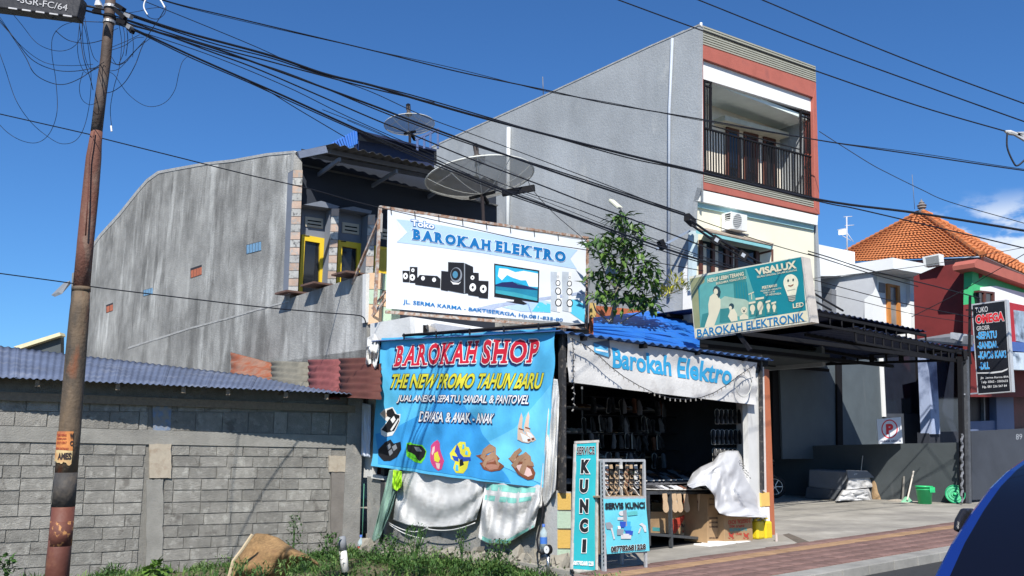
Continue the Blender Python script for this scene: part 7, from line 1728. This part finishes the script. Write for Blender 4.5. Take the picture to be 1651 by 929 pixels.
# ================================================================ GREEN THINGS
leafA = M('leaf_green', (.085, .165, .025), .5, .25, 3, 0, objvar=.1, spec=.4); leafB = M('leaf_dark', (.04, .09, .02), .5, .25, 3, 0, spec=.4); leafY = M('leaf_yellow', (.42, .40, .04), .5, .2, 3, 0)
leafG = M('weed_green', (.038, .095, .016), .6, .3, 4, 0); leafG2 = M('weed_pale', (.12, .19, .05), .6, .3, 4, 0); bark = M('bark', (.20, .18, .15), .9, .25, 12, .3); dry = M('dry_grass', (.27, .22, .11), .9, .2, 6)
def leaf(mb, p, d, L, w_, up=Z):
    d = Vector(d).normalized(); s_ = d.cross(up); s_ = s_.normalized() if s_.length > .01 else Vector((1, 0, 0)); n_ = s_.cross(d)
    m_ = p + d * L * .45 - n_ * L * .04; t_ = p + d * L - n_ * L * .16
    mb.add([p, m_ + s_ * w_ / 2 + n_ * w_ * .15, m_, m_ - s_ * w_ / 2 + n_ * w_ * .15, t_], [(0, 1, 2), (0, 2, 3), (1, 4, 2), (2, 4, 3)])
def rv(): 
    while True:
        v = Vector((random.uniform(-1, 1), random.uniform(-1, 1), random.uniform(-1, 1)))
        if .1 < v.length < 1: return v.normalized()
# bushy tree
ty_ = 17.4
tree = thing('bushy_tree', 'small leafy tree with a pale trunk growing in front of the blue-grey side wall', 'tree', at(985, 560, ty_))
def tp(x, y, dy=0): return at(x, y, ty_ + dy)
limbs = [([(975, 560), (985, 520), (995, 470), (1003, 430), (1005, 395), (1000, 360), (1002, 350)], .045), ([(995, 470), (975, 440), (962, 400)], .02), ([(990, 500), (1015, 470), (1040, 450)], .022), ([(985, 520), (960, 500), (955, 470)], .02), ([(992, 490), (1030, 485), (1060, 478), (1085, 472), (1100, 466)], .020), ([(1003, 410), (1018, 390), (1028, 370)], .018), ([(980, 540), (1010, 515), (1040, 500)], .02)]
for q, r in limbs: MB().tube([tp(x, y, .15 * math.sin(i * 1.7 + q[0][0])) for i, (x, y) in enumerate(crp(q, 3))], [r * (1 - .6 * i / (len(crp(q, 3)))) for i in range(len(crp(q, 3)))], 7).build('branch', bark, tree, smooth=True)
clumps = [(1000, 352, 24, 16, 60), (1018, 368, 20, 18, 60), (968, 392, 26, 18, 80), (990, 385, 22, 20, 60), (1012, 398, 20, 18, 60), (975, 412, 20, 14, 45), (1000, 425, 22, 18, 55), (1030, 415, 26, 20, 80), (1045, 435, 22, 20, 70), (955, 450, 14, 20, 30), (985, 450, 26, 18, 80), (1020, 450, 26, 20, 90), (1048, 462, 22, 22, 80), (970, 478, 22, 20, 60), (1000, 480, 26, 20, 90), (1030, 485, 26, 20, 80), (1050, 492, 18, 12, 35), (960, 440, 12, 30, 20), (1035, 385, 12, 12, 15), (950, 395, 14, 10, 15)]
for mt_i, (mt, nm) in enumerate(((leafA, 'foliage'), (leafB, 'foliage'))):
    mb = MB()
    for (x, y, rx, ry, n) in clumps:
        for k in range(int(n * .40)):
            v = rv() * random.random() ** .4
            p_ = tp(x + v.x * rx * .85, y + v.z * ry * .85, v.y * .5)
            d = Vector((v.x * .8, v.y * .6 - .3, v.z * .3 - .15)) + rv() * .5
            leaf(mb, p_, d, random.uniform(.16, .30), random.uniform(.065, .12))
    mb.build(nm, mt, tree, fixn=False)
mb = MB()
for (x, y, rx, ry, n) in [(1075, 470, 22, 10, 60), (1090, 455, 16, 12, 60), (1100, 462, 16, 12, 40), (1068, 480, 14, 8, 25)]:
    for k in range(n):
        v = rv() * random.random() ** .5; leaf(mb, tp(x + v.x * rx, y + v.z * ry, v.y * .25), Vector((v.x, -.3, .5)) + rv() * .5, random.uniform(.11, .17), random.uniform(.03, .045))
mb.build('yellow_foliage', leafY, tree, fixn=False)
# verge: soil strip with weeds along the shed and the shop's side
vb = MB(); 
def vg(a, b, bump=True):      # a along wall from shed left to shop corner, b from wall to road
    P0 = PB.W(-4, 0, .15); P1 = PB.W(b_end, 0, .2); 
    if a < .62: w0 = P0.lerp(P1, a / .62)
    else: w0 = P1.lerp(A0 + V * -.0, (a - .62) / .38)
    p_ = Vector((w0.x, w0.y, 0)) + Vector((.45, -.9, 0)) * b * 4.6
    z_ = gz(p_.x, p_.y) - (.27 if a < .5 else (.27 - (a - .5) * .34)) - .06 * b + (.07 * noise.noise(Vector((p_.x * 1.6, p_.y * 1.6, 3))) if bump else 0)
    return Vector((p_.x, p_.y, z_))
tag(MB().grid(vg, 90, 26).build('verge', M('verge_soil', (.13, .11, .07), .95, .3, 6, .5, 25, col2=(.09, .10, .04), c2at=.5, c2scale=5), None, smooth=True), kind='structure')
grass = MB(); grass2 = MB()
def tuft(mb, p_, n, h, sp=.06):
    for _ in range(n):
        d = Vector((random.uniform(-.6, .6), random.uniform(-.6, .6), 1)).normalized(); q_ = p_ + Vector((random.uniform(-sp, sp), random.uniform(-sp, sp), 0)); hh = h * random.uniform(.5, 1.15); w_ = Vector((random.uniform(-1, 1), random.uniform(-1, 1), 0)).normalized() * .012
        m_ = q_ + d * hh * .6; t_ = m_ + (d + Vector((d.x, d.y, -.5)) * .9).normalized() * hh * .45
        mb.add([q_ - w_, q_ + w_, m_ + w_ * .7, m_ - w_ * .7, t_], [(0, 1, 2, 3), (3, 2, 4)])
for k in range(3400):
    a = .12 + .88 * random.random(); b = random.random() ** 2.6 * .6
    dens = .35 + 1.0 * noise.noise(Vector((a * 9, b * 3, 8)))
    if a < .45: dens = dens * .9
    if random.random() < dens: tuft(grass if k % 3 else grass2, vg(a, b), 6, random.uniform(.06, .18))
for k in range(3600):       # dense weeds from the drain pipe to the shop corner
    a = random.uniform(.47, 1.0); b = random.uniform(0, .5) * (1 if k % 2 else .6)
    p_ = vg(a, b); mb = grass if k % 4 else grass2
    h = random.uniform(.02, .18) * (1.1 if a < .85 else .7) * (.5 + 1.2 * max(0, noise.noise(Vector((a * 14, b * 5, 4))) + .35))
    for _ in range(4): leaf(mb, p_ + Vector((random.uniform(-.12, .12), random.uniform(-.1, .1), random.uniform(0, h))), rv() + Z * .4, random.uniform(.04, .09), random.uniform(.012, .028))
tag(grass.build('grass', leafG, None, fixn=False), 'rough green grass and weeds along the foot of the shed and shop wall', 'grass', kind='stuff')
tag(grass2.build('pale_grass', leafG2, None, fixn=False), 'paler grass blades mixed into the weeds along the wall foot', 'grass', kind='stuff')
# rubble low along the wall base
rub_ = MB()
for k in range(170):
    a = random.uniform(.63, 1.0); b = random.uniform(0.0, .07); p_ = vg(a, b) + Z * random.uniform(-.02, .16); s_ = random.uniform(.03, .10)
    x_, y_ = rv() * s_, rv() * s_; rub_.box(p_, x_, x_.cross(y_).normalized() * s_ * .6, y_)
tag(rub_.build('rubble', M('rubble_stone', (.26, .24, .20), .95, .25, 6, .3), None), 'broken stones and rubble at the foot of the side wall', 'rubble', kind='stuff')
def plant(name, lab, px, py, y, hpx, wpx, n, mt, L=.07, w_=.03, stems=3, cat='plant'):
    b_ = at(px, py, y); t = thing(name, lab, cat, b_); mb = MB(); sm_ = MB(); s = y / F
    for k in range(stems):
        tx = random.uniform(-wpx * .4, wpx * .4); sm_.tube([b_, b_ + Vector((tx * s * .6, 0, hpx * s * .5)), b_ + Vector((tx * s, random.uniform(-.1, .1), hpx * s * random.uniform(.8, 1)))], [.008, .006, .003], 5)
    sm_.build('stem', leafB, t)
    for k in range(n):
        h = random.random(); p_ = b_ + Vector((random.uniform(-.5, .5) * wpx * s * (1.1 - .6 * h), random.uniform(-.12, .12), h * hpx * s)); leaf(mb, p_, rv() + Vector((0, -.2, .2)), L * random.uniform(.6, 1.2), w_ * random.uniform(.7, 1.2))
    mb.build('leaves', mt, t, fixn=False); return t
plant('tall_weed', 'slender upright weed with small leaves against the block wall behind the brown sack', 473, 897, 13.2, 66, 24, 130, leafB, .06, .03)
plant('broadleaf_weed', 'dark round-leaved weed at the foot of the shed pilaster', 253, 930, 11.6, 22, 44, 60, leafA, .12, .09)
plant('broadleaf_weed', 'pale leafy weed at the lower left corner by the shed', 8, 925, 10.5, 26, 30, 50, leafG, .08, .06)
plant('bush_weed', 'bright feathery weed in front of the low wall under the sackcloth', 668, 905, 12.6, 55, 50, 220, leafG, .09, .02, 8)
plant('bush_weed', 'dark weed growing below the striped cloth', 805, 905, 11.9, 32, 50, 160, leafB, .06, .03, 6)
plant('bush_weed', 'dark leafy weed clump below the green cloth', 622, 905, 13.0, 40, 55, 240, leafG, .06, .03, 6)
plant('bush_weed', 'weed clump beside the white drain pipe', 530, 905, 12.8, 42, 40, 180, leafG, .07, .03, 6)
plant('bush_weed', 'grey-green weed in front of the rubble right of the feathery weed', 745, 900, 12.4, 48, 30, 110, leafB, .05, .025, 5)
# drain pipe
dpp = thing('drain_pipe', 'white drain pipe with peeling paint and a grey cap standing in the weeds', 'pipe', at(555, 920, 13.0))
MB().tube([at(557, 922, 12.9), at(552, 884, 12.9)], .055, 16).build('pipe_body', M('peeling_white', (.70, .69, .66), .6, .05, 3, .1, col2=(.08, .10, .05), c2at=.60, c2scale=16, c2soft=.02), dpp, smooth=True)
MB().tube([at(552.5, 887, 12.9), at(550.5, 868, 12.9), at(550, 865, 12.9)], [.062, .062, .045], 16).build('pipe_cap', M('cap_grey', (.24, .25, .27), .5), dpp, smooth=True)
# jute sack rolled on the ground
js = M('jute', (.31, .19, .085), .95, .3, 30, 1.0, 90, blotch=.2, bls=2, col2=(.20, .11, .05), c2at=.60, c2scale=4, c2soft=.1)
jt = [(376, 920), (380, 900), (392, 882), (404, 866), (414, 861), (430, 862), (448, 868), (462, 878), (478, 888), (496, 896), (512, 908)]
jb = [(372, 945), (385, 950), (400, 955), (420, 956), (440, 955), (455, 945), (462, 930), (470, 915), (484, 905), (498, 903), (514, 912)]
def jf(a, b):
    x0, y0 = lerpL(jt, a); x1, y1 = lerpL(jb, a); x = x0 + (x1 - x0) * b; y = y0 + (y1 - y0) * b
    return at(x, y, 11.6 + .35 * (1 - math.sin(math.pi * min(1, b * 1.1))) + .16 * noise.noise(Vector((a * 4, b * 3, 3))) + .05 * noise.noise(Vector((a * 13 + b * 6, b * 5, 6))) + .10 * abs(math.sin(a * 4 + b * 2.2)))
o_ = MB().grid(jf, 70, 30).build('jute_sack', js, None, smooth=True, thick=.012, fixn=False); tag(o_, 'heavy brown jute sack or mat slumped over in the grass by the block wall', 'sack')
MB().tube([at(x, y, 11.5) for x, y in [(368, 935), (376, 905), (392, 884), (407, 862)]], .022, 6).build('pale_edge', M('jute_pale', (.50, .40, .26), .9), o_)

for k, (x, y, h, w_) in enumerate(((388, 930, 26, 30), (425, 934, 22, 50), (462, 930, 26, 40), (492, 922, 26, 36), (330, 926, 18, 40), (180, 928, 14, 40))):
    plant('verge_weed', ['weed tuft at the lower left end of the brown sack', 'low weeds in front of the middle of the brown sack', 'weeds in front of the right part of the brown sack', 'weeds under the ragged right tip of the brown sack', 'low weed tuft between the pilaster and the brown sack', 'low weed tuft left of the shed pilaster'][k], x, y, 11.2, h, w_, 110, leafG if k % 2 else leafG2, .08, .018, 6)
# ================================================================ BLUE CAR at the lower right
cdir = Vector((KD.x, KD.y, 0)); cq = at(1600, 820, 5.7)
PCa = Pl((cq.x, cq.y, 0), cdir)
car = thing('parked_car', 'dark blue car cut off by the lower right corner, its windscreen pillar and mirror showing', 'car', (cq.x, cq.y, gz(cq.x, cq.y) - .12))
cblue_ = M('car_blue_paint', (.006, .022, .15), .22, .03, 2, 0, spec=.6, coat=1.0); cglass = M('car_glass', (.004, .004, .008), .05, .02, 1, 0, spec=.7)
edge = [(1508, 945), (1536, 885), (1568, 832), (1595, 795), (1622, 768), (1651, 747)]
E3 = [PCa.P(x - 8, y - 9) for x, y in edge]
ab = [((p - PCa.p0).dot(PCa.u), p.z) for p in E3]
gzc = gz(cq.x, cq.y) - .12
a_r = ab[-1][0]; z_r = ab[-1][1]; zt_ = z_r + .10
prof = [(ab[0][0] - 1.05, gzc + .35), (ab[0][0] - 1.08, gzc + .62), (ab[0][0] - .75, gzc + .84), (ab[0][0] - .05, ab[0][1] - .04)] + ab + [(a_r + .25, z_r + .07), (a_r + .7, zt_ + .0), (a_r + 1.5, zt_ - .03), (a_r + 2.0, zt_ - .18), (a_r + 2.35, gzc + .95), (a_r + 2.6, gzc + .85), (a_r + 2.65, gzc + .35)]
def cw(a, z, d): return PCa.p0 + PCa.u * a + Z * z + PCa.n * d
wid = 1.62
# lofted body: sections across with tumblehome
nS = 9; rows__ = []
for k in range(nS):
    t = k / (nS - 1); inset = 0.0
    rows__.append(t)
vs = []; 
cx_ = sum(p[0] for p in prof) / len(prof)
for t in rows__:
    e = 1 - abs(2 * t - 1); rr_ = min(1, e * 4.0); 
    for (a, z) in prof:
        h = max(0, (z - gzc - .85)) ; tum = .04 * h * (1 if t < .5 else -1)
        zz = z
        vs.append(cw(a, zz, wid * t + tum * (1 if e < .9 else 0) ))
nP = len(prof)
fs = [(i * nP + j, i * nP + j + 1, (i + 1) * nP + j + 1, (i + 1) * nP + j) for i in range(nS - 1) for j in range(nP - 1)]
fs += [tuple(range(nP)), tuple(range((nS - 1) * nP, nS * nP))]
MB().add(vs, fs).build('body', cblue_, car, smooth=False, bevel=.02)
# side glass (near side) inset from the pillar
def tumb(z): return .04 * max(0, z - gzc - .85)
gl = [(1536, 950), (1566, 890), (1590, 852), (1612, 826), (1640, 806), (1651, 800)]
G3 = [PCa.P(x, y) for x, y in gl]; gab = [((p - PCa.p0).dot(PCa.u), p.z) for p in G3]
gq_ = gab + [(a_r + .7, zt_ - .12), (a_r + 1.4, zt_ - .16), (a_r + 1.9, gzc + .92), (gab[0][0], gzc + .88)]
MB().prism([cw(a, z, wid - tumb(z) + .012) for a, z in gq_], PCa.n * -.006).build('side_window', cglass, car)
MB().prism([cw(a_r + .55, zt_ - .1, wid + .02), cw(a_r + .63, zt_ - .1, wid + .02), cw(a_r + .7, gzc + .9, wid + .02), cw(a_r + .6, gzc + .9, wid + .02)], PCa.n * .01).build('door_pillar', black, car)
# windscreen
w0 = ab[0]; w1 = ab[-1]
def wsf(a, b):
    i = b * (len(ab) - 1); k = min(int(i), len(ab) - 2); f = i - k; aa_ = ab[k][0] + (ab[k + 1][0] - ab[k][0]) * f; zz_ = ab[k][1] + (ab[k + 1][1] - ab[k][1]) * f
    return cw(aa_ - .004, zz_ + .010, .10 + (wid - .20) * a)
MB().grid(wsf, 8, 10).build('windscreen', cglass, car, smooth=True)
# mirror
mirr = [(1554, 858), (1556, 840), (1566, 822), (1582, 822), (1578, 838), (1562, 862)]
MB().prism([PCa.P(x - 8, y - 2, .0) for x, y in mirr], PCa.n * -.04).build('door_mirror', blackp, car, bevel=.015)
for a0_ in (ab[0][0] - .45, a_r + 1.95):
    c = cw(a0_, gzc + .30, wid - .06)
    t_ = MB().lathe(c, [(.18, -.08), (.27, -.09), (.30, -.05), (.30, .05), (.27, .09), (.18, .08)], axis=PCa.n, seg=28).build('wheel', rub, car, smooth=True)
    MB().lathe(c + PCa.n * .06, [(0, .02), (.05, .02), (.17, 0), (.19, .02)], axis=PCa.n, seg=20).build('rim', hw, t_)
    t2 = MB().lathe(c - PCa.n * (wid - .12), [(.18, -.08), (.30, -.05), (.30, .05), (.18, .08)], axis=PCa.n, seg=24).build('wheel', rub, car, smooth=True)
MB().box(cw(ab[0][0] - 1.07, gzc + .66, .25), PCa.u * .02, PCa.n * .15, Z * .07).build('headlight', M('lamp_glass', (.5, .5, .5), .1), car)
MB().box(cw(ab[0][0] - 1.07, gzc + .66, wid - .25), PCa.u * .02, PCa.n * .15, Z * .07).build('headlight', M('lamp_glass', None), car)
